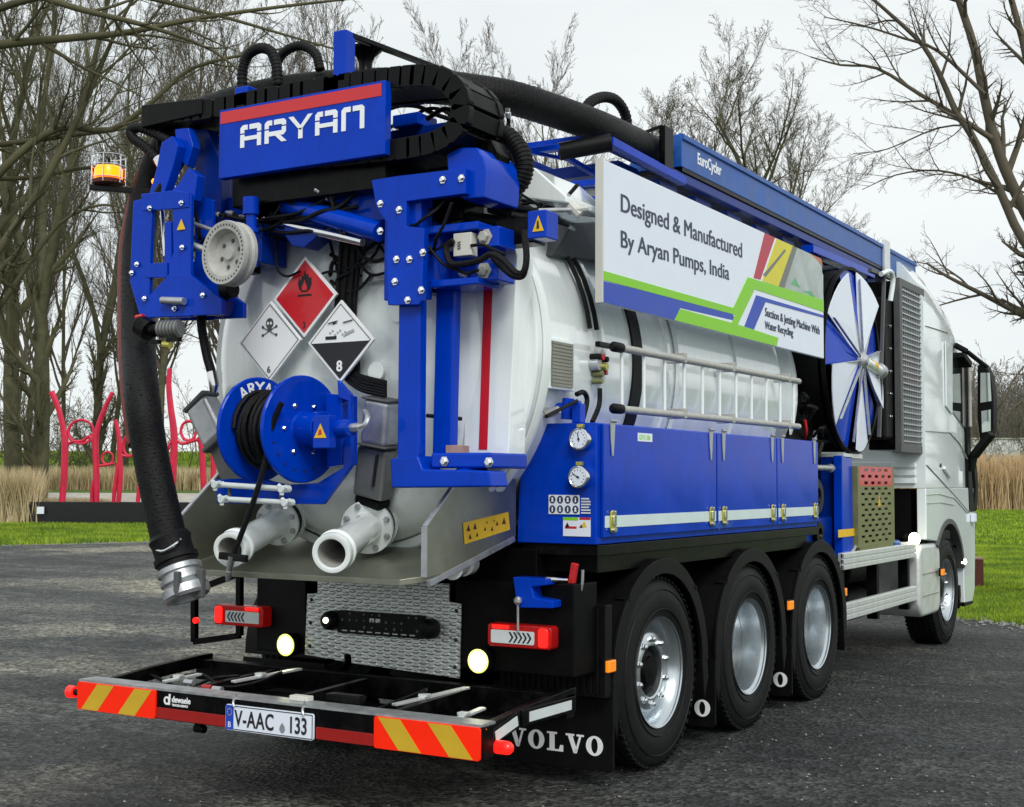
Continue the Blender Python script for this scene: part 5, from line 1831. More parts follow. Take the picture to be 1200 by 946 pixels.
# left actuator, leaning outwards
b0, b1 = Vector((-0.699, -1.420, 1.802)), Vector((-0.891, -1.420, 1.978))
m = MB()
m.bar(Vector((-0.723, -1.420, 1.774)), Vector((-0.866, -1.420, 1.991)), 0.17, 0.12, up=(0, 1, 0))
ac = m.build('valve_actuator', 'galv', T, bevel=0.03, seg=4)
m = MB()
m.bar(Vector((-0.713, -1.420, 1.760)), Vector((-0.729, -1.420, 1.784)), 0.18, 0.13, up=(0, 1, 0))
m.bar(Vector((-0.859, -1.420, 1.982)), Vector((-0.876, -1.420, 2.005)), 0.18, 0.13, up=(0, 1, 0))
m.build('end_plate', 'dgrey', ac, bevel=0.01)
m = MB()
m.bar(Vector((-0.742, -1.400, 1.771)), Vector((-0.684, -1.330, 1.535)), 0.11, 0.09, up=(0, 1, 0))
m.build('valve_gearbox', 'mgrey', T, bevel=0.015)

# ================================================================ high pressure hose reel
cR, cL = Vector((0.046, -1.660, 1.823)), Vector((-0.274, -1.620, 1.843))
cL.z = cR.z+0.005
ax = (cR-cL).normalized()
m = MB()
m.lathe([(0.001, -0.012), (0.262, -0.012), (0.268, -0.006), (0.268, 0.006), (0.262, 0.012), (0.09, 0.012), (0.08, 0.03), (0.001, 0.03)], cR, ax, 56)
fr = m.build('reel_flange', 'blue', T, ang=35)
m = MB()
m.lathe([(0.001, -0.012), (0.262, -0.012), (0.268, -0.006), (0.268, 0.006), (0.262, 0.012), (0.001, 0.012)], cL, ax, 56)
fl_ = m.build('reel_flange', 'blue', T, ang=35)
up = Vector((0, 0, 1))
pa_ = ax.cross(up).normalized()
pb2 = pa_.cross(ax)
# letters on the inner face of the left flange
vs, fs = text_mesh('ARYAN', 0.085, 0.002, 0.0015, 1.0, 'CENTER', 1.0)
m = MB()
o_ = cL+ax*0.0135+Vector((0, 0, 0.175))
iy = up
ix = -pa_ if (-pa_).dot(Vector((0, 1, 0))) > 0 else pa_
bent = []
for x, y, z in vs:
    r = 0.185+y
    t = x/0.20
    bent.append(cL+ax*(0.0135+z+0.0015)+ix*(r*math.sin(t))+up*(r*math.cos(t)))
m.add(bent, fs)
m.build('reel_lettering', 'signwhite', fl_, ang=0)
m = MB()
m.cyl(cL+ax*0.012, cR-ax*0.012, 0.11, n=28)
m.build('reel_drum', 'blue', T)
L_ = (cR-cL).length-0.024
hel = []
turns = 9
for k in range(turns*20+1):
    t = k/20
    hel.append(cL+ax*(0.012+0.014+(L_-0.028)*k/(turns*20))+(pa_*math.cos(2*PI*t)+pb2*math.sin(2*PI*t))*0.135)
m = MB()
m.tube(hel, 0.0135, 7)
m.build('wound_hose', 'rubber', T)
hel = []
for k in range(8*20+1):
    t = k/20
    hel.append(cL+ax*(0.012+0.02+(L_-0.045)*(1-k/160))+(pa_*math.cos(2*PI*t)+pb2*math.sin(2*PI*t))*(0.165+0.006*math.sin(k*0.37)))
m = MB()
m.tube(hel, 0.0135, 7)
hel = []
for k in range(6*20+1):
    t = k/20
    hel.append(cL+ax*(0.012+0.02+(L_-0.06)*(k/120))+(pa_*math.cos(2*PI*t)+pb2*math.sin(2*PI*t))*(0.190+0.006*math.sin(k*0.5)))
m.tube(hel, 0.0135, 7)
m.build('wound_hose', 'rubber', T)
# paying-out strand with nozzle
m = MB()
m.tube([(0.083, -1.860, 1.943), (0.026, -1.860, 1.829), (-0.019, -1.860, 1.643), (-0.081, -1.860, 1.477), (-0.149, -1.860, 1.330), (-0.219, -1.860, 1.182)], 0.014, 8, smooth=5)
ho = m.build('jetting_hose', 'rubber', T)
m = MB()
m.tube([(-0.205, -1.875, 1.196), (-0.226, -1.875, 1.112)], [0.02, 0.014], 10)
m.tube([(-0.223, -1.875, 1.120), (-0.230, -1.875, 1.074)], [0.018, 0.012], 10)
m.build('hose_nozzle', 'chrome', ho)
m = MB()
m.bar((-0.288, -1.870, 1.197), (-0.115, -1.870, 1.186), 0.03, 0.035)
m.build('hose_stop', 'rubber', ho, bevel=0.005)
# drive hub with swivel
m = MB()
h0, h1 = cR+ax*0.03, Vector((0.475, -1.750, 1.821))
m.cyl(h0, h0.lerp(h1, 0.35), 0.085, n=24)
hb = m.build('reel_motor', 'blue', T, bevel=0.005)
m = MB()
m.cyl(h0.lerp(h1, 0.35), h0.lerp(h1, 0.85), 0.042, n=20)
m.cyl(h0.lerp(h1, 0.5), h0.lerp(h1, 0.62), 0.055, n=20)
m.build('swivel', 'blue', hb, bevel=0.003)
m = MB()
m.cyl(h0.lerp(h1, 0.85), h1, 0.022, n=8)
m.tube([h1+Vector((-.01, 0, 0.0)), h1+Vector((.03, 0, .012)), h1+Vector((.03, 0.02, .05)), h1+Vector((-.02, 0.06, .08))], 0.014, 8, smooth=3)
m.build('swivel_fitting', 'galv', hb)
c = Vector((0.265, -1.790, 1.803))
m = MB()
m.cbox(c+Vector((0, 0.035, 0)), (0.10, 0.06, 0.16))
m.build('gear_cover', 'blue', hb, bevel=0.006)
m = MB()
m.prism([(c.x-0.037, c.z-0.030), (c.x+0.037, c.z-0.030), (c.x, c.z+0.038)], 'y', c.y+0.001, c.y+0.004)
tri = m.build('warning_triangle', 'yellow', hb, ang=0)
m = MB()
m.prism([(c.x-0.012, c.z-0.018), (c.x+0.012, c.z-0.012), (c.x+0.006, c.z+0.012), (c.x-0.006, c.z+0.008)], 'y', c.y-0.001, c.y+0.0005)
m.build('symbol', 'red', tri, ang=0)
bolts([cR+ax*0.0125+(pa_*math.cos(R_(t))+pb2*math.sin(R_(t)))*0.13 for t in range(0, 360, 60)], fr, r=0.010, h=0.010, d=ax)
bolts([cR+ax*0.0125+(pa_*math.cos(R_(t))+pb2*math.sin(R_(t)))*0.21 for t in range(-110, 30, 18)], fr, r=0.005, h=0.003, d=ax, mt='inkblack', name='slot_hole')
# carrying bracket
m = MB()
m.prism([(-0.586, 1.571), (-0.304, 1.581), (-0.099, 1.547), (0.099, 1.557), (0.259, 1.633), (0.257, 1.717), (0.286, 1.960), (0.222, 1.979), (0.215, 2.068), (0.296, 1.993), (0.311, 1.645), (0.133, 1.451), (-0.571, 1.447)], 'y', -1.60, -1.57)
m.build('reel_bracket', 'blue', T, bevel=0.004)
m = MB()
m.prism([(0.126, 2.004), (0.229, 1.993), (0.234, 1.647), (0.143, 1.634)], 'y', -1.58, -1.45)
m.build('reel_bracket', 'blue', T, bevel=0.004)
# hose guide with white rollers
gd = None
for a, b in (((-0.373, -1.800, 1.546), (0.061, -1.800, 1.527)), ((-0.326, -1.800, 1.473), (0.084, -1.800, 1.461))):
    m = MB()
    m.cyl(a, b, 0.014, n=14)
    r_ = m.build('guide_roller', 'reflwhite', T)
    gd = gd or r_
    m = MB()
    for q in (a, b):
        q = Vector(q)
        for k in range(3):
            t_ = 2*PI*k/3+0.4
            m.cyl(q+Vector((0, -0.02, 0)), q+Vector((0.03*math.cos(t_), -0.02, 0.03*math.sin(t_))), 0.011, n=8)
        m.cyl(q+Vector((0, -0.035, 0)), q+Vector((0, 0.03, 0)), 0.018, n=10)
    m.build('star_knob', 'reflwhite', r_)
m = MB()
m.bar((-0.323, -1.780, 1.555), (-0.310, -1.780, 1.452), 0.012, 0.012)
m.bar((0.011, -1.780, 1.539), (0.024, -1.780, 1.448), 0.012, 0.012)
m.build('guide_frame', 'dgrey', T)

# ================================================================ hazard placards on the door
def placard(c, material, name='hazard_placard', lab=None):
    s = 0.212
    y = c[1]
    dia = [(c[0], c[2]-s), (c[0]+s, c[2]), (c[0], c[2]+s), (c[0]-s, c[2])]
    m = MB()
    m.prism(dia, 'y', y, y+0.016)
    p = m.build(name, 'signwhite', T, bevel=0.002, label=lab)
    return p, s
cR_, cL_, cK_ = (-0.115, -1.460, 2.520), (-0.339, -1.470, 2.298), (0.131, -1.470, 2.275)
def dpoly(c, s): return [(c[0], c[2]-s), (c[0]+s, c[2]), (c[0], c[2]+s), (c[0]-s, c[2])]
p, s = placard(cR_, 'x', lab='red flammable diamond with black flame')
m = MB()
m.prism(dpoly(cR_, s*0.90), 'y', cR_[1]-0.002, cR_[1]-0.0003)
m.build('red_field', 'signred', p, ang=0)
m = MB()
x_, z_ = cR_[0]+0.002, cR_[2]+0.065
fl = [(0, .075), (.012, .045), (.02, .055), (.028, .03), (.042, .035), (.045, .0), (.036, -.025), (.018, -.04), (-.018, -.04), (-.036, -.025), (-.045, .005), (-.038, .035), (-.026, .02), (-.02, .05), (-.010, .04)]
m.prism([(x_+a, z_+b) for a, b in fl], 'y', cR_[1]-0.004, cR_[1]-0.0022)
m.box(x_-.045, x_+.045, cR_[1]-0.004, cR_[1]-0.0022, z_-.062, z_-.052)
m.build('flame_symbol', 'inkblack', p, ang=0)
m = MB()
m.prism([(x_-.016, z_-.032), (x_+.016, z_-.032), (x_+.017, z_-.012), (x_+.006, z_+.004), (x_+0.0, z_+.022), (x_-.008, z_+.002), (x_-.018, z_-.012)], 'y', cR_[1]-0.0055, cR_[1]-0.0042)
m.build('flame_core', 'signred', p, ang=0)
text('3', 0.05, 'class_number', 'inkblack', p, (cR_[0]-0.012, cR_[1]-0.003, cR_[2]-0.165), 'rear', ext=0.001)
p, s = placard(cL_, 'x', lab='white toxic diamond with skull and crossbones')
m = MB()
for i in range(4):
    a, b = dpoly(cL_, s*0.92)[i], dpoly(cL_, s*0.92)[(i+1) % 4]
    m.bar((a[0], cL_[1]-0.001, a[1]), (b[0], cL_[1]-0.001, b[1]), 0.002, 0.0045, up=(0, 1, 0))
m.build('border_line', 'inkblack', p, ang=0)
m = MB()
x_, z_ = cL_[0], cL_[2]+0.085
m.prism(ell(.026, .028, 16, x_, z_+.01), 'y', cL_[1]-0.003, cL_[1]-0.0005)
m.box(x_-.014, x_+.014, cL_[1]-0.0031, cL_[1]-0.0005, z_-.03, z_-.012)
for s1 in (-1, 1):
    m.bar((x_-.045, cL_[1]-0.0015, z_-s1*.022-.03), (x_+.045, cL_[1]-0.0015, z_+s1*.022-.03), 0.002, 0.008, up=(0, 1, 0))
    for s2 in (-1, 1):
        m.prism(ell(.008, .008, 8, x_+s2*.046, z_+s1*.022-.03), 'y', cL_[1]-0.0034, cL_[1]-0.0006)
m.build('skull_symbol', 'dgrey', p, ang=0)
m = MB()
for s1 in (-1, 1):
    m.prism(ell(.007, .008, 10, x_+s1*.010, z_+.01), 'y', cL_[1]-0.0045, cL_[1]-0.0034)
m.build('eye_sockets', 'signwhite', p, ang=0)
text('6', 0.05, 'class_number', 'inkblack', p, (cL_[0]-0.014, cL_[1]-0.003, cL_[2]-0.165), 'rear', ext=0.001)
p, s = placard(cK_, 'x', lab='white and black corrosive diamond marked 8')
m = MB()
for i in range(4):
    a, b = dpoly(cK_, s*0.90)[i], dpoly(cK_, s*0.90)[(i+1) % 4]
    m.bar((a[0], cK_[1]-0.001, a[1]), (b[0], cK_[1]-0.001, b[1]), 0.002, 0.004, up=(0, 1, 0))
m.prism([(cK_[0]-s*.88, cK_[2]-0.005), (cK_[0]+s*.88, cK_[2]-0.005), (cK_[0], cK_[2]-s*.88)], 'y', cK_[1]-0.0028, cK_[1]-0.0005)
m.box(cK_[0]-.095, cK_[0]-.025, cK_[1]-0.003, cK_[1]-0.0005, cK_[2]+.012, cK_[2]+.028)
m.prism([(cK_[0]-.05, cK_[2]+.085), (cK_[0]-.02, cK_[2]+.095), (cK_[0]-.045, cK_[2]+.10)], 'y', cK_[1]-0.003, cK_[1]-0.0005)
for s1 in (-1, 1):
    xx = cK_[0]+s1*0.048
    m.bar((xx-.03, cK_[1]-0.0015, cK_[2]+.095), (xx+.03, cK_[1]-0.0015, cK_[2]+.105), 0.002, 0.014, up=(0, 1, 0))
m.build('black_half', 'inkblack', p, ang=0)
m = MB()
for k in range(7):
    a = 0.6*k
    m.prism(ell(.007, .005, 7, cK_[0]-.065+.016*k, cK_[2]+.045+.012*math.sin(k*2.1)), 'y', cK_[1]-0.003, cK_[1]-0.0006)
m.prism([(cK_[0]+.02, cK_[2]+.02), (cK_[0]+.09, cK_[2]+.045), (cK_[0]+.085, cK_[2]+.06), (cK_[0]+.03, cK_[2]+.04)], 'y', cK_[1]-0.003, cK_[1]-0.0006)
m.build('corrosion_symbol', 'galv', p, ang=0)
text('8', 0.075, 'class_number', 'signwhite', p, (cK_[0]-0.021, cK_[1]-0.0042, cK_[2]-0.152), 'rear', bold=0.002, ext=0.001)
for q in (cR_, cL_, cK_):
    m = MB()
    m.cyl((q[0], q[1]+0.016, q[2]), (q[0], -1.28, q[2]), 0.02, n=8)
    m.build('placard_stud', 'galv', T)

# ================================================================ white post with red stripe
m = MB()
m.prism([(0.760, 2.520), (0.774, 2.691), (0.889, 2.733), (1.012, 2.756), (1.042, 2.669), (0.994, 1.627), (0.736, 1.720)], 'y', -1.25, -1.09)
po = m.build('door_post', 'white', T, bevel=0.006)
m = MB()
m.prism([(0.852, 2.514), (0.902, 2.519), (0.877, 1.724), (0.828, 1.724)], 'y', -1.2535, -1.2505)
m.build('red_stripe', 'signred', po, ang=0)

# ================================================================ blue swing arm at the right of the door
m = MB()
m.bar((0.641, -1.560, 2.469), (0.641, -1.560, 1.584), 0.125, 0.07, up=(0, 1, 0))
sa = m.build('swing_arm', 'blue', T, bevel=0.012, seg=3)
m = MB()
m.bar((0.756, -1.420, 2.500), (0.739, -1.420, 1.634), 0.115, 0.06, up=(0, 1, 0))
m.build('swing_arm', 'blue', T, bevel=0.012, seg=3)
m = MB()
m.prism([(0.541, 1.675), (0.701, 1.690), (0.732, 1.625), (1.101, 1.617), (1.115, 1.542), (0.552, 1.534)], 'y', -1.60, -1.44)
ft = m.build('arm_foot', 'blue', T, bevel=0.01)
m = MB()
m.lathe([(0.001, -.035), (.10, -.035), (.10, .0), (.075, .02), (.055, .035), (.055, .06)], (0.934, -1.480, 1.605), (0, 0, 1), 28)
m.build('pivot_cup', 'blue', ft, bevel=0.004)
m = MB()
m.box((0.752, -1.500, 1.666)[0], (1.088, -1.500, 1.665)[0], -1.56, -1.22, (0.884, -1.500, 1.629)[2], (0.884, -1.500, 1.702)[2])
cl = m.build('clamp_block', 'blue', T, bevel=0.012)
bolts(((0.833, -1.562, 1.661), (1.080, -1.562, 1.656)), cl, r=0.017)
m = MB()
m.box((0.769, -1.400, 1.717)[0], (0.843, -1.400, 1.716)[0], -1.46, -1.36, (0.819, -1.400, 1.692)[2], (0.818, -1.400, 1.741)[2])
m.build('lock_pin', 'rusttop', cl, bevel=0.004)
m = MB()
m.tube([(0.651, -1.450, 1.887), (0.757, -1.300, 1.875)], 0.010, 8)
m.build('stop_cable', 'rubber', T)
# T shaped bolted plate
m = MB()
m.prism([(0.443, 3.035), (0.607, 3.037), (0.990, 3.030), (0.991, 2.909), (0.654, 2.907), (0.655, 2.787), (0.760, 2.769), (0.748, 2.426), (0.729, 2.403), (0.549, 2.414), (0.536, 2.656), (0.539, 2.815), (0.476, 2.892)], 'y', -1.64, -1.60)
tp = m.build('mast_plate', 'blue', T, bevel=0.004)
bolts([(0.615, -1.642, 2.870), (0.602, -1.642, 2.631), (0.678, -1.642, 2.625), (0.594, -1.642, 2.524), (0.670, -1.642, 2.429), (0.748, -1.642, 2.472), (0.756, -1.642, 2.651), (0.866, -1.642, 2.987), (0.971, -1.642, 2.983), (0.504, -1.642, 2.777), (0.503, -1.642, 2.911)], tp, r=0.013)
# mast behind the plate and head block
m = MB()
m.box((0.495, -1.550, 2.670)[0], (0.713, -1.550, 2.652)[0], -1.60, -1.50, (0.615, -1.550, 2.443)[2], (0.608, -1.550, 3.017)[2])
m.build('mast', 'blue', T, bevel=0.006)
m = MB()
m.prism([(0.853, 3.120), (0.931, 3.144), (1.028, 3.132), (1.066, 3.078), (1.076, 3.012), (1.067, 2.890), (0.952, 2.894), (0.874, 2.952)], 'y', -1.598, -1.28)
m.build('mast_head', 'blue', T, bevel=0.008)
m = MB()
m.prism([(0.936, 3.207), (1.023, 3.204), (1.062, 3.133), (1.043, 3.077), (0.956, 3.096)], 'y', -1.46, -1.34)
m.build('head_cover', 'black', T, bevel=0.01)
# swivel housing with cream junction box
m = MB()
m.box((0.677, -1.500, 2.796)[0], (1.011, -1.500, 2.765)[0], -1.56, -1.36, (0.876, -1.500, 2.753)[2], (0.875, -1.500, 2.794)[2])
m.box((0.740, -1.500, 2.532)[0], (1.012, -1.500, 2.512)[0], -1.56, -1.36, (0.878, -1.500, 2.493)[2], (0.877, -1.500, 2.530)[2])
hs = m.build('swivel_housing', 'blue', T, bevel=0.008)
m = MB()
m.box((0.671, -1.400, 2.678)[0], (0.978, -1.400, 2.652)[0], -1.42, -1.25, (0.845, -1.450, 2.531)[2], (0.843, -1.450, 2.772)[2])
m.build('housing_body', 'blue', hs, bevel=0.006)
m = MB()
m.cyl((0.703, -1.450, 2.785), (0.706, -1.450, 2.533), 0.075, n=24)
m.build('housing_column', 'blue', hs)
for v in (281, 320):
    c = Vector((1.024, -1.420, 2.724) if v == 281 else (1.020, -1.420, 2.563))
    m = MB()
    m.cbox(c, (0.13, 0.16, 0.10))
    bl_ = m.build('bearing_block', 'blue', hs, bevel=0.008)
    bolts([(c.x-0.01, c.y-0.081, c.z)], bl_, r=0.028, h=0.025, mt='lgrey')
m = MB()
a, b = (0.871, -1.560, 2.744), (0.973, -1.560, 2.633)
m.box(a[0], b[0], -1.56, -1.50, b[2], a[2])
jb = m.build('junction_box', 'cream', T, bevel=0.005)
text('4AN', 0.03, 'box_lettering', 'inkblack', jb, (a[0]+0.045, -1.562, b[2]+0.03), 'rear', ext=0.0006, xs=0.7, ix=(0, 0, 1), iy=(-1, 0, 0))
bolts([(0.836, -1.430, 2.572), (0.856, -1.430, 2.566), (0.711, -1.430, 2.670), (0.712, -1.430, 2.594)], hs, r=0.012, mt='galv')
for pts, r in (([(0.885, -1.580, 2.707), (0.851, -1.580, 2.685), (0.851, -1.580, 2.636), (0.891, -1.580, 2.592), (1.024, -1.580, 2.598), (1.095, -1.580, 2.624), (1.164, -1.580, 2.590), (1.234, -1.580, 2.525), (1.275, -1.580, 2.530), (1.288, -1.580, 2.600), (1.274, -1.580, 2.720)], 0.016),
               ([(0.973, -1.560, 2.678), (1.035, -1.560, 2.676), (1.082, -1.560, 2.656), (1.161, -1.560, 2.621)], 0.008),
               ([(1.045, -1.500, 2.640), (1.092, -1.500, 2.587), (1.163, -1.500, 2.530), (1.219, -1.500, 2.521), (1.237, -1.500, 2.568), (1.241, -1.500, 2.656)], 0.014)):
    m = MB()
    m.tube(pts, r, 8, smooth=5)
    m.build('cable', 'rubber', T)
# small blue box with warning triangle
c0_, c1_ = (1.186, -1.350, 2.848), (1.289, -1.350, 2.715)
m = MB()
m.box(c0_[0], c1_[0], -1.40, -1.28, c1_[2], c0_[2])
sb = m.build('sensor_box', 'blue', T, bevel=0.006)
m = MB()
cx, cz = (c0_[0]+c1_[0])/2+0.01, (c0_[2]+c1_[2])/2
m.prism([(cx-.03, cz-.035), (cx+.03, cz-.035), (cx, cz+.04)], 'y', -1.405, -1.4015)
m.build('warning_triangle', 'yellow', sb, ang=0)
m = MB()
m.prism([(cx-.007, cz-.022), (cx+.007, cz-.022), (cx+.003, cz+.015), (cx-.003, cz+.015)], 'y', -1.408, -1.4055)
m.build('symbol', 'inkblack', sb, ang=0)
m = MB()
m.box((0.984, -1.300, 2.771)[0], c0_[0]+0.01, -1.36, -1.24, c1_[2]-0.01, c1_[2]+0.12)
m.build('link_block', 'black', T, bevel=0.006)
for a, b, r, mm in (((0.919, -1.300, 2.913), (1.042, -1.300, 2.862), 0.03, 'rubber'), ((1.042, -1.300, 2.862), (1.204, -1.250, 2.813), 0.02, 'rubber'), ((0.802, -1.350, 2.865), (1.162, -1.300, 2.784), 0.035, 'plastic'),
                 ((1.128, -1.200, 2.892), (1.219, -1.000, 2.923), 0.012, 'galv'), ((0.845, -1.300, 2.941), (1.156, -1.250, 2.876), 0.018, 'plastic')):
    m = MB()
    m.cyl(a, b, r, n=12)
    m.build('hydraulic_line', mm, T)
m = MB()
m.cyl((1.200, -1.000, 2.951), (1.247, -0.980, 2.898), 0.03, n=10)
m.cyl((1.239, -1.000, 2.921), (1.295, -0.980, 2.927), 0.016, n=8)
m.build('brass_fitting', 'cream', T)
m = MB()
m.box((0.514, -1.400, 2.906)[0], (0.835, -1.400, 2.874)[0], -1.42, -1.22, (0.659, -1.400, 2.840)[2], (0.658, -1.400, 2.985)[2])
m.build('mast_bearing', 'black', T, bevel=0.01)
m = MB()
m.box((0.609, -1.400, 2.683)[0], (0.681, -1.400, 2.677)[0], -1.44, -1.30, (0.637, -1.400, 2.489)[2], (0.633, -1.400, 2.843)[2])
m.build('bearing_web', 'blue2', T, bevel=0.006)
# pale bits behind
m = MB()
m.prism([(0.690, 3.027), (0.823, 2.987), (0.813, 2.894), (0.712, 2.930), (0.742, 2.970)], 'y', -1.24, -1.2)
m.prism([(0.681, 2.889), (0.824, 2.863), (0.824, 2.832), (0.681, 2.855)], 'y', -1.24, -1.2)
m.build('guide_plate', 'galv', T)

MT['grilletan'] = mat('tan_grille', (0.25, 0.25, 0.20), 0.5, var=0.15, dirt=0.3)
# ================================================================ crane head at the upper left
m = MB()
m.box(-0.86, 0.48, -1.50, -1.28, 2.86, 3.02)
m.box(-0.70, 0.45, -1.46, -1.20, 3.02, 3.10)
xb = m.build('cross_arm', 'blue', T, bevel=0.01)
bolts([(x_, -1.505, 2.94) for x_ in (-0.46, -0.41, -0.36)], xb, r=0.010)
m = MB()
m.box(-0.72, 0.38, -1.28, -0.75, 2.96, 3.16)
m.build('slide_housing', 'black', T, bevel=0.01)
m = MB()
m.box(-0.50, 0.50, -1.60, -1.30, 3.00, 3.16)
m.build('sign_carrier', 'black', T, bevel=0.006)
# left frame plates (a matching pair with a gap)
fr_ = None
for y in (-1.78, -1.62):
    m = MB()
    if y < -1.7: m.prism([(-1.027, 3.057), (-0.900, 3.067), (-0.885, 2.969), (-0.891, 2.751), (-0.895, 2.424), (-0.958, 2.428), (-1.040, 2.626)], 'y', y-0.012, y+0.012)
    if m.v: fr_ = m.build('frame_plate', 'blue', T, bevel=0.004)
    m = MB()
    m.prism([(-0.739, 3.091), (-0.604, 3.049), (-0.595, 2.407), (-0.758, 2.416), (-0.753, 2.695), (-0.724, 2.755), (-0.736, 2.955)], 'y', y-0.012, y+0.012)
    m.build('frame_plate', 'blue', T, bevel=0.004)
    m = MB()
    m.prism([(-0.910, 2.525), (-0.752, 2.641), (-0.600, 2.629), (-0.378, 2.481), (-0.377, 2.407), (-0.907, 2.421)], 'y', y-0.0145, y+0.0145)
    m.build('frame_plate', 'blue', T, bevel=0.004)
    m = MB()
    m.prism([(-0.964, 3.088), (-0.733, 3.081), (-0.617, 3.059), (-0.615, 2.979), (-0.761, 2.984), (-0.949, 2.994)], 'y', y-0.017, y+0.017)
    if y < -1.7: m.build('frame_plate', 'blue', T, bevel=0.004)
    m = MB()
    m.prism([(-0.928, 2.709), (-0.766, 2.705), (-0.764, 2.623), (-0.926, 2.635)], 'y', y-0.0155, y+0.0155)
    if y < -1.7: m.build('frame_plate', 'blue', T, bevel=0.004)
bolts([(-0.890, -1.800, 3.003), (-0.662, -1.800, 3.007), (-0.977, -1.800, 2.710), (-1.014, -1.800, 2.667), (-0.650, -1.800, 2.773), (-0.500, -1.800, 2.513), (-0.915, -1.800, 2.523), (-0.697, -1.800, 2.455)], fr_, r=0.010)
m = MB()
m.bar((-0.782, -1.720, 2.924), (-0.773, -1.720, 2.546), 0.05, 0.12, up=(0, 1, 0))
m.build('frame_web', 'blue', T, bevel=0.006)
m = MB()
m.cyl((-0.905, -1.700, 3.013), (-0.873, -1.700, 2.761), 0.012, n=8)
m.build('gas_strut', 'chrome', T)
m = MB()
q = (-0.665, -1.800, 2.895)
m.prism([(q[0]-.03, q[2]-.028), (q[0]+.03, q[2]-.028), (q[0], q[2]+.028)], 'y', -1.7995, -1.7975)
m.build('warning_triangle', 'yellow', T, ang=0)
# sloping upper links and gusset in a darker blue for its shade
for nm, mt_, y0, y1, pg in (
    ('upper_link', 'blue', -1.72, -1.66, [(-0.902, 3.374), (-0.821, 3.401), (-0.776, 3.340), (-0.810, 3.233), (-0.881, 3.075), (-0.984, 3.105), (-0.936, 3.230)]),
    ('upper_link', 'blue', -1.66, -1.60, [(-0.866, 3.455), (-0.766, 3.451), (-0.726, 3.344), (-0.773, 3.239), (-0.818, 3.281), (-0.851, 3.369)]),
    ('upper_link', 'blue', -1.74, -1.68, [(-0.682, 3.207), (-0.614, 3.163), (-0.635, 3.029), (-0.746, 3.032), (-0.803, 3.093), (-0.748, 3.132)]),
    ('gusset', 'blue2', -1.52, -1.44, [(-0.901, 3.494), (-0.761, 3.476), (-0.657, 3.284), (-0.651, 3.004), (-0.787, 2.961), (-0.866, 3.111), (-0.844, 3.259)])):
    m = MB()
    m.prism(pg, 'y', y0, y1)
    m.build(nm, mt_, T, bevel=0.006)
m = MB()
m.prism([(-0.918, 3.254), (-0.728, 3.256), (-0.697, 2.961), (-0.818, 2.794), (-0.713, 2.575), (-0.864, 2.585), (-0.894, 2.800)], 'y', -1.40, -1.30)
m.build('inner_web', 'blue2', T, bevel=0.006)
m = MB()
m.cyl((-0.926, -1.700, 3.098), (-0.793, -1.620, 3.378), 0.035, n=14)
m.build('tilt_cylinder', 'black', T)
for a, b, r in (((-0.652, -1.750, 2.799), (-0.511, -1.720, 2.746), 0.018), ((-0.679, -1.700, 2.918), (-0.516, -1.680, 2.860), 0.012), ((-0.769, -1.820, 2.502), (-0.611, -1.820, 2.487), 0.020)):
    m = MB()
    m.cyl(a, b, r, n=12)
    m.build('cross_pin', 'galv', T)
m = MB()
m.cyl((-0.681, -1.700, 2.511), (-0.452, -1.700, 2.460), 0.055, n=20)
m.cyl((-0.452, -1.700, 2.460), (-0.417, -1.700, 2.453), 0.04, n=20)
m.build('pivot_tube', 'blue2', T, bevel=0.003)
m = MB()
m.cyl((-0.436, -1.720, 2.545), (-0.366, -1.720, 2.549), 0.05, n=18)
m.build('rubber_stop', 'rubber', T, bevel=0.01)
m = MB()
m.box((-0.687, -1.600, 2.807)[0], (-0.328, -1.600, 2.776)[0], -1.56, -1.35, (-0.624, -1.600, 2.701)[2], (-0.629, -1.600, 2.930)[2])
m.build('winch_body', 'blue2', T, bevel=0.01)
# vertical blue tube by the grey wheel
m = MB()
m.cyl((-0.313, -1.660, 3.005), (-0.295, -1.660, 2.666), 0.028, n=16)
m.cyl((-0.314, -1.660, 3.023), (-0.312, -1.660, 2.934), 0.042, n=16)
m.cyl((-0.305, -1.660, 2.862), (-0.304, -1.660, 2.840), 0.036, n=16)
m.build('vertical_shaft', 'blue', T)
# grey guide wheel with drilled rim
c = Vector((-0.205, -1.970, 2.683))
m = MB()
m.lathe([(0.001, 0.030), (0.03, 0.030), (0.035, 0.045), (0.088, 0.048), (0.103, 0.040), (0.112, 0.012), (0.118, 0.0), (0.156, -0.004), (0.160, 0.004), (0.160, 0.022), (0.152, 0.032), (0.152, 0.048), (0.160, 0.058), (0.160, 0.078), (0.02, 0.08)], c, (0.10, 1, 0), 56)
gw = m.build('guide_wheel', 'lgrey', T, ang=35)
ax2 = Vector((0.10, 1, 0)).normalized()
sx_ = ax2.cross(Vector((0, 0, 1))).normalized()
m = MB()
for k in range(40):
    t = 2*PI*k/40
    p = c+sx_*math.cos(t)*0.138+Vector((0, 0, math.sin(t)*0.138))-ax2*0.0035
    m.lathe([(0.0055, 0), (0.0005, -0.0008)], p, ax2, 6)
m.build('rim_holes', 'inkblack', gw, ang=0)
bolts([c+sx_*math.cos(2*PI*k/6+.3)*0.065+Vector((0, 0, math.sin(2*PI*k/6+.3)*0.065))+ax2*0.045 for k in range(6)], gw, r=0.008, h=0.006, mt='dgrey', d=-ax2)
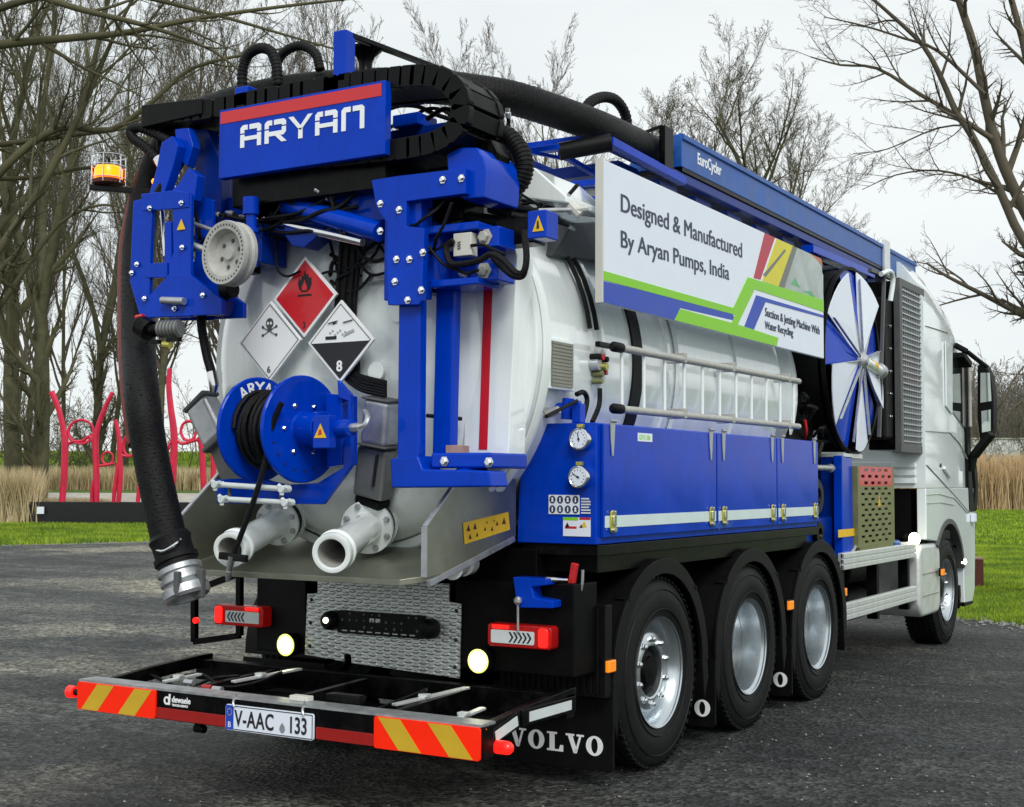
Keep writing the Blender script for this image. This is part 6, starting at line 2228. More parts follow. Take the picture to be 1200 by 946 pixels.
# small hose clamp unit below the frame
m = MB()
m.cyl((-0.885, -1.860, 2.375), (-0.810, -1.860, 2.340), 0.055, n=18)
m.cyl((-0.810, -1.860, 2.340), (-0.745, -1.840, 2.347), 0.035, n=18)
tu = m.build('hose_swivel', 'black', T, bevel=0.004)
m = MB()
for k in range(5):
    x_ = 188+k*4
p0_, p1_ = Vector((-0.757, -1.840, 2.348)), Vector((-0.632, -1.820, 2.347))
for k in range(6):
    a = p0_.lerp(p1_, k/6)
    b_ = p0_.lerp(p1_, k/6+0.11)
    m.cyl(a, b_, 0.046, n=16)
m.cyl(p0_, p1_, 0.038, n=16)
m.build('ribbed_nut', 'mgrey', tu)
m = MB()
m.cbox((-0.765, -1.860, 2.280), (0.05, 0.03, 0.02))
m.cbox((-0.638, -1.860, 2.286), (0.08, 0.03, 0.02))
m.build('hook_bracket', 'black', tu)
m = MB()
m.cyl((-0.710, -1.860, 2.264), (-0.662, -1.860, 2.257), 0.02, n=10)
m.build('yellow_cap', 'brass', tu)
m = MB()
m.cyl((-0.901, -1.870, 2.415), (-0.851, -1.870, 2.417), 0.014, n=8)
m.build('red_coupling', 'red', tu)
# drop hose beside it
m = MB()
m.tube([(-0.660, -1.660, 2.546), (-0.644, -1.660, 2.386), (-0.604, -1.660, 2.227), (-0.559, -1.660, 2.113)], 0.024, 10, smooth=5)
dh = m.build('drop_hose', 'rubber', T)
m = MB()
m.tube([(-0.566, -1.660, 2.131), (-0.546, -1.660, 2.059), (-0.551, -1.660, 2.024)], [0.026, 0.028, 0.02], 10)
m.build('hose_ferrule', 'chrome', dh)

# loose service hoses about the crane head
random.seed(21)
def tangle(n, lo, hi, r0, r1, sag):
    for k in range(n):
        p = Vector([random.uniform(a, b) for a, b in zip(lo, hi)])
        q = Vector([random.uniform(a, b) for a, b in zip(lo, hi)])
        if (q-p).length < 0.22: q = p+(q-p).normalized()*0.3
        md = p.lerp(q, 0.5)+Vector((random.uniform(-.05, .05), random.uniform(-.05, .03), -random.uniform(0.3, 1)*sag))
        m = MB()
        r_ = random.uniform(r0, r1)
        m.tube([p, p.lerp(md, .5)+Vector((0, 0, -sag*.3)), md, q.lerp(md, .5)+Vector((0, 0, -sag*.2)), q], r_, 7, smooth=5)
        o_ = m.build('service_hose', 'rubber', T)
        if k % 2 == 0:
            f = MB()
            d_ = (p-md).normalized()
            f.lathe([(r_, 0), (r_*1.5, 0.004), (r_*1.5, 0.028), (r_*1.1, 0.032), (r_*1.1, 0.05)], p, d_, 8)
            f.build('hose_end', 'galv', o_)
tangle(12, (-0.62, -1.60, 2.86), (0.30, -1.50, 3.02), 0.006, 0.012, 0.08)
tangle(9, (-0.05, -1.43, 2.60), (0.42, -1.37, 2.88), 0.006, 0.012, 0.12)
tangle(12, (0.62, -1.20, 2.92), (1.02, -0.55, 3.16), 0.007, 0.014, 0.08)
tangle(8, (0.25, -1.25, 3.22), (0.95, -1.00, 3.40), 0.006, 0.012, 0.05)
tangle(7, (-0.86, -1.66, 2.65), (-0.50, -1.55, 3.05), 0.007, 0.012, 0.12)
tangle(6, (0.55, -1.60, 2.62), (0.92, -1.45, 2.90), 0.006, 0.010, 0.08)
# beacon on its arm
m = MB()
m.bar((-1.674, -1.500, 3.256), (-1.113, -1.500, 3.165), 0.05, 0.035)
ba = m.build('beacon_arm', 'black', T, bevel=0.006)
b0 = Vector((-1.541, -1.500, 3.261))
m = MB()
m.lathe([(0.001, 0.0), (0.088, 0.0), (0.09, 0.02), (0.07, 0.03)], b0, (0, 0, 1), 28)
m.build('beacon_base', 'rust', ba)
m = MB()
m.lathe([(0.078, 0.032), (0.080, 0.08), (0.070, 0.10), (0.02, 0.105), (0.001, 0.105)], b0, (0, 0, 1), 28)
m.build('beacon_lens', 'lampamber', ba)
m = MB()
for z in (0.03, 0.10, 0.16):
    m.tube([b0+Vector((0.095*math.cos(2*PI*k/24), 0.095*math.sin(2*PI*k/24), z)) for k in range(25)], 0.0035, 5, caps=False)
for k in range(6):
    t = 2*PI*k/6
    m.tube([b0+Vector((0.095*math.cos(t), 0.095*math.sin(t), 0.0)), b0+Vector((0.095*math.cos(t), 0.095*math.sin(t), 0.165))], 0.0035, 5)
m.build('beacon_cage', 'chrome', ba)
m = MB()
m.cyl(b0+Vector((0, 0, 0.105)), b0+Vector((0, 0, 0.15)), 0.008, n=8)
m.build('beacon_stem', 'black', ba)
m = MB()
m.sphere((-0.966, -1.700, 3.173), 0.018, 10)
m.build('marker_light', 'lampamber', T)

# ---- the long suction hose
P_ = [(0.800, 1.312, 3.684), (0.900, 0.443, 3.608), (0.941, -0.200, 3.568), (0.846, -0.620, 3.582), (0.769, -0.850, 3.592), (0.650, -1.000, 3.603), (0.428, -1.150, 3.629), (0.114, -1.250, 3.655), (-0.267, -1.350, 3.658), (-0.600, -1.450, 3.616), (-0.945, -1.450, 3.569), (-1.162, -1.420, 3.459), (-1.282, -1.440, 3.215), (-1.306, -1.480, 2.902), (-1.205, -1.580, 2.592), (-1.042, -1.720, 2.288), (-0.813, -1.900, 1.974), (-0.751, -1.900, 1.709), (-0.678, -1.900, 1.471), (-0.608, -1.900, 1.270)]
m = MB()
m.tube(P_, 0.090, 24, smooth=8)
sh = m.build('suction_hose', 'rubber', T)
# spiral ribs on the hanging part
cp = catmull(P_, 40)
i0 = int(len(cp)*0.60)
hel = []
acc = 0
up = Vector((0, 1, 0))
for i in range(1, len(cp)-1):
    d = (cp[i+1]-cp[i-1]).normalized()
    a = d.cross(up).normalized()
    b_ = a.cross(d)
    acc += (cp[i]-cp[i-1]).length/0.022*2*PI
    if i % 1 == 0:
        hel.append((cp[i], a, b_, acc))
pts = []
for i in range(len(hel)-1):
    for f in (0, .33, .66):
        p, a, b_, t = hel[i]
        p2, _, _, t2 = hel[i+1]
        tt = t+(t2-t)*f
        pts.append(p.lerp(p2, f)+(a*math.cos(tt)+b_*math.sin(tt))*0.0898)
m = MB()
m.tube(pts, 0.0028, 4, caps=False)
m.build('spiral_rib', 'rubber', sh)
# red wear sheath on the outside of the bend
m = MB()
m.tube([Vector(p)+Vector((-0.055, 0.0, 0)) for p in ((-1.281, -1.440, 3.185), (-1.306, -1.480, 2.902), (-1.205, -1.580, 2.592), (-1.042, -1.720, 2.288), (-0.855, -1.860, 1.977), (-0.759, -1.900, 1.753))], 0.070, 16, smooth=6)
m.build('wear_sheath', 'hosered', sh)
# coupling
pA, pB = Vector((-0.608, -1.900, 1.287)), Vector((-0.478, -1.900, 1.002))
d = (pB-pA).normalized()
m = MB()
m.lathe([(0.098, 0.0), (0.108, 0.02), (0.100, 0.05), (0.100, 0.11), (0.112, 0.115), (0.112, 0.14), (0.101, 0.145), (0.101, 0.17)], pA, d, 28)
m.build('hose_cuff', 'rubber', sh)
m = MB()
m.lathe([(0.106, 0.170), (0.114, 0.175), (0.114, 0.20), (0.098, 0.205), (0.098, 0.225), (0.112, 0.23), (0.112, 0.25), (0.098, 0.255), (0.105, 0.27), (0.118, 0.28), (0.120, 0.32), (0.108, 0.335), (0.085, 0.335), (0.082, 0.28), (0.001, 0.27)], pA, d, 32)
cpn = m.build('hose_coupling', 'galv', sh)
m = MB()
m.cbox(pA+d*0.25+Vector((0.12, 0, 0)), (0.04, 0.03, 0.14))
m.cbox(pA+d*0.25+Vector((0.06, -0.10, 0)), (0.03, 0.03, 0.12))
m.build('locking_lever', 'dgrey', cpn, bevel=0.005)
m = MB()
cps = catmull([(-0.603, -1.990, 1.218), (-0.530, -2.010, 1.217), (-0.482, -1.990, 1.247), (-0.476, -1.950, 1.275)], 6)
for i in range(0, len(cps)-1):
    a, b_ = cps[i], cps[i+1]
    m.tube([a, b_], 0.007, 5)
m.build('chain', 'chrome', cpn)

# ---- energy chain loop, link by link
cpt = catmull([(-1.057, -1.500, 3.558), (-0.675, -1.500, 3.535), (-0.255, -1.500, 3.536), (0.142, -1.500, 3.537), (0.464, -1.500, 3.525), (0.746, -1.500, 3.504), (0.870, -1.500, 3.464), (0.949, -1.500, 3.390), (0.969, -1.500, 3.305), (0.931, -1.500, 3.219), (0.823, -1.500, 3.174), (0.673, -1.500, 3.163), (0.416, -1.500, 3.169), (0.147, -1.500, 3.179)], 12)
dist = [0]
for i in range(1, len(cpt)): dist.append(dist[-1]+(cpt[i]-cpt[i-1]).length)
n_l = int(dist[-1]/0.074)
src = None
chain = empty('energy_chain', cpt[0], None, None)
chain.parent = T
for k in range(n_l):
    s = (k+.5)*dist[-1]/n_l
    i = next(j for j in range(len(dist)) if dist[j] >= s)
    p = cpt[i]
    d = (cpt[min(i+2, len(cpt)-1)]-cpt[max(i-2, 0)]).normalized()
    ang_ = math.atan2(d.z, d.x)
    if src is None:
        m = MB()
        m.prism([(-.050, -.044), (-.030, -.054), (.030, -.054), (.044, -.044), (.044, .044), (.030, .054), (-.030, .054), (-.050, .044)], 'y', -0.16, -0.115)
        m.prism([(-.050, -.044), (-.030, -.054), (.030, -.054), (.044, -.044), (.044, .044), (.030, .054), (-.030, .054), (-.050, .044)], 'y', 0.115, 0.16)
        m.box(-.040, .040, -0.114, 0.114, -.046, .046)
        src = m.build('chain_link', 'plastic', chain, bevel=0.004, loc=(0, 0, 0))
        src.location = p-cpt[0]
        src.rotation_euler = (0, -ang_, 0)
        link = src
    else:
        o = src.copy()
        COL.objects.link(o)
        o.parent = chain
        o.location = p-cpt[0]
        o.rotation_euler = (0, -ang_, 0)
for off_ in (-0.06, 0.0, 0.06):
    m = MB()
    m.tube([p+Vector((0, off_, 0)) for p in cpt], 0.022, 7)
    c_ = m.build('chain_cable', 'rubber', chain)
m = MB()
m.prism([(-1.111, 3.619), (-0.664, 3.594), (-0.662, 3.509), (-1.108, 3.493)], 'y', -1.67, -1.28)
m.build('chain_tray', 'plastic', T, bevel=0.006)

# ---- ARYAN name sign
SX0, SX1, SZ0, SZ1, SY = -0.505, 0.568, 3.135, 3.497, -1.70
m = MB()
m.box(SX0, SX1, SY, SY+0.05, SZ0, SZ1)
sg = m.build('name_sign', 'blue', T, bevel=0.004)
m = MB()
m.box(SX0+0.012, SX1-0.022, SY-0.003, SY-0.0005, SZ1-0.075, SZ1-0.013)
m.build('red_band', 'signred', sg)
def letters(x0, z0, h, w, t, gap):
    """squared stencil capitals A R Y A N"""
    m = MB()
    def r(ax_, az, bx, bz): m.box(x+ax_*w, x+bx*w, SY-0.004, SY-0.0005, z0+az*h, z0+bz*h)
    def pr(pts): m.prism([(x+a*w, z0+b_*h) for a, b_ in pts], 'y', SY-0.004, SY-0.0005)
    x = x0
    T_ = t/w
    Tz = t/h
    def A():
        pr([(0, 0), (T_, 0), (T_, .58), (0, .58)])
        pr([(0, .64), (T_, .64), (T_, 1-Tz), (.34, 1-Tz), (.34, 1), (.12, 1), (0, .88)])
        pr([(.44, 1-Tz), (1-T_, 1-Tz), (1-T_, .64), (1, .64), (1, .90), (.90, 1), (.44, 1)])
        pr([(1-T_, 0), (1, 0), (1, .58), (1-T_, .58)])
        r(T_+.0, .30, 1-T_, .30+Tz*.8)
    A()
    x += w+gap
    pr([(0, 0), (T_, 0), (T_, .58), (0, .58)])
    pr([(0, .64), (T_, .64), (T_, 1-Tz), (.34, 1-Tz), (.34, 1), (.12, 1), (0, .88)])
    pr([(.44, 1-Tz), (1-T_, 1-Tz), (1-T_, .72), (1, .72), (1, .90), (.90, 1), (.44, 1)])
    pr([(1-T_, .66), (1, .66), (1, .42), (.90, .30), (T_, .30), (T_, .30+Tz*.9), (1-T_, .30+Tz*.9)])
    pr([(.50, .30), (.74, .30), (1.04, 0), (.80, 0)])
    x += w+gap
    pr([(-.06, 1), (.16, 1), (.5, .56), (.5, .36), (.40, .44)])
    pr([(1.06, 1), (.84, 1), (.5, .56), (.5, .36), (.60, .44)])
    pr([(.5-T_/2, 0), (.5+T_/2, 0), (.5+T_/2, .45), (.5-T_/2, .45)])
    x += w+gap
    A()
    x += w+gap
    pr([(0, 0), (T_, 0), (T_, 1-Tz), (.40, 1-Tz), (.40, 1), (.12, 1), (0, .88)])
    pr([(.50, 1-Tz), (1-T_, 1-Tz), (1-T_, 0), (1, 0), (1, .90), (.90, 1), (.50, 1)])
    return m.build('sign_lettering', 'signwhite', sg, ang=0)
q0, q1 = (-0.353, -1.700, 3.282), (0.444, -1.700, 3.262)
qt = (-0.355, -1.700, 3.403)
tw = q1[0]-q0[0]
letters(q0[0], q0[2]-0.004, qt[2]-q0[2]-0.004, tw/5.72, 0.026, tw/5.72*0.18)
# brackets above the sign
for a, b_ in (((-0.438, -1.640, 3.619), (-0.348, -1.640, 3.515)), ((0.165, -1.640, 3.581), (0.252, -1.640, 3.499))):
    m = MB()
    m.box(a[0], b_[0], -1.66, -1.52, b_[2], a[2])
    m.build('sign_bracket', 'blue', T, bevel=0.006)
m = MB()
m.cyl((-0.238, -1.600, 3.536), (-0.239, -1.600, 3.581), 0.02, n=10)
m.build('hose_fitting', 'chrome', T)

# blue mast with long black rail and black funnel
m = MB()
m.box((0.212, -1.620, 3.718)[0], (0.292, -1.620, 3.705)[0], -1.66, -1.58, (0.257, -1.620, 3.546)[2], (0.253, -1.620, 3.807)[2])
m.build('short_mast', 'blue', T, bevel=0.006)
m = MB()
m.bar((0.276, -1.600, 3.792), (0.344, -0.850, 3.800), 0.035, 0.022)
m.build('top_rail', 'black', T)
m = MB()
m.bar((0.271, -1.580, 3.781), (0.308, -0.880, 3.811), 0.016, 0.012)
m.build('top_rail', 'galv', T)
m = MB()
m.box(*sorted(((0.289, -0.950, 3.777)[0], (0.423, -0.950, 3.756)[0])), -1.0, -0.85, (0.345, -0.950, 3.735)[2], (0.345, -0.950, 3.782)[2])
m.build('rail_foot', 'black', T)
c = Vector((0.217, -1.400, 3.623))
hT = Vector((0.215, -1.400, 3.793)).z-c.z
m = MB()
m.lathe([(0.075, -0.01), (0.05, 0.02), (0.035, hT*0.35), (0.035, hT*0.55), (0.05, hT*0.75), (0.085, hT*0.93), (0.088, hT), (0.001, hT-0.005)], c, (0, 0, 1), 28)
m.build('exhaust_funnel', 'black', T)
# looping black service hoses
for pts, r in (([(-0.484, -1.550, 3.612), (-0.487, -1.550, 3.737), (-0.453, -1.550, 3.819), (-0.376, -1.550, 3.848), (-0.293, -1.550, 3.820), (-0.250, -1.550, 3.732), (-0.237, -1.550, 3.630)], 0.026),
               ([(-0.391, -1.400, 3.692), (-0.370, -1.400, 3.819), (-0.299, -1.400, 3.873), (-0.199, -1.400, 3.875), (-0.111, -1.400, 3.815), (-0.081, -1.400, 3.728)], 0.024),
               ([(-1.013, -1.620, 3.302), (-1.127, -1.620, 3.401), (-1.221, -1.620, 3.461), (-1.235, -1.620, 3.511), (-1.156, -1.620, 3.510), (-1.030, -1.620, 3.455), (-0.894, -1.620, 3.381)], 0.026),
               ([(-1.004, -1.550, 3.434), (-1.081, -1.550, 3.396), (-1.070, -1.550, 3.467), (-0.915, -1.550, 3.470)], 0.018),
               ([(0.850, -0.193, 3.621), (0.850, -0.131, 3.725), (0.850, 0.041, 3.808), (0.850, 0.219, 3.832), (0.850, 0.346, 3.775), (0.850, 0.381, 3.652)], 0.030),
               ([(0.841, -1.250, 3.274), (0.960, -1.250, 3.280), (1.039, -1.250, 3.210), (1.079, -1.250, 3.120), (1.060, -1.250, 3.038), (1.011, -1.250, 3.001), (1.007, -1.250, 2.925)], 0.046),
               ([(0.145, -1.100, 3.559), (0.229, -1.100, 3.566), (0.340, -1.100, 3.545), (0.449, -1.100, 3.489), (0.584, -1.100, 3.435)], 0.012),
               ([(0.146, -1.100, 3.457), (0.286, -1.100, 3.484), (0.395, -1.100, 3.524), (0.503, -1.100, 3.500), (0.610, -1.100, 3.417)], 0.010),
               ([(0.534, -1.300, 3.403), (0.612, -1.300, 3.436), (0.663, -1.300, 3.438), (0.766, -1.300, 3.380)], 0.012)):
    m = MB()
    m.tube(pts, r, 12, smooth=6)
    h_ = m.build('looping_hose', 'rubber', T)
    if r > 0.022:
        cp_ = catmull(pts, 10)
        g2 = MB()
        for i in range(1, len(cp_)-1, 2):
            dd = (cp_[i+1]-cp_[i-1]).normalized()
            g2.lathe([(r, -0.008), (r*1.10, -0.004), (r*1.10, 0.004), (r, 0.008)], cp_[i], dd, 12)
        g2.build('hose_rings', 'rubber', h_)
m = MB()
m.cyl((-1.020, -1.620, 3.322), (-0.980, -1.620, 3.265), 0.032, n=12)
m.build('hose_fitting', 'chrome', T)
m = MB()
m.cyl((1.006, -1.250, 2.942), (1.002, -1.250, 2.850), 0.05, n=16)
m.build('hose_socket', 'black', T)
for pts in ([(0.218, -1.200, 3.570), (0.355, -1.200, 3.559), (0.464, -1.200, 3.517)], ):
    pass
m = MB()
m.box((0.164, -1.100, 3.362)[0], (0.611, -1.100, 3.305)[0], -1.15, -1.0, (0.397, -1.100, 3.342)[2], (0.396, -1.100, 3.424)[2])
m.build('slide_rail', 'blue2', T, bevel=0.006)
m = MB()
m.box((0.245, -1.120, 3.439)[0], (0.410, -1.120, 3.417)[0], -1.2, -1.02, (0.300, -1.120, 3.422)[2], (0.300, -1.120, 3.487)[2])
m.build('valve_block', 'blue', T, bevel=0.006)

# hydraulics under the sign
m = MB()
m.cyl((-0.216, -1.500, 3.006), (0.458, -1.580, 2.787), 0.052, n=24)
hc = m.build('luffing_cylinder', 'blue', T, bevel=0.004)
m = MB()
m.cyl((-0.209, -1.540, 2.900), (0.334, -1.560, 2.750), 0.022, n=16)
m.build('cylinder_rod', 'chrome', hc)
m = MB()
m.prism([(-0.168, 2.899), (0.047, 2.852), (0.047, 2.808), (-0.041, 2.754), (-0.120, 2.770), (-0.179, 2.837)], 'y', -1.56, -1.44)
m.build('cylinder_lug', 'blue2', hc, bevel=0.006)
m = MB()
m.prism([(-0.467, 3.064), (-0.230, 3.025), (-0.240, 2.918), (-0.390, 2.795), (-0.462, 2.810)], 'y', -1.50, -1.38)
m.build('black_bracket', 'black', T, bevel=0.008)
m = MB()
m.prism([(-0.458, 2.759), (-0.398, 2.754), (-0.397, 2.700), (-0.433, 2.693), (-0.432, 2.666), (-0.492, 2.661), (-0.494, 2.762)], 'y', -1.52, -1.44)
m.build('ratchet', 'black', T, bevel=0.004)
for pts, r in (([(-0.308, -1.480, 2.951), (-0.299, -1.480, 2.791), (-0.285, -1.480, 2.677), (-0.220, -1.480, 2.632), (-0.129, -1.480, 2.652)], 0.007), ([(-0.349, -1.460, 2.958), (-0.340, -1.460, 2.821), (-0.333, -1.460, 2.752)], 0.006),
               ([(0.011, -1.500, 3.000), (0.150, -1.500, 2.946), (0.233, -1.500, 2.864), (0.251, -1.500, 2.763), (0.284, -1.500, 2.695), (0.369, -1.500, 2.662), (0.463, -1.500, 2.680)], 0.010), ([(-0.090, -1.480, 3.032), (0.107, -1.480, 2.976), (0.179, -1.480, 2.881), (0.203, -1.480, 2.770)], 0.010),
               ([(0.206, -1.440, 2.688), (0.298, -1.440, 2.607), (0.420, -1.440, 2.615)], 0.008), ([(0.108, -1.440, 2.639), (-0.003, -1.440, 2.639), (-0.087, -1.440, 2.600)], 0.007)):
    m = MB()
    m.tube(pts, r, 7, smooth=5)
    m.build('control_hose', 'rubber', T)
for k in range(6):
    u_ = 0.022*k
    a = Vector((0.115, -1.440, 2.885))+Vector((u_, 0.01*(k % 2), 0))
    b_ = Vector((0.062, -1.420, 2.406))+Vector((u_, 0.01*(k % 2), 0))
    c_ = Vector((0.080, -1.410, 2.151))+Vector((u_, 0.01*(k % 2), 0))
    e1 = Vector((0.225, -1.440, 2.035))+Vector((0.0, 0.0, u_*0.6))
    e2 = Vector((0.396, -1.440, 1.991))+Vector((0.0, 0.0, u_*0.6))
    m = MB()
    m.tube([a, a.lerp(b_, .5), b_, c_, e1, e2], 0.0125, 7, smooth=5)
    m.build('riser_hose', 'rubber', T)
for u_, v_ in ((399, 262), (412, 264), (400, 284), (413, 290)):
    pass
for p in [(0.188, -1.470, 2.873), (0.216, -1.470, 2.845), (0.156, -1.470, 2.819), (0.005, -1.470, 2.953)]:
    m = MB()
    m.cyl(Vector(p)-Vector((0, 0, .012)), Vector(p)+Vector((0, 0, .012)), 0.015, n=6)
    m.build('hydraulic_nut', 'chrome', T)
m = MB()
m.box((0.207, -1.400, 2.716)[0], (0.380, -1.400, 2.702)[0], -1.40, -1.30, (0.296, -1.400, 2.578)[2], (0.294, -1.400, 2.674)[2])
m.build('manifold', 'galv', T, bevel=0.006)
m = MB()
m.prism([(0.153, 3.048), (0.268, 3.036), (0.356, 2.887), (0.325, 2.837), (0.128, 2.891)], 'y', -1.41, -1.36)
m.build('guard_cover', 'dgrey', T, bevel=0.004)

# ================================================================ grille box, valves and straps on the right flank of the shell
a, b_ = (1.030, -0.929, 2.249), (1.030, -0.655, 2.085)
yc = (a[1]+b_[1])/2-0.03
zc = (a[2]+b_[2])/2
m = MB()
m.box(0.97, 1.055, yc-0.14, yc+0.14, zc-0.13, zc+0.13)
gb = m.build('grille_box', 'cabwhite', T, bevel=0.006)
m = MB()
m.box(1.0551, 1.061, yc-0.11, yc+0.115, zc-0.115, zc+0.115)
m.build('grille_back', 'mgrey', gb)
m = MB()
for k in range(13):
    z = zc-0.108+k*0.018
    m.box(1.0611, 1.065, yc-0.108, yc+0.113, z-0.0065, z+0.0065)
m.build('grille_slats', 'grilletan', gb)
o_ = [c for c in gb.children if c.name.startswith('grille_slats')][0]
o_['kind'] = 'stuff'
m = MB()
m.bar((0.980, -1.009, 2.535), (0.800, -0.301, 2.886), 0.05, 0.012, up=(1, 0, 0))
m.build('flat_stay', 'galv', T, bevel=0.002)
m = MB()
m.prism([(-0.692, 2.763), (-0.571, 2.850), (-0.446, 2.978), (-0.120, 3.042), (0.096, 3.069), (0.096, 2.818), (-0.120, 2.817), (-0.445, 2.780)], 'x', 0.72, 0.92)
m.build('grey_cover', 'dgrey', T, bevel=0.012)
m = MB()
m.prism([(0.822, 3.187), (0.935, 3.192), (1.126, 3.020), (1.126, 2.985), (0.853, 3.040)], 'y', -0.9, -0.4)
m.build('tank_top_fairing', 'white', T, bevel=0.01)
c = Vector((1.050, -0.410, 2.188))
for (dy, dz, r, mt_, ln) in ((0, 0.05, .018, 'red', .03), (0.02, 0.0, .022, 'brass', .04), (-0.01, -0.04, .018, 'olive', .03), (-0.03, 0.01, .034, 'galv', .02), (0.04, -0.03, .014, 'red', .03), (0.03, 0.04, .016, 'rubber', .04), (-0.02, -0.08, .016, 'olive', .03), (-0.04, 0.05, .018, 'rubber', .03)):
    m = MB()
    m.cyl((1.03, c.y+dy, c.z+dz), (1.06+ln, c.y+dy, c.z+dz), r, n=14)
    m.build('ball_valve', mt_, T, bevel=0.003)
m = MB()
m.cbox((1.09, c.y, c.z+0.115), (0.03, 0.16, 0.03))
m.build('valve_handle', 'black', T, bevel=0.006)
for pts, r in (([(1.080, -0.439, 2.069), (1.080, -0.448, 1.977), (1.080, -0.527, 1.883)], 0.014), ([(1.100, -0.672, 1.890), (1.100, -0.624, 1.990), (1.100, -0.662, 2.033), (1.100, -0.738, 2.019)], 0.014), ([(1.120, -1.095, 1.889), (1.120, -0.921, 1.939), (1.120, -0.775, 1.982)], 0.010)):
    m = MB()
    m.tube(pts, r, 8, smooth=4)
    m.build('valve_hose', 'rubber', T)
a = Vector((1.067, -0.750, 1.949))
m = MB()
m.cyl(a+Vector((-.10, 0, 0)), a+Vector((.06, 0, .01)), 0.026, n=14)
m.cyl(a+Vector((-.02, 0, -.06)), a+Vector((-.01, 0, .05)), 0.032, n=14)
m.cbox(a+Vector((.05, 0, -.03)), (.05, .06, .10))
m.build('blue_valve', 'blue', T, bevel=0.004)
m = MB()
m.tube([(0.777, -0.850, 1.965), (0.854, -0.850, 1.932), (0.981, -0.850, 1.911), (1.056, -0.850, 1.936)], 0.020, 10, smooth=4)
m.cyl((0.783, -0.860, 1.968), (0.987, -0.860, 1.946), 0.030, n=10)
m.build('support_arm', 'lgrey', T)
m = MB()
m.cbox((0.951, -1.000, 2.199), (0.13, 0.05, 0.03))
m.cbox((0.995, -0.980, 2.173), (0.06, 0.05, 0.04))
m.build('hinge_lug', 'white', T, bevel=0.004)
m = MB()
m.tube([(0.869, -0.900, 1.850), (0.839, -0.900, 1.762), (0.808, -0.900, 1.697)], 0.008, 6)
m.build('valve_hose', 'rubber', T)

# ================================================================ boom on the roof, rack beneath it
m = MB()
prof = [(0.66, 3.545), (1.0, 3.545), (1.0, 3.735), (0.985, 3.755), (0.66, 3.755), (0.64, 3.735), (0.64, 3.56)]
m.prism(prof, 'y', 0.84, 6.60)
boom = m.build('boom', 'blue3', T, bevel=0.006)
m = MB()
m.prism([(1.0005, 3.715), (1.014, 3.72), (1.014, 3.752), (0.99, 3.762), (0.97, 3.7555)], 'y', 0.842, 6.598)
m.build('boom_lip', 'blue3', boom, bevel=0.003)
q = (1.000, 1.086, 3.641)
vs, fs = text_mesh('EuroCycler', 0.105, 0.002, 0.001, 1.0)
wd = max(v[0] for v in vs)
tw = (1.000, 1.491, 3.616)[1]-(1.000, 1.085, 3.614)[1]
text('EuroCycler', 0.105, 'boom_lettering', 'signwhite', boom, (1.0015, (1.000, 1.086, 3.625)[1], 3.615), 'right', bold=0.002, ext=0.001, xs=tw/wd)
m = MB()
m.box(0.93, 0.99, -0.20, 6.35, 3.455, 3.515)
m.build('rack_rail', 'blue2', T, bevel=0.005)
m = MB()
m.box(0.28, 0.34, -0.20, 6.35, 3.455, 3.515)
m.build('rack_rail', 'blue2', T, bevel=0.005)
m = MB()
m.box(0.60, 1.0, 0.85, 6.55, 3.518, 3.542)
m.build('boom_bearing_strip', 'black', T)
for k in range(11):
    y = 0.10+k*0.56
    m = MB()
    m.prism([(y, 3.44), (y+0.26, 3.44), (y+0.30, 3.38), (y+0.04, 3.38)], 'x', 0.345, 0.925)
    m.build('rack_step', 'blue2', T, bevel=0.003)
    m = MB()
    m.box(0.36, 0.91, y+0.30, y+0.50, 3.36, 3.368)
    m.build('walkway_plate', 'galv', T)
m = MB()
m.box(0.28, 0.99, -0.26, -0.20, 3.45, 3.515)
m.build('rack_end', 'blue', T, bevel=0.004)
# near end of the rack: bright blue rail, black lattice
m = MB()
m.bar((1.030, -0.228, 3.463), (1.030, 0.785, 3.435), 0.05, 0.05)
m.build('rail_extension', 'blue', T, bevel=0.004)
m = MB()
m.box(0.99, 1.03, *sorted(((1.000, 0.521, 3.717)[1], (1.000, 0.647, 3.746)[1])), 3.42, (1.000, 0.584, 3.732)[2])
m.build('rail_post', 'black', T, bevel=0.003)
m = MB()
m.bar((0.900, 0.419, 3.665), (1.000, 0.546, 3.734), 0.02, 0.02)
m.build('rail_post', 'black', T)
m = MB()
m.cyl((0.832, -0.450, 3.382), (1.077, -0.300, 3.436), 0.05, n=14)
m.build('roller', 'plastic', T, bevel=0.003)
for a, b_, w_ in (((0.505, -0.500, 3.388), (0.860, -0.500, 3.396), 0.03), ((0.810, -0.400, 3.386), (0.786, 0.100, 3.364), 0.03), ((0.832, -0.400, 3.202), (0.952, -0.200, 3.251), 0.035), ((0.795, -0.450, 3.110), (1.003, -0.300, 3.116), 0.05), ((0.780, -0.500, 3.169), (0.887, -0.200, 3.127), 0.035),
                 ((0.700, -0.550, 3.377), (0.777, -0.300, 3.382), 0.02)):
    m = MB()
    m.bar(a, b_, w_, w_)
    m.build('rack_strut', 'blue', T, bevel=0.003)
for pts in ([(0.745, -0.700, 3.163), (0.814, -0.700, 3.164), (0.883, -0.700, 3.101), (0.914, -0.700, 3.034), (0.872, -0.700, 3.020)], [(0.767, -0.700, 3.068), (0.830, -0.700, 3.052), (0.893, -0.700, 3.054), (0.903, -0.700, 3.108)], [(0.810, -0.720, 3.124), (0.831, -0.720, 3.057), (0.884, -0.720, 3.034)]):
    m = MB()
    m.tube(pts, 0.010, 7, smooth=5)
    m.build('control_hose', 'rubber', T)
m = MB()
m.box(1.0025, 1.03, *sorted(((1.020, 5.380, 3.645)[1], (1.020, 5.553, 3.670)[1])), 3.42, 3.80)
m.build('boom_strap', 'alu', T, bevel=0.004)
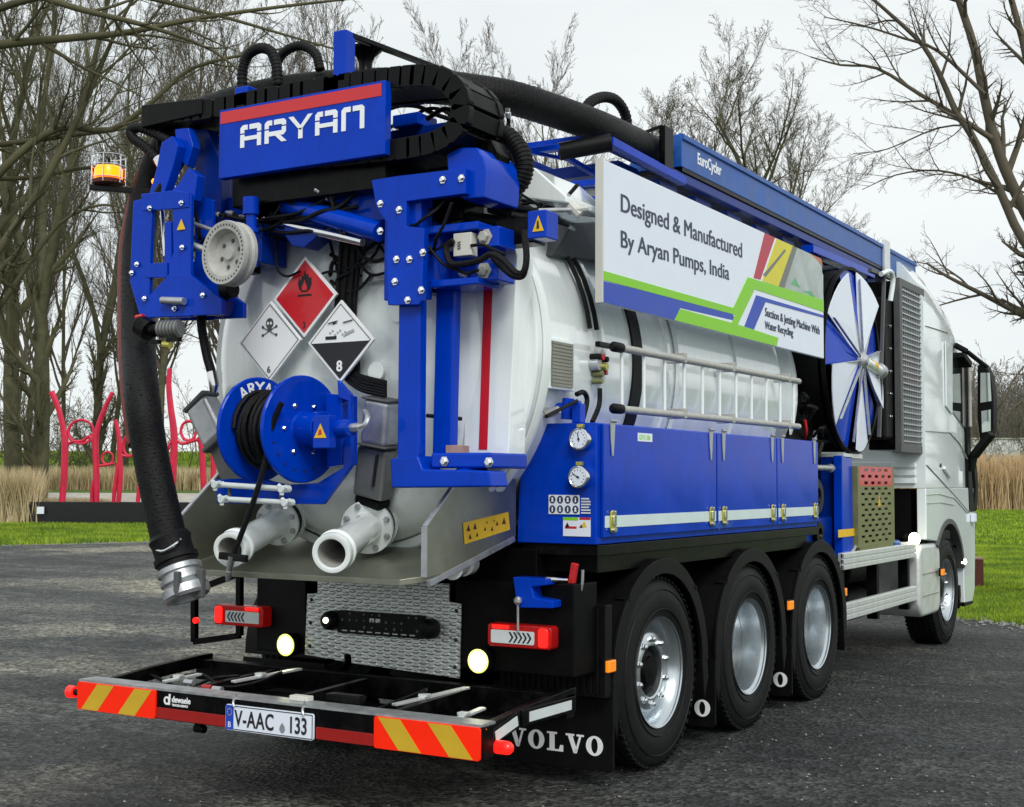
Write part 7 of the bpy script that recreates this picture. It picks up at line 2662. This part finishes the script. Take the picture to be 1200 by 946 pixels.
# ================================================================ front reel drum beside the tank's nose
RC = Vector((1.16, 3.93, 2.56))
m = MB()
m.lathe([(0.74, 0), (0.765, 0.005), (0.765, -0.03), (0.72, -0.06), (0.70, -0.30), (0.72, -0.34), (0.765, -0.36), (0.765, -0.39), (0.30, -0.38)], RC, (1, 0, 0), 64)
dr = m.build('hose_drum', 'plastic', T, ang=30)
for k in range(14):
    m = MB()
    x_ = RC.x-0.075-k*0.0165
    m.tube([(x_, RC.y+0.735*math.cos(2*PI*j/48), RC.z+0.735*math.sin(2*PI*j/48)) for j in range(49)], 0.0105, 6, caps=False)
    m.build('hose_turn', 'rubber', dr)
NS_ = 10
for k in range(NS_):
    a0_ = 2*PI*(k+0.25)/NS_-(0.035 if k % 2 else -0.035)
    a1_ = 2*PI*(k+1.25)/NS_+(0.035 if k % 2 else -0.035)
    m = MB()
    white = k % 2
    vs = [(RC.x+0.060, RC.y+0.05*math.cos(a0_), RC.z+0.05*math.sin(a0_))]
    n_ = 5
    for j in range(n_+1):
        t = j/n_
        a_ = a0_+(a1_-a0_)*t
        lift = (0.055*(1-t)+0.004) if white else (0.004+0.004*t)
        rr_ = 0.742
        vs.append((RC.x+lift-(0 if white else 0.025), RC.y+rr_*math.cos(a_), RC.z+rr_*math.sin(a_)))
    vs.append((RC.x+0.048, RC.y+0.05*math.cos(a1_), RC.z+0.05*math.sin(a1_)))
    n2 = len(vs)
    dx = -0.008
    c_ = (RC.x+(0.05 if white else 0.02), RC.y+0.35*math.cos((a0_+a1_)/2), RC.z+0.35*math.sin((a0_+a1_)/2))
    m.add(vs+[c_], [(i, (i+1) % n2, n2) for i in range(n2)])
    back = [(v[0]+dx, v[1], v[2]) for v in vs]
    m.add(vs+back, [(i, (i+1) % n2, n2+(i+1) % n2, n2+i) for i in range(n2)])
    se = m.build('drum_sector', 'matwhite' if white else 'blue', dr, ang=0, label='white blade of the drum disc' if white else 'blue blade of the drum disc')
    m = MB()
    p0 = Vector((RC.x+0.075, RC.y+0.06*math.cos(a0_), RC.z+0.06*math.sin(a0_)))
    p1 = Vector((RC.x+0.030, RC.y+0.68*math.cos(a0_), RC.z+0.68*math.sin(a0_)))
    m.bar(p0, p1, 0.010, 0.020, up=(1, 0, 0))
    m.build('drum_rib', 'galv', dr, bevel=0.002)
m = MB()
m.lathe([(0.075, 0.05), (0.07, 0.085), (0.05, 0.10), (0.03, 0.12), (0.001, 0.12)], RC, (1, 0, 0), 24)
hu = m.build('drum_hub', 'galv', dr, bevel=0.003)
m = MB()
m.cyl(RC+Vector((0.06, 0.10, 0)), RC+Vector((0.06, 0.50, -0.04)), 0.045, n=18)
mo = m.build('drum_drive', 'cabwhite', dr, bevel=0.01)
m = MB()
m.cyl(RC+Vector((0.06, 0.26, -0.012)), RC+Vector((0.06, 0.36, -0.025)), 0.046, n=18)
m.build('drive_band', 'yellow', mo)
m = MB()
m.cyl(RC+Vector((0.06, 0.50, -0.04)), RC+Vector((0.06, 0.60, -0.05)), 0.060, n=20)
m.build('drive_motor', 'galv', mo, bevel=0.006)
m = MB()
m.box(0.85, 1.17, 3.62, 4.12, 1.76, 1.80)
m.build('drum_foot', 'alu', T, bevel=0.006)
m = MB()
m.bar((1.18, 4.35, 3.36), (1.18, 5.1, 3.38), 0.035, 0.035)
m.bar((1.20, 4.72, 3.38), (1.20, 4.50, 1.95), 0.03, 0.03)
m.build('drum_guard_frame', 'dgrey', T, bevel=0.004)
m = MB()
m.tube([(1.22, 4.55, 3.35), (1.24, 4.75, 3.40), (1.24, 4.85, 3.34), (1.22, 4.83, 3.15)], 0.022, 10, smooth=4)
m.build('white_elbow', 'cabwhite', T)
# blue arms over the drum
m = MB()
m.bar((1.02, 3.2, 3.38), (1.02, 4.9, 3.40), 0.10, 0.06)
m.build('drum_arm', 'blue', T, bevel=0.004)

# ================================================================ cooler with square mesh
CY0, CY1, CZ0, CZ1 = 5.14, 6.02, 1.84, 3.40
m = MB()
m.box(0.92, 1.17, CY0+0.02, CY1-0.02, CZ0+0.02, CZ1-0.02)
co = m.build('cooler_box', 'black', T, bevel=0.01)
m = MB()
m.box(1.1705, 1.18, CY0+0.05, CY1-0.05, CZ0+0.05, CZ1-0.05)
m.build('cooler_core', 'darkmesh', co)
m = MB()
for (y0, y1, z0, z1) in ((CY0, CY0+.07, CZ0, CZ1), (CY1-.07, CY1, CZ0, CZ1), (CY0+.07, CY1-.07, CZ0, CZ0+.07), (CY0+.07, CY1-.07, CZ1-.07, CZ1)):
    m.box(1.165, 1.222, y0, y1, z0, z1)
m.build('cooler_frame', 'dgrey', co, bevel=0.004)
g_src = {}
def wire(nm, sz, c):
    if nm not in g_src:
        m = MB()
        m.cbox(c, sz)
        g_src[nm] = m.build('mesh_wire', 'galv', co, ang=0)
    else:
        copy_part(g_src[nm], co, c)
for k in range(12):
    wire('v', (0.010, 0.010, CZ1-CZ0-0.14), Vector((1.212, CY0+0.10+k*(CY1-CY0-0.20)/11, (CZ0+CZ1)/2)))
for k in range(27):
    wire('h', (0.010, CY1-CY0-0.14, 0.012), Vector((1.219, (CY0+CY1)/2, CZ0+0.10+k*(CZ1-CZ0-0.20)/26)))
m = MB()
m.prism(off(rrect(0.36, 0.30, 0.04), 5.60, 2.60), 'x', 1.181, 1.196)
m.build('red_badge', 'rust', co, bevel=0.004)
m = MB()
m.box(0.93, 1.16, 4.86, 5.12, 1.95, 3.2)
m.build('fan_shroud', 'plastic', T, bevel=0.03)
bolts([(1.165, 5.0, 2.15+0.2*k) for k in range(5)], co, r=0.010, d=(1, 0, 0))

# ================================================================ equipment between cabinet and cab
m = MB()
m.box(0.55, 1.15, 3.62, 3.80, 1.02, 1.78)
m.build('blue_upright', 'blue2', T, bevel=0.008)
m = MB()
m.box(1.10, 1.17, 3.55, 3.83, 0.985, 1.78)
m.build('blue_panel', 'blue', T, bevel=0.008)
m = MB()
m.box(0.4, 1.08, 2.80, 3.60, 0.98, 1.30)
m.build('pump_housing', 'blue2', T, bevel=0.02)
m = MB()
m.box(0.0, 1.0, 2.78, 3.60, 1.30, 2.25)
m.build('pump_casing', 'chassis', T, bevel=0.05)
for y, z, r in ((3.12, 1.46, 0.14), (3.16, 1.18, 0.09), (3.0, 1.75, 0.06)):
    m = MB()
    m.lathe([(r*0.4, 0.0), (r*0.5, 0.02), (r*0.9, 0.02), (r, 0.01), (r, -0.08), (0.001, -0.08)], (1.10, y, z), (1, 0, 0), 24)
    m.build('pulley', 'black', T)
m = MB()
m.cyl((1.12, 2.85, 1.68), (1.12, 3.42, 1.68), 0.022, n=12)
m.cyl((1.12, 3.42, 1.68), (1.12, 3.52, 1.68), 0.034, 0.01, n=12)
m.build('tapered_spindle', 'galv', T)
random.seed(3)
for k in range(16):
    y, z = random.uniform(2.9, 3.5), random.uniform(1.85, 2.2)
    m = MB()
    p = Vector((random.uniform(1.0, 1.12), y, z))
    q = p+Vector((random.uniform(-.1, .05), random.uniform(-.2, .2), random.uniform(-.12, .12)))
    q2 = q+Vector((random.uniform(-.1, .02), random.uniform(-.2, .2), random.uniform(-.12, .06)))
    m.tube([p, q, q2], random.choice([0.012, 0.018, 0.025]), 7, smooth=4)
    m.build('pump_line', random.choice(['rubber', 'red', 'galv', 'brass', 'rubber', 'rubber', 'galv']), T)
m = MB()
m.cyl((0.7, 3.35, 2.35), (0.7, 3.35, 2.75), 0.22, n=24)
m.build('filter_can', 'lgrey', T, bevel=0.02)
m = MB()
q0, q1 = (1.150, 3.432, 1.201), (1.150, 3.856, 1.141)
m.box(1.171, 1.174, q0[1], q1[1], q1[2], q0[2])
m.build('yellow_tag', 'yellow', T)
# khaki perforated rack with red top
RY0, RY1, RZ0, RZ1 = 3.85, 4.93, 1.045, 1.70
m = MB()
rows, cols = 13, 6
x_ = 1.20
def pf_sheet(y0, y1, z0, z1, nr, nc, mt_, name):
    """sheet with rows of real slots, staggered"""
    m = MB()
    dz = (z1-z0)/nr
    for r in range(nr):
        za, zb = z0+r*dz, z0+(r+1)*dz
        s0, s1 = za+dz*0.28, zb-dz*0.28
        m.box(x_, x_+0.006, y0, y1, za, s0)
        m.box(x_, x_+0.006, y0, y1, s1, zb)
        dy = (y1-y0)/nc
        st = 0.0 if r % 2 else 0.5
        edges_ = [y0]
        for c in range(nc):
            cy = y0+dy*(c+st*0.9+0.05)+dy*0.2
            a, b_ = cy, cy+dy*0.5
            if b_ < y1-0.02:
                edges_ += [a, b_]
        edges_.append(y1)
        for i in range(0, len(edges_)-1, 2):
            m.box(x_, x_+0.006, edges_[i], edges_[i+1], s0, s1)
    return m.build(name, mt_, T, ang=0)
pf_sheet(RY0+0.05, RY1-0.05, RZ0+0.02, RZ1-0.16, 11, 5, 'olive', 'perforated_panel')
pf_sheet(RY0+0.05, RY1-0.05, RZ1-0.16, RZ1, 3, 5, 'red', 'perforated_panel')
m = MB()
for (y0, y1, z0, z1) in ((RY0, RY0+.05, RZ0, RZ1), (RY1-.05, RY1, RZ0, RZ1), (RY0+.05, RY1-.05, RZ0-.03, RZ0+.02)):
    m.box(1.10, 1.208, y0, y1, z0, z1)
m.build('rack_frame', 'olive', T, bevel=0.003)
m = MB()
m.box(0.6, 1.09, RY0+.03, RY1-.03, RZ0+.02, RZ1-.03)
m.build('rack_back', 'chassis', T)
m = MB()
m.prism([(4.42, 1.37), (4.50, 1.37), (4.46, 1.47)], 'x', 1.2065, 1.2085)
m.build('warning_triangle', 'reflye', T, ang=0)
for a, b_ in (((1.18, 3.70, 0.99), (1.18, 3.86, 1.06)), ((1.18, 4.25, 1.0), (1.18, 4.45, 0.97))):
    m = MB()
    m.tube([a, b_], 0.014, 8)
    m.build('stay', 'galv', T)
m = MB()
m.tube([(1.15, 4.6, 0.99), (1.16, 4.9, 1.04), (1.17, 5.2, 1.02), (1.17, 5.5, 1.01)], 0.022, 8, smooth=4)
m.build('air_line', 'cream', T)
m = MB()
m.cyl((1.17, 4.95, 1.04), (1.17, 5.15, 1.03), 0.034, n=12)
m.build('blue_coupling', 'blue3', T)

# ================================================================ the cab
def section(w, zs, wt, zt, ztop):
    """half outline from the bottom up to the roof centre"""
    return [(w, 1.52), (w, zs*0.55+1.52*0.45), (w, zs), ((w*2+wt)/3+0.02, zs+(zt-zs)*0.45), (wt, zt), (wt*0.72, zt+(ztop-zt)*0.62), (wt*0.35, ztop-0.01), (0, ztop)]
ST = [(5.88, 1.245, 3.25, 1.03, 3.66, 3.76), (6.3, 1.245, 3.20, 1.03, 3.66, 3.80), (6.8, 1.245, 3.10, 1.02, 3.60, 3.80), (7.2, 1.242, 3.0, 0.99, 3.52, 3.74), (7.55, 1.235, 2.86, 0.95, 3.40, 3.60), (7.82, 1.20, 2.75, 0.90, 3.22, 3.36), (7.95, 1.12, 2.62, 0.80, 3.02, 3.10)]
m = MB()
K = 15
for (y, w, zs, wt, zt, ztop) in ST:
    h = section(w, zs, wt, zt, ztop)
    full = h+[(-a, b_) for a, b_ in h[:-1][::-1]]
    K = len(full)
    for a, b_ in full: m.v.append((a, y, b_))
for i in range(len(ST)-1):
    for k in range(K-1):
        m.f.append((i*K+k, i*K+k+1, (i+1)*K+k+1, (i+1)*K+k))
        m.m.append(0)
m.f.append(tuple(range(K)))
m.m.append(0)
m.f.append(tuple((len(ST)-1)*K+k for k in range(K))[::-1])
m.m.append(0)
cabo = m.build('cab_shell', 'cabwhite', T, ang=40)
# side panels with the wheel arch
arch = [(6.76+0.66*math.cos(R_(t)), 0.545+0.66*math.sin(R_(t))) for t in range(128, 8, -6)]
side = [(5.88, 1.518), (5.88, 1.04), (6.28, 1.01)]+arch+[(7.40, 0.50), (7.42, 0.34), (7.78, 0.33), (7.90, 0.45), (7.95, 0.9), (7.96, 1.518)]
for sx in (-1, 1):
    m = MB()
    m.prism(side, 'x', *sorted((sx*1.16, sx*1.248)))
    m.build('side_panel', 'cabwhite', cabo, bevel=0.012, seg=3)
    m = MB()
    a_o = [(6.76+0.672*math.cos(R_(t)), 0.545+0.672*math.sin(R_(t))) for t in range(140, 8, -6)]
    a_i = [(6.76+0.62*math.cos(R_(t)), 0.545+0.62*math.sin(R_(t))) for t in range(140, 8, -6)]
    m.prism(a_o+a_i[::-1], 'x', *sorted((sx*0.97, sx*1.262)))
    m.build('arch_trim', 'dgrey', cabo, bevel=0.005)
m = MB()
m.box(-0.97, 0.97, 6.0, 7.9, 0.62, 1.50)
m.build('engine_bay', 'chassis', cabo)
m = MB()
m.box(-1.1, 1.1, 5.90, 6.3, 1.05, 1.51)
m.build('cab_underside', 'chassis', cabo)
m = MB()
m.box(-1.2, 1.2, 7.93, 8.0, 0.36, 1.5)
m.build('bumper', 'cabwhite', cabo, bevel=0.03)
# front mudguard
g = guard(6.73, 0.72, 1.215, r=0.575, a0=75, a1=200, name='mudguard')
# seams
m = MB()
for pts in ([(5.949, 3.045), (6.842, 3.067)], [(5.896, 2.053), (6.853, 2.069)], [(5.911, 1.735), (6.368, 1.617), (7.072, 1.431), (7.682, 1.257)], [(6.853, 2.069), (7.296, 1.970), (7.757, 1.757)], [(5.896, 1.456), (6.359, 1.461), (6.996, 1.415), (7.601, 1.250)], [(5.892, 1.377), (6.423, 1.379), (6.992, 1.346)]):
    for a, b_ in zip(pts[:-1], pts[1:]):
        m.bar((1.2478, a[0], a[1]), (1.2478, b_[0], b_[1]), 0.004, 0.016, up=(1, 0, 0))
m.build('panel_gap', 'lgrey', cabo, ang=0)
# window, door frame
m = MB()
m.prism([(7.017, 2.928), (7.669, 2.841), (7.699, 2.097), (6.976, 2.279)], 'x', 1.236, 1.252)
w_ = m.build('side_window', 'glass', cabo, bevel=0.003)
m = MB()
m.prism([(6.692, 2.967), (6.981, 2.951), (6.938, 2.251), (6.689, 2.324)], 'x', 1.2485, 1.262)
m.build('door_pillar', 'cabwhite', cabo, bevel=0.004)
m = MB()
m.prism([(7.542, 2.821), (7.741, 2.792), (7.771, 2.054), (7.823, 1.623), (7.922, 1.262), (7.676, 1.266), (7.604, 1.978)], 'x', 1.16, 1.256)
m.build('corner_deflector', 'plastic', cabo, bevel=0.01)
m = MB()
m.prism([(1.208, 1.823), (1.259, 1.760), (1.274, 1.533), (1.252, 1.279), (1.199, 1.242)], 'y', 7.90, 8.04)
m.build('corner_deflector', 'plastic', cabo, bevel=0.01)
m = MB()
a = Vector((1.262, 6.634, 1.685))
m.bar(a+Vector((0, -0.10, 0.03)), a+Vector((0, 0.16, -0.06)), 0.03, 0.03)
m.build('door_handle', 'cabwhite', cabo, bevel=0.008)
m = MB()
m.cyl((1.25, a.y-0.18, a.z+0.05), (1.256, a.y-0.18, a.z+0.05), 0.022, n=12)
m.build('door_lock', 'inkblack', cabo)
# fog lamp at the wheel arch, small front corner lamp
m = MB()
m.sphere((1.250, 7.371, 0.766), 0.035, 10)
m.build('corner_lamp', 'lampwarm', cabo)
m = MB()
p = Vector((1.270, 7.787, 1.202))
m.cbox(p, (0.04, 0.12, 0.09))
m.build('corner_lamp', 'matwhite', cabo, bevel=0.01)
# mirrors
m = MB()
m.prism([(1.323, 2.819), (1.402, 2.834), (1.461, 2.705), (1.483, 2.478), (1.478, 2.136), (1.424, 1.993), (1.337, 2.012), (1.314, 2.256)], 'y', 7.82, 8.02)
mi = m.build('mirror_housing', 'plastic', cabo, bevel=0.02, seg=3)
m = MB()
m.prism([(1.357, 2.730), (1.452, 2.727), (1.464, 2.429), (1.352, 2.414)], 'y', 7.812, 7.818)
m.build('mirror_glass', 'mirror', mi)
m = MB()
m.prism([(1.359, 2.324), (1.454, 2.340), (1.451, 2.115), (1.364, 2.099)], 'y', 7.812, 7.818)
m.build('mirror_glass', 'mirror', mi)
for a, b_, w1 in (((1.250, 7.094, 2.970), (1.360, 7.164, 2.901), 0.07), ((1.360, 7.164, 2.901), (1.480, 7.508, 2.765), 0.05), ((1.270, 7.265, 2.878), (1.300, 7.474, 2.788), 0.10), ((1.500, 7.609, 2.081), (1.300, 7.691, 1.845), 0.10), ((1.300, 7.692, 1.863), (1.260, 7.706, 1.694), 0.09)):
    m = MB()
    m.bar(a, b_, w1, w1*0.7)
    m.build('mirror_arm', 'plastic', cabo, bevel=0.012)
m = MB()
m.tube([(1.280, 7.647, 2.784), (1.280, 7.644, 2.157)], 0.018, 8)
m.build('grab_rail', 'lgrey', cabo)
# step under the corner
m = MB()
m.box(1.0, 1.24, 7.45, 7.85, 0.30, 0.33)
m.box(1.0, 1.24, 7.46, 7.50, 0.34, 0.62)
m.build('boarding_step', 'plastic', cabo, bevel=0.006)
# cab rear wall ribs
for k in range(3):
    m = MB()
    m.box(0.55, 1.16, 5.845, 5.879, 1.56+k*0.075, 1.61+k*0.075)
    m.build('wall_rib', 'cabwhite', cabo, bevel=0.008)

# ================================================================ the banner board hung on the flank
BY0, BY1, BZ0, BZ1, BX = -0.642, 3.030, 2.503, 3.257, 1.20
B = empty('banner_board', (BX, BY0, BZ0), 'long white printed banner board with green and blue bands hung along the truck side', 'banner')
m = MB()
m.prism([(BY0, BZ0), (BY1, BZ0), (BY1, BZ1-0.12), (BY1-0.14, BZ1), (BY0, BZ1)], 'x', BX-0.03, BX)
m.build('panel', 'matwhite', B, bevel=0.003)
m = MB()
m.box(BX-0.034, BX+0.006, BY0-0.02, BY0-0.0005, BZ0-0.005, BZ1+0.005)
m.build('edge_trim', 'cream', B, bevel=0.002)
def art(name, mt_, poly, h=0.001, lab=None):
    m = MB()
    poly = [(min(max(a, BY0+.001), BY1-.001), min(max(b_, BZ0+.001), BZ1-.001)) for a, b_ in poly]
    m.prism(poly, 'x', BX+0.0003, BX+h)
    return m.build(name, mt_, B, ang=0, label=lab)
MT['artred'] = mat('print_red', (0.48, 0.03, 0.06), 0.45, var=0.08)
MT['artyellow'] = mat('print_yellow', (0.70, 0.62, 0.02), 0.45, var=0.06)
MT['artpale'] = mat('print_pale_grey', (0.42, 0.48, 0.46), 0.45, var=0.22, scale=5)
MT['artgrey'] = mat('print_grey', (0.16, 0.17, 0.15), 0.45, var=0.1)
MT['artgreen'] = mat('print_leaf_green', (0.10, 0.40, 0.16), 0.45, var=0.2)
MT['artorange'] = mat('print_orange', (0.55, 0.16, 0.06), 0.45, var=0.1)
art('blue_band', 'bandblue', [(-0.683, 2.614), (1.156, 2.653), (1.229, 2.601), (0.353, 2.584), (0.267, 2.500), (-0.683, 2.485)], 0.0016)
art('green_band', 'inkgreen', [(-0.683, 2.668), (1.186, 2.679), (1.445, 2.911), (3.052, 2.948), (3.049, 2.857), (1.569, 2.847), (1.258, 2.577), (1.155, 2.577), (1.215, 2.638), (-0.683, 2.619)], 0.0026)
art('green_band', 'inkgreen', [(0.353, 2.579), (1.243, 2.581), (2.025, 2.566), (1.989, 2.498), (0.267, 2.500)], 0.0022)
art('blue_frame', 'bandblue', [(1.600, 2.811), (3.048, 2.831), (3.048, 2.811), (1.777, 2.786), (1.548, 2.572), (1.378, 2.578)], 0.0018)
art('red_stripe', 'artred', [(1.769, 3.257), (1.971, 3.260), (1.682, 2.925), (1.554, 2.920)], 0.0014)
art('yellow_stripe', 'artyellow', [(2.005, 3.259), (2.342, 3.263), (2.032, 2.923), (1.714, 2.923)], 0.0014)
art('grey_stripe', 'artgrey', [(2.341, 3.257), (2.434, 3.259), (2.154, 2.927), (2.032, 2.923)], 0.0014)
art('grey_stripe', 'artgrey', [(2.037, 3.133), (2.161, 3.205), (2.196, 3.199), (1.780, 2.955), (1.731, 2.966)], 0.0018)
art('pale_picture', 'artpale', [(2.434, 3.259), (2.778, 3.267), (2.997, 3.202), (3.031, 2.953), (2.154, 2.927)], 0.0014)
art('picture_hill', 'artgreen', [(2.280, 2.973), (2.373, 3.028), (2.501, 2.970)], 0.0019)
art('picture_hill', 'artgreen', [(2.539, 2.956), (2.731, 2.980), (2.849, 2.937)], 0.0019)
art('orange_corner', 'artorange', [(2.739, 3.267), (2.979, 3.277), (3.018, 3.205)], 0.0018)
def fit(body, p0, p1, ptop, mt_, bold, name, dbl=0.007):
    """sets a line of print so that it runs from p0 to p1 on the board, with the capital height of ptop"""
    cap = ptop[2]-p0[2]
    size = cap/0.70
    vs, fs = text_mesh(body, size, bold, 0.0005, 1.0)
    wd = max(v[0] for v in vs)
    d = Vector(p1)-Vector(p0)
    L = math.hypot(d.y, d.z)
    d.normalize()
    x_end = 0
    words = body.split(' ')
    for i, wd_ in enumerate(words):
        pre = ' '.join(words[:i+1])
        ww = max(v[0] for v in text_mesh(wd_, size, 0, 0.0005, 1.0)[0])
        tot = max(v[0] for v in text_mesh(pre, size, 0, 0.0005, 1.0)[0])
        s_ = (tot-ww)*L/wd
        o_ = (BX+0.0022, p0[1]+d.y*s_, p0[2]+d.z*s_)
        sc_ = L/wd
        vs2, fs2 = text_mesh(wd_, size, 0, 0.0005, sc_)
        b = MB()
        ta = math.atan2(d.z, d.y)
        for dd in ((0, 0), (dbl, 0.0003)) if dbl else ((0, 0),):
            b.add([(o_[0]-dd[1]+z, o_[1]+dd[0]+x*math.cos(ta)-y*math.sin(ta), o_[2]+x*math.sin(ta)+y*math.cos(ta)) for x, y, z in vs2], fs2)
        b.build(name, mt_, B, ang=0)
    return
    if dbl: text(body, size, name, mt_, B, (BX+0.0019, p0[1]+dbl, p0[2]+dbl*0.3), 'right', bold=0, ext=0.0005, xs=L/wd, tilt=math.atan2(d.z, d.y))
    return text(body, size, name, mt_, B, (BX+0.0022, p0[1], p0[2]), 'right', bold=bold, ext=0.0005, xs=L/wd, tilt=math.atan2(d.z, d.y))
fit('Designed & Manufactured', (1.200, -0.444, 3.018), (1.200, 1.340, 3.025), (1.200, -0.444, 3.116), 'inkblue', 0.0, 'banner_lettering')
fit('By Aryan Pumps, India', (1.200, -0.444, 2.825), (1.200, 1.115, 2.850), (1.200, -0.444, 2.917), 'inkblue', 0.0, 'banner_lettering')
fit('Suction & Jetting Machine With', (1.200, 1.759, 2.691), (1.200, 2.922, 2.676), (1.200, 1.760, 2.749), 'inkblue', 0.0, 'banner_lettering')
fit('Water Recycling', (1.200, 1.757, 2.604), (1.200, 2.326, 2.606), (1.200, 1.758, 2.657), 'inkblue', 0.0, 'banner_lettering')
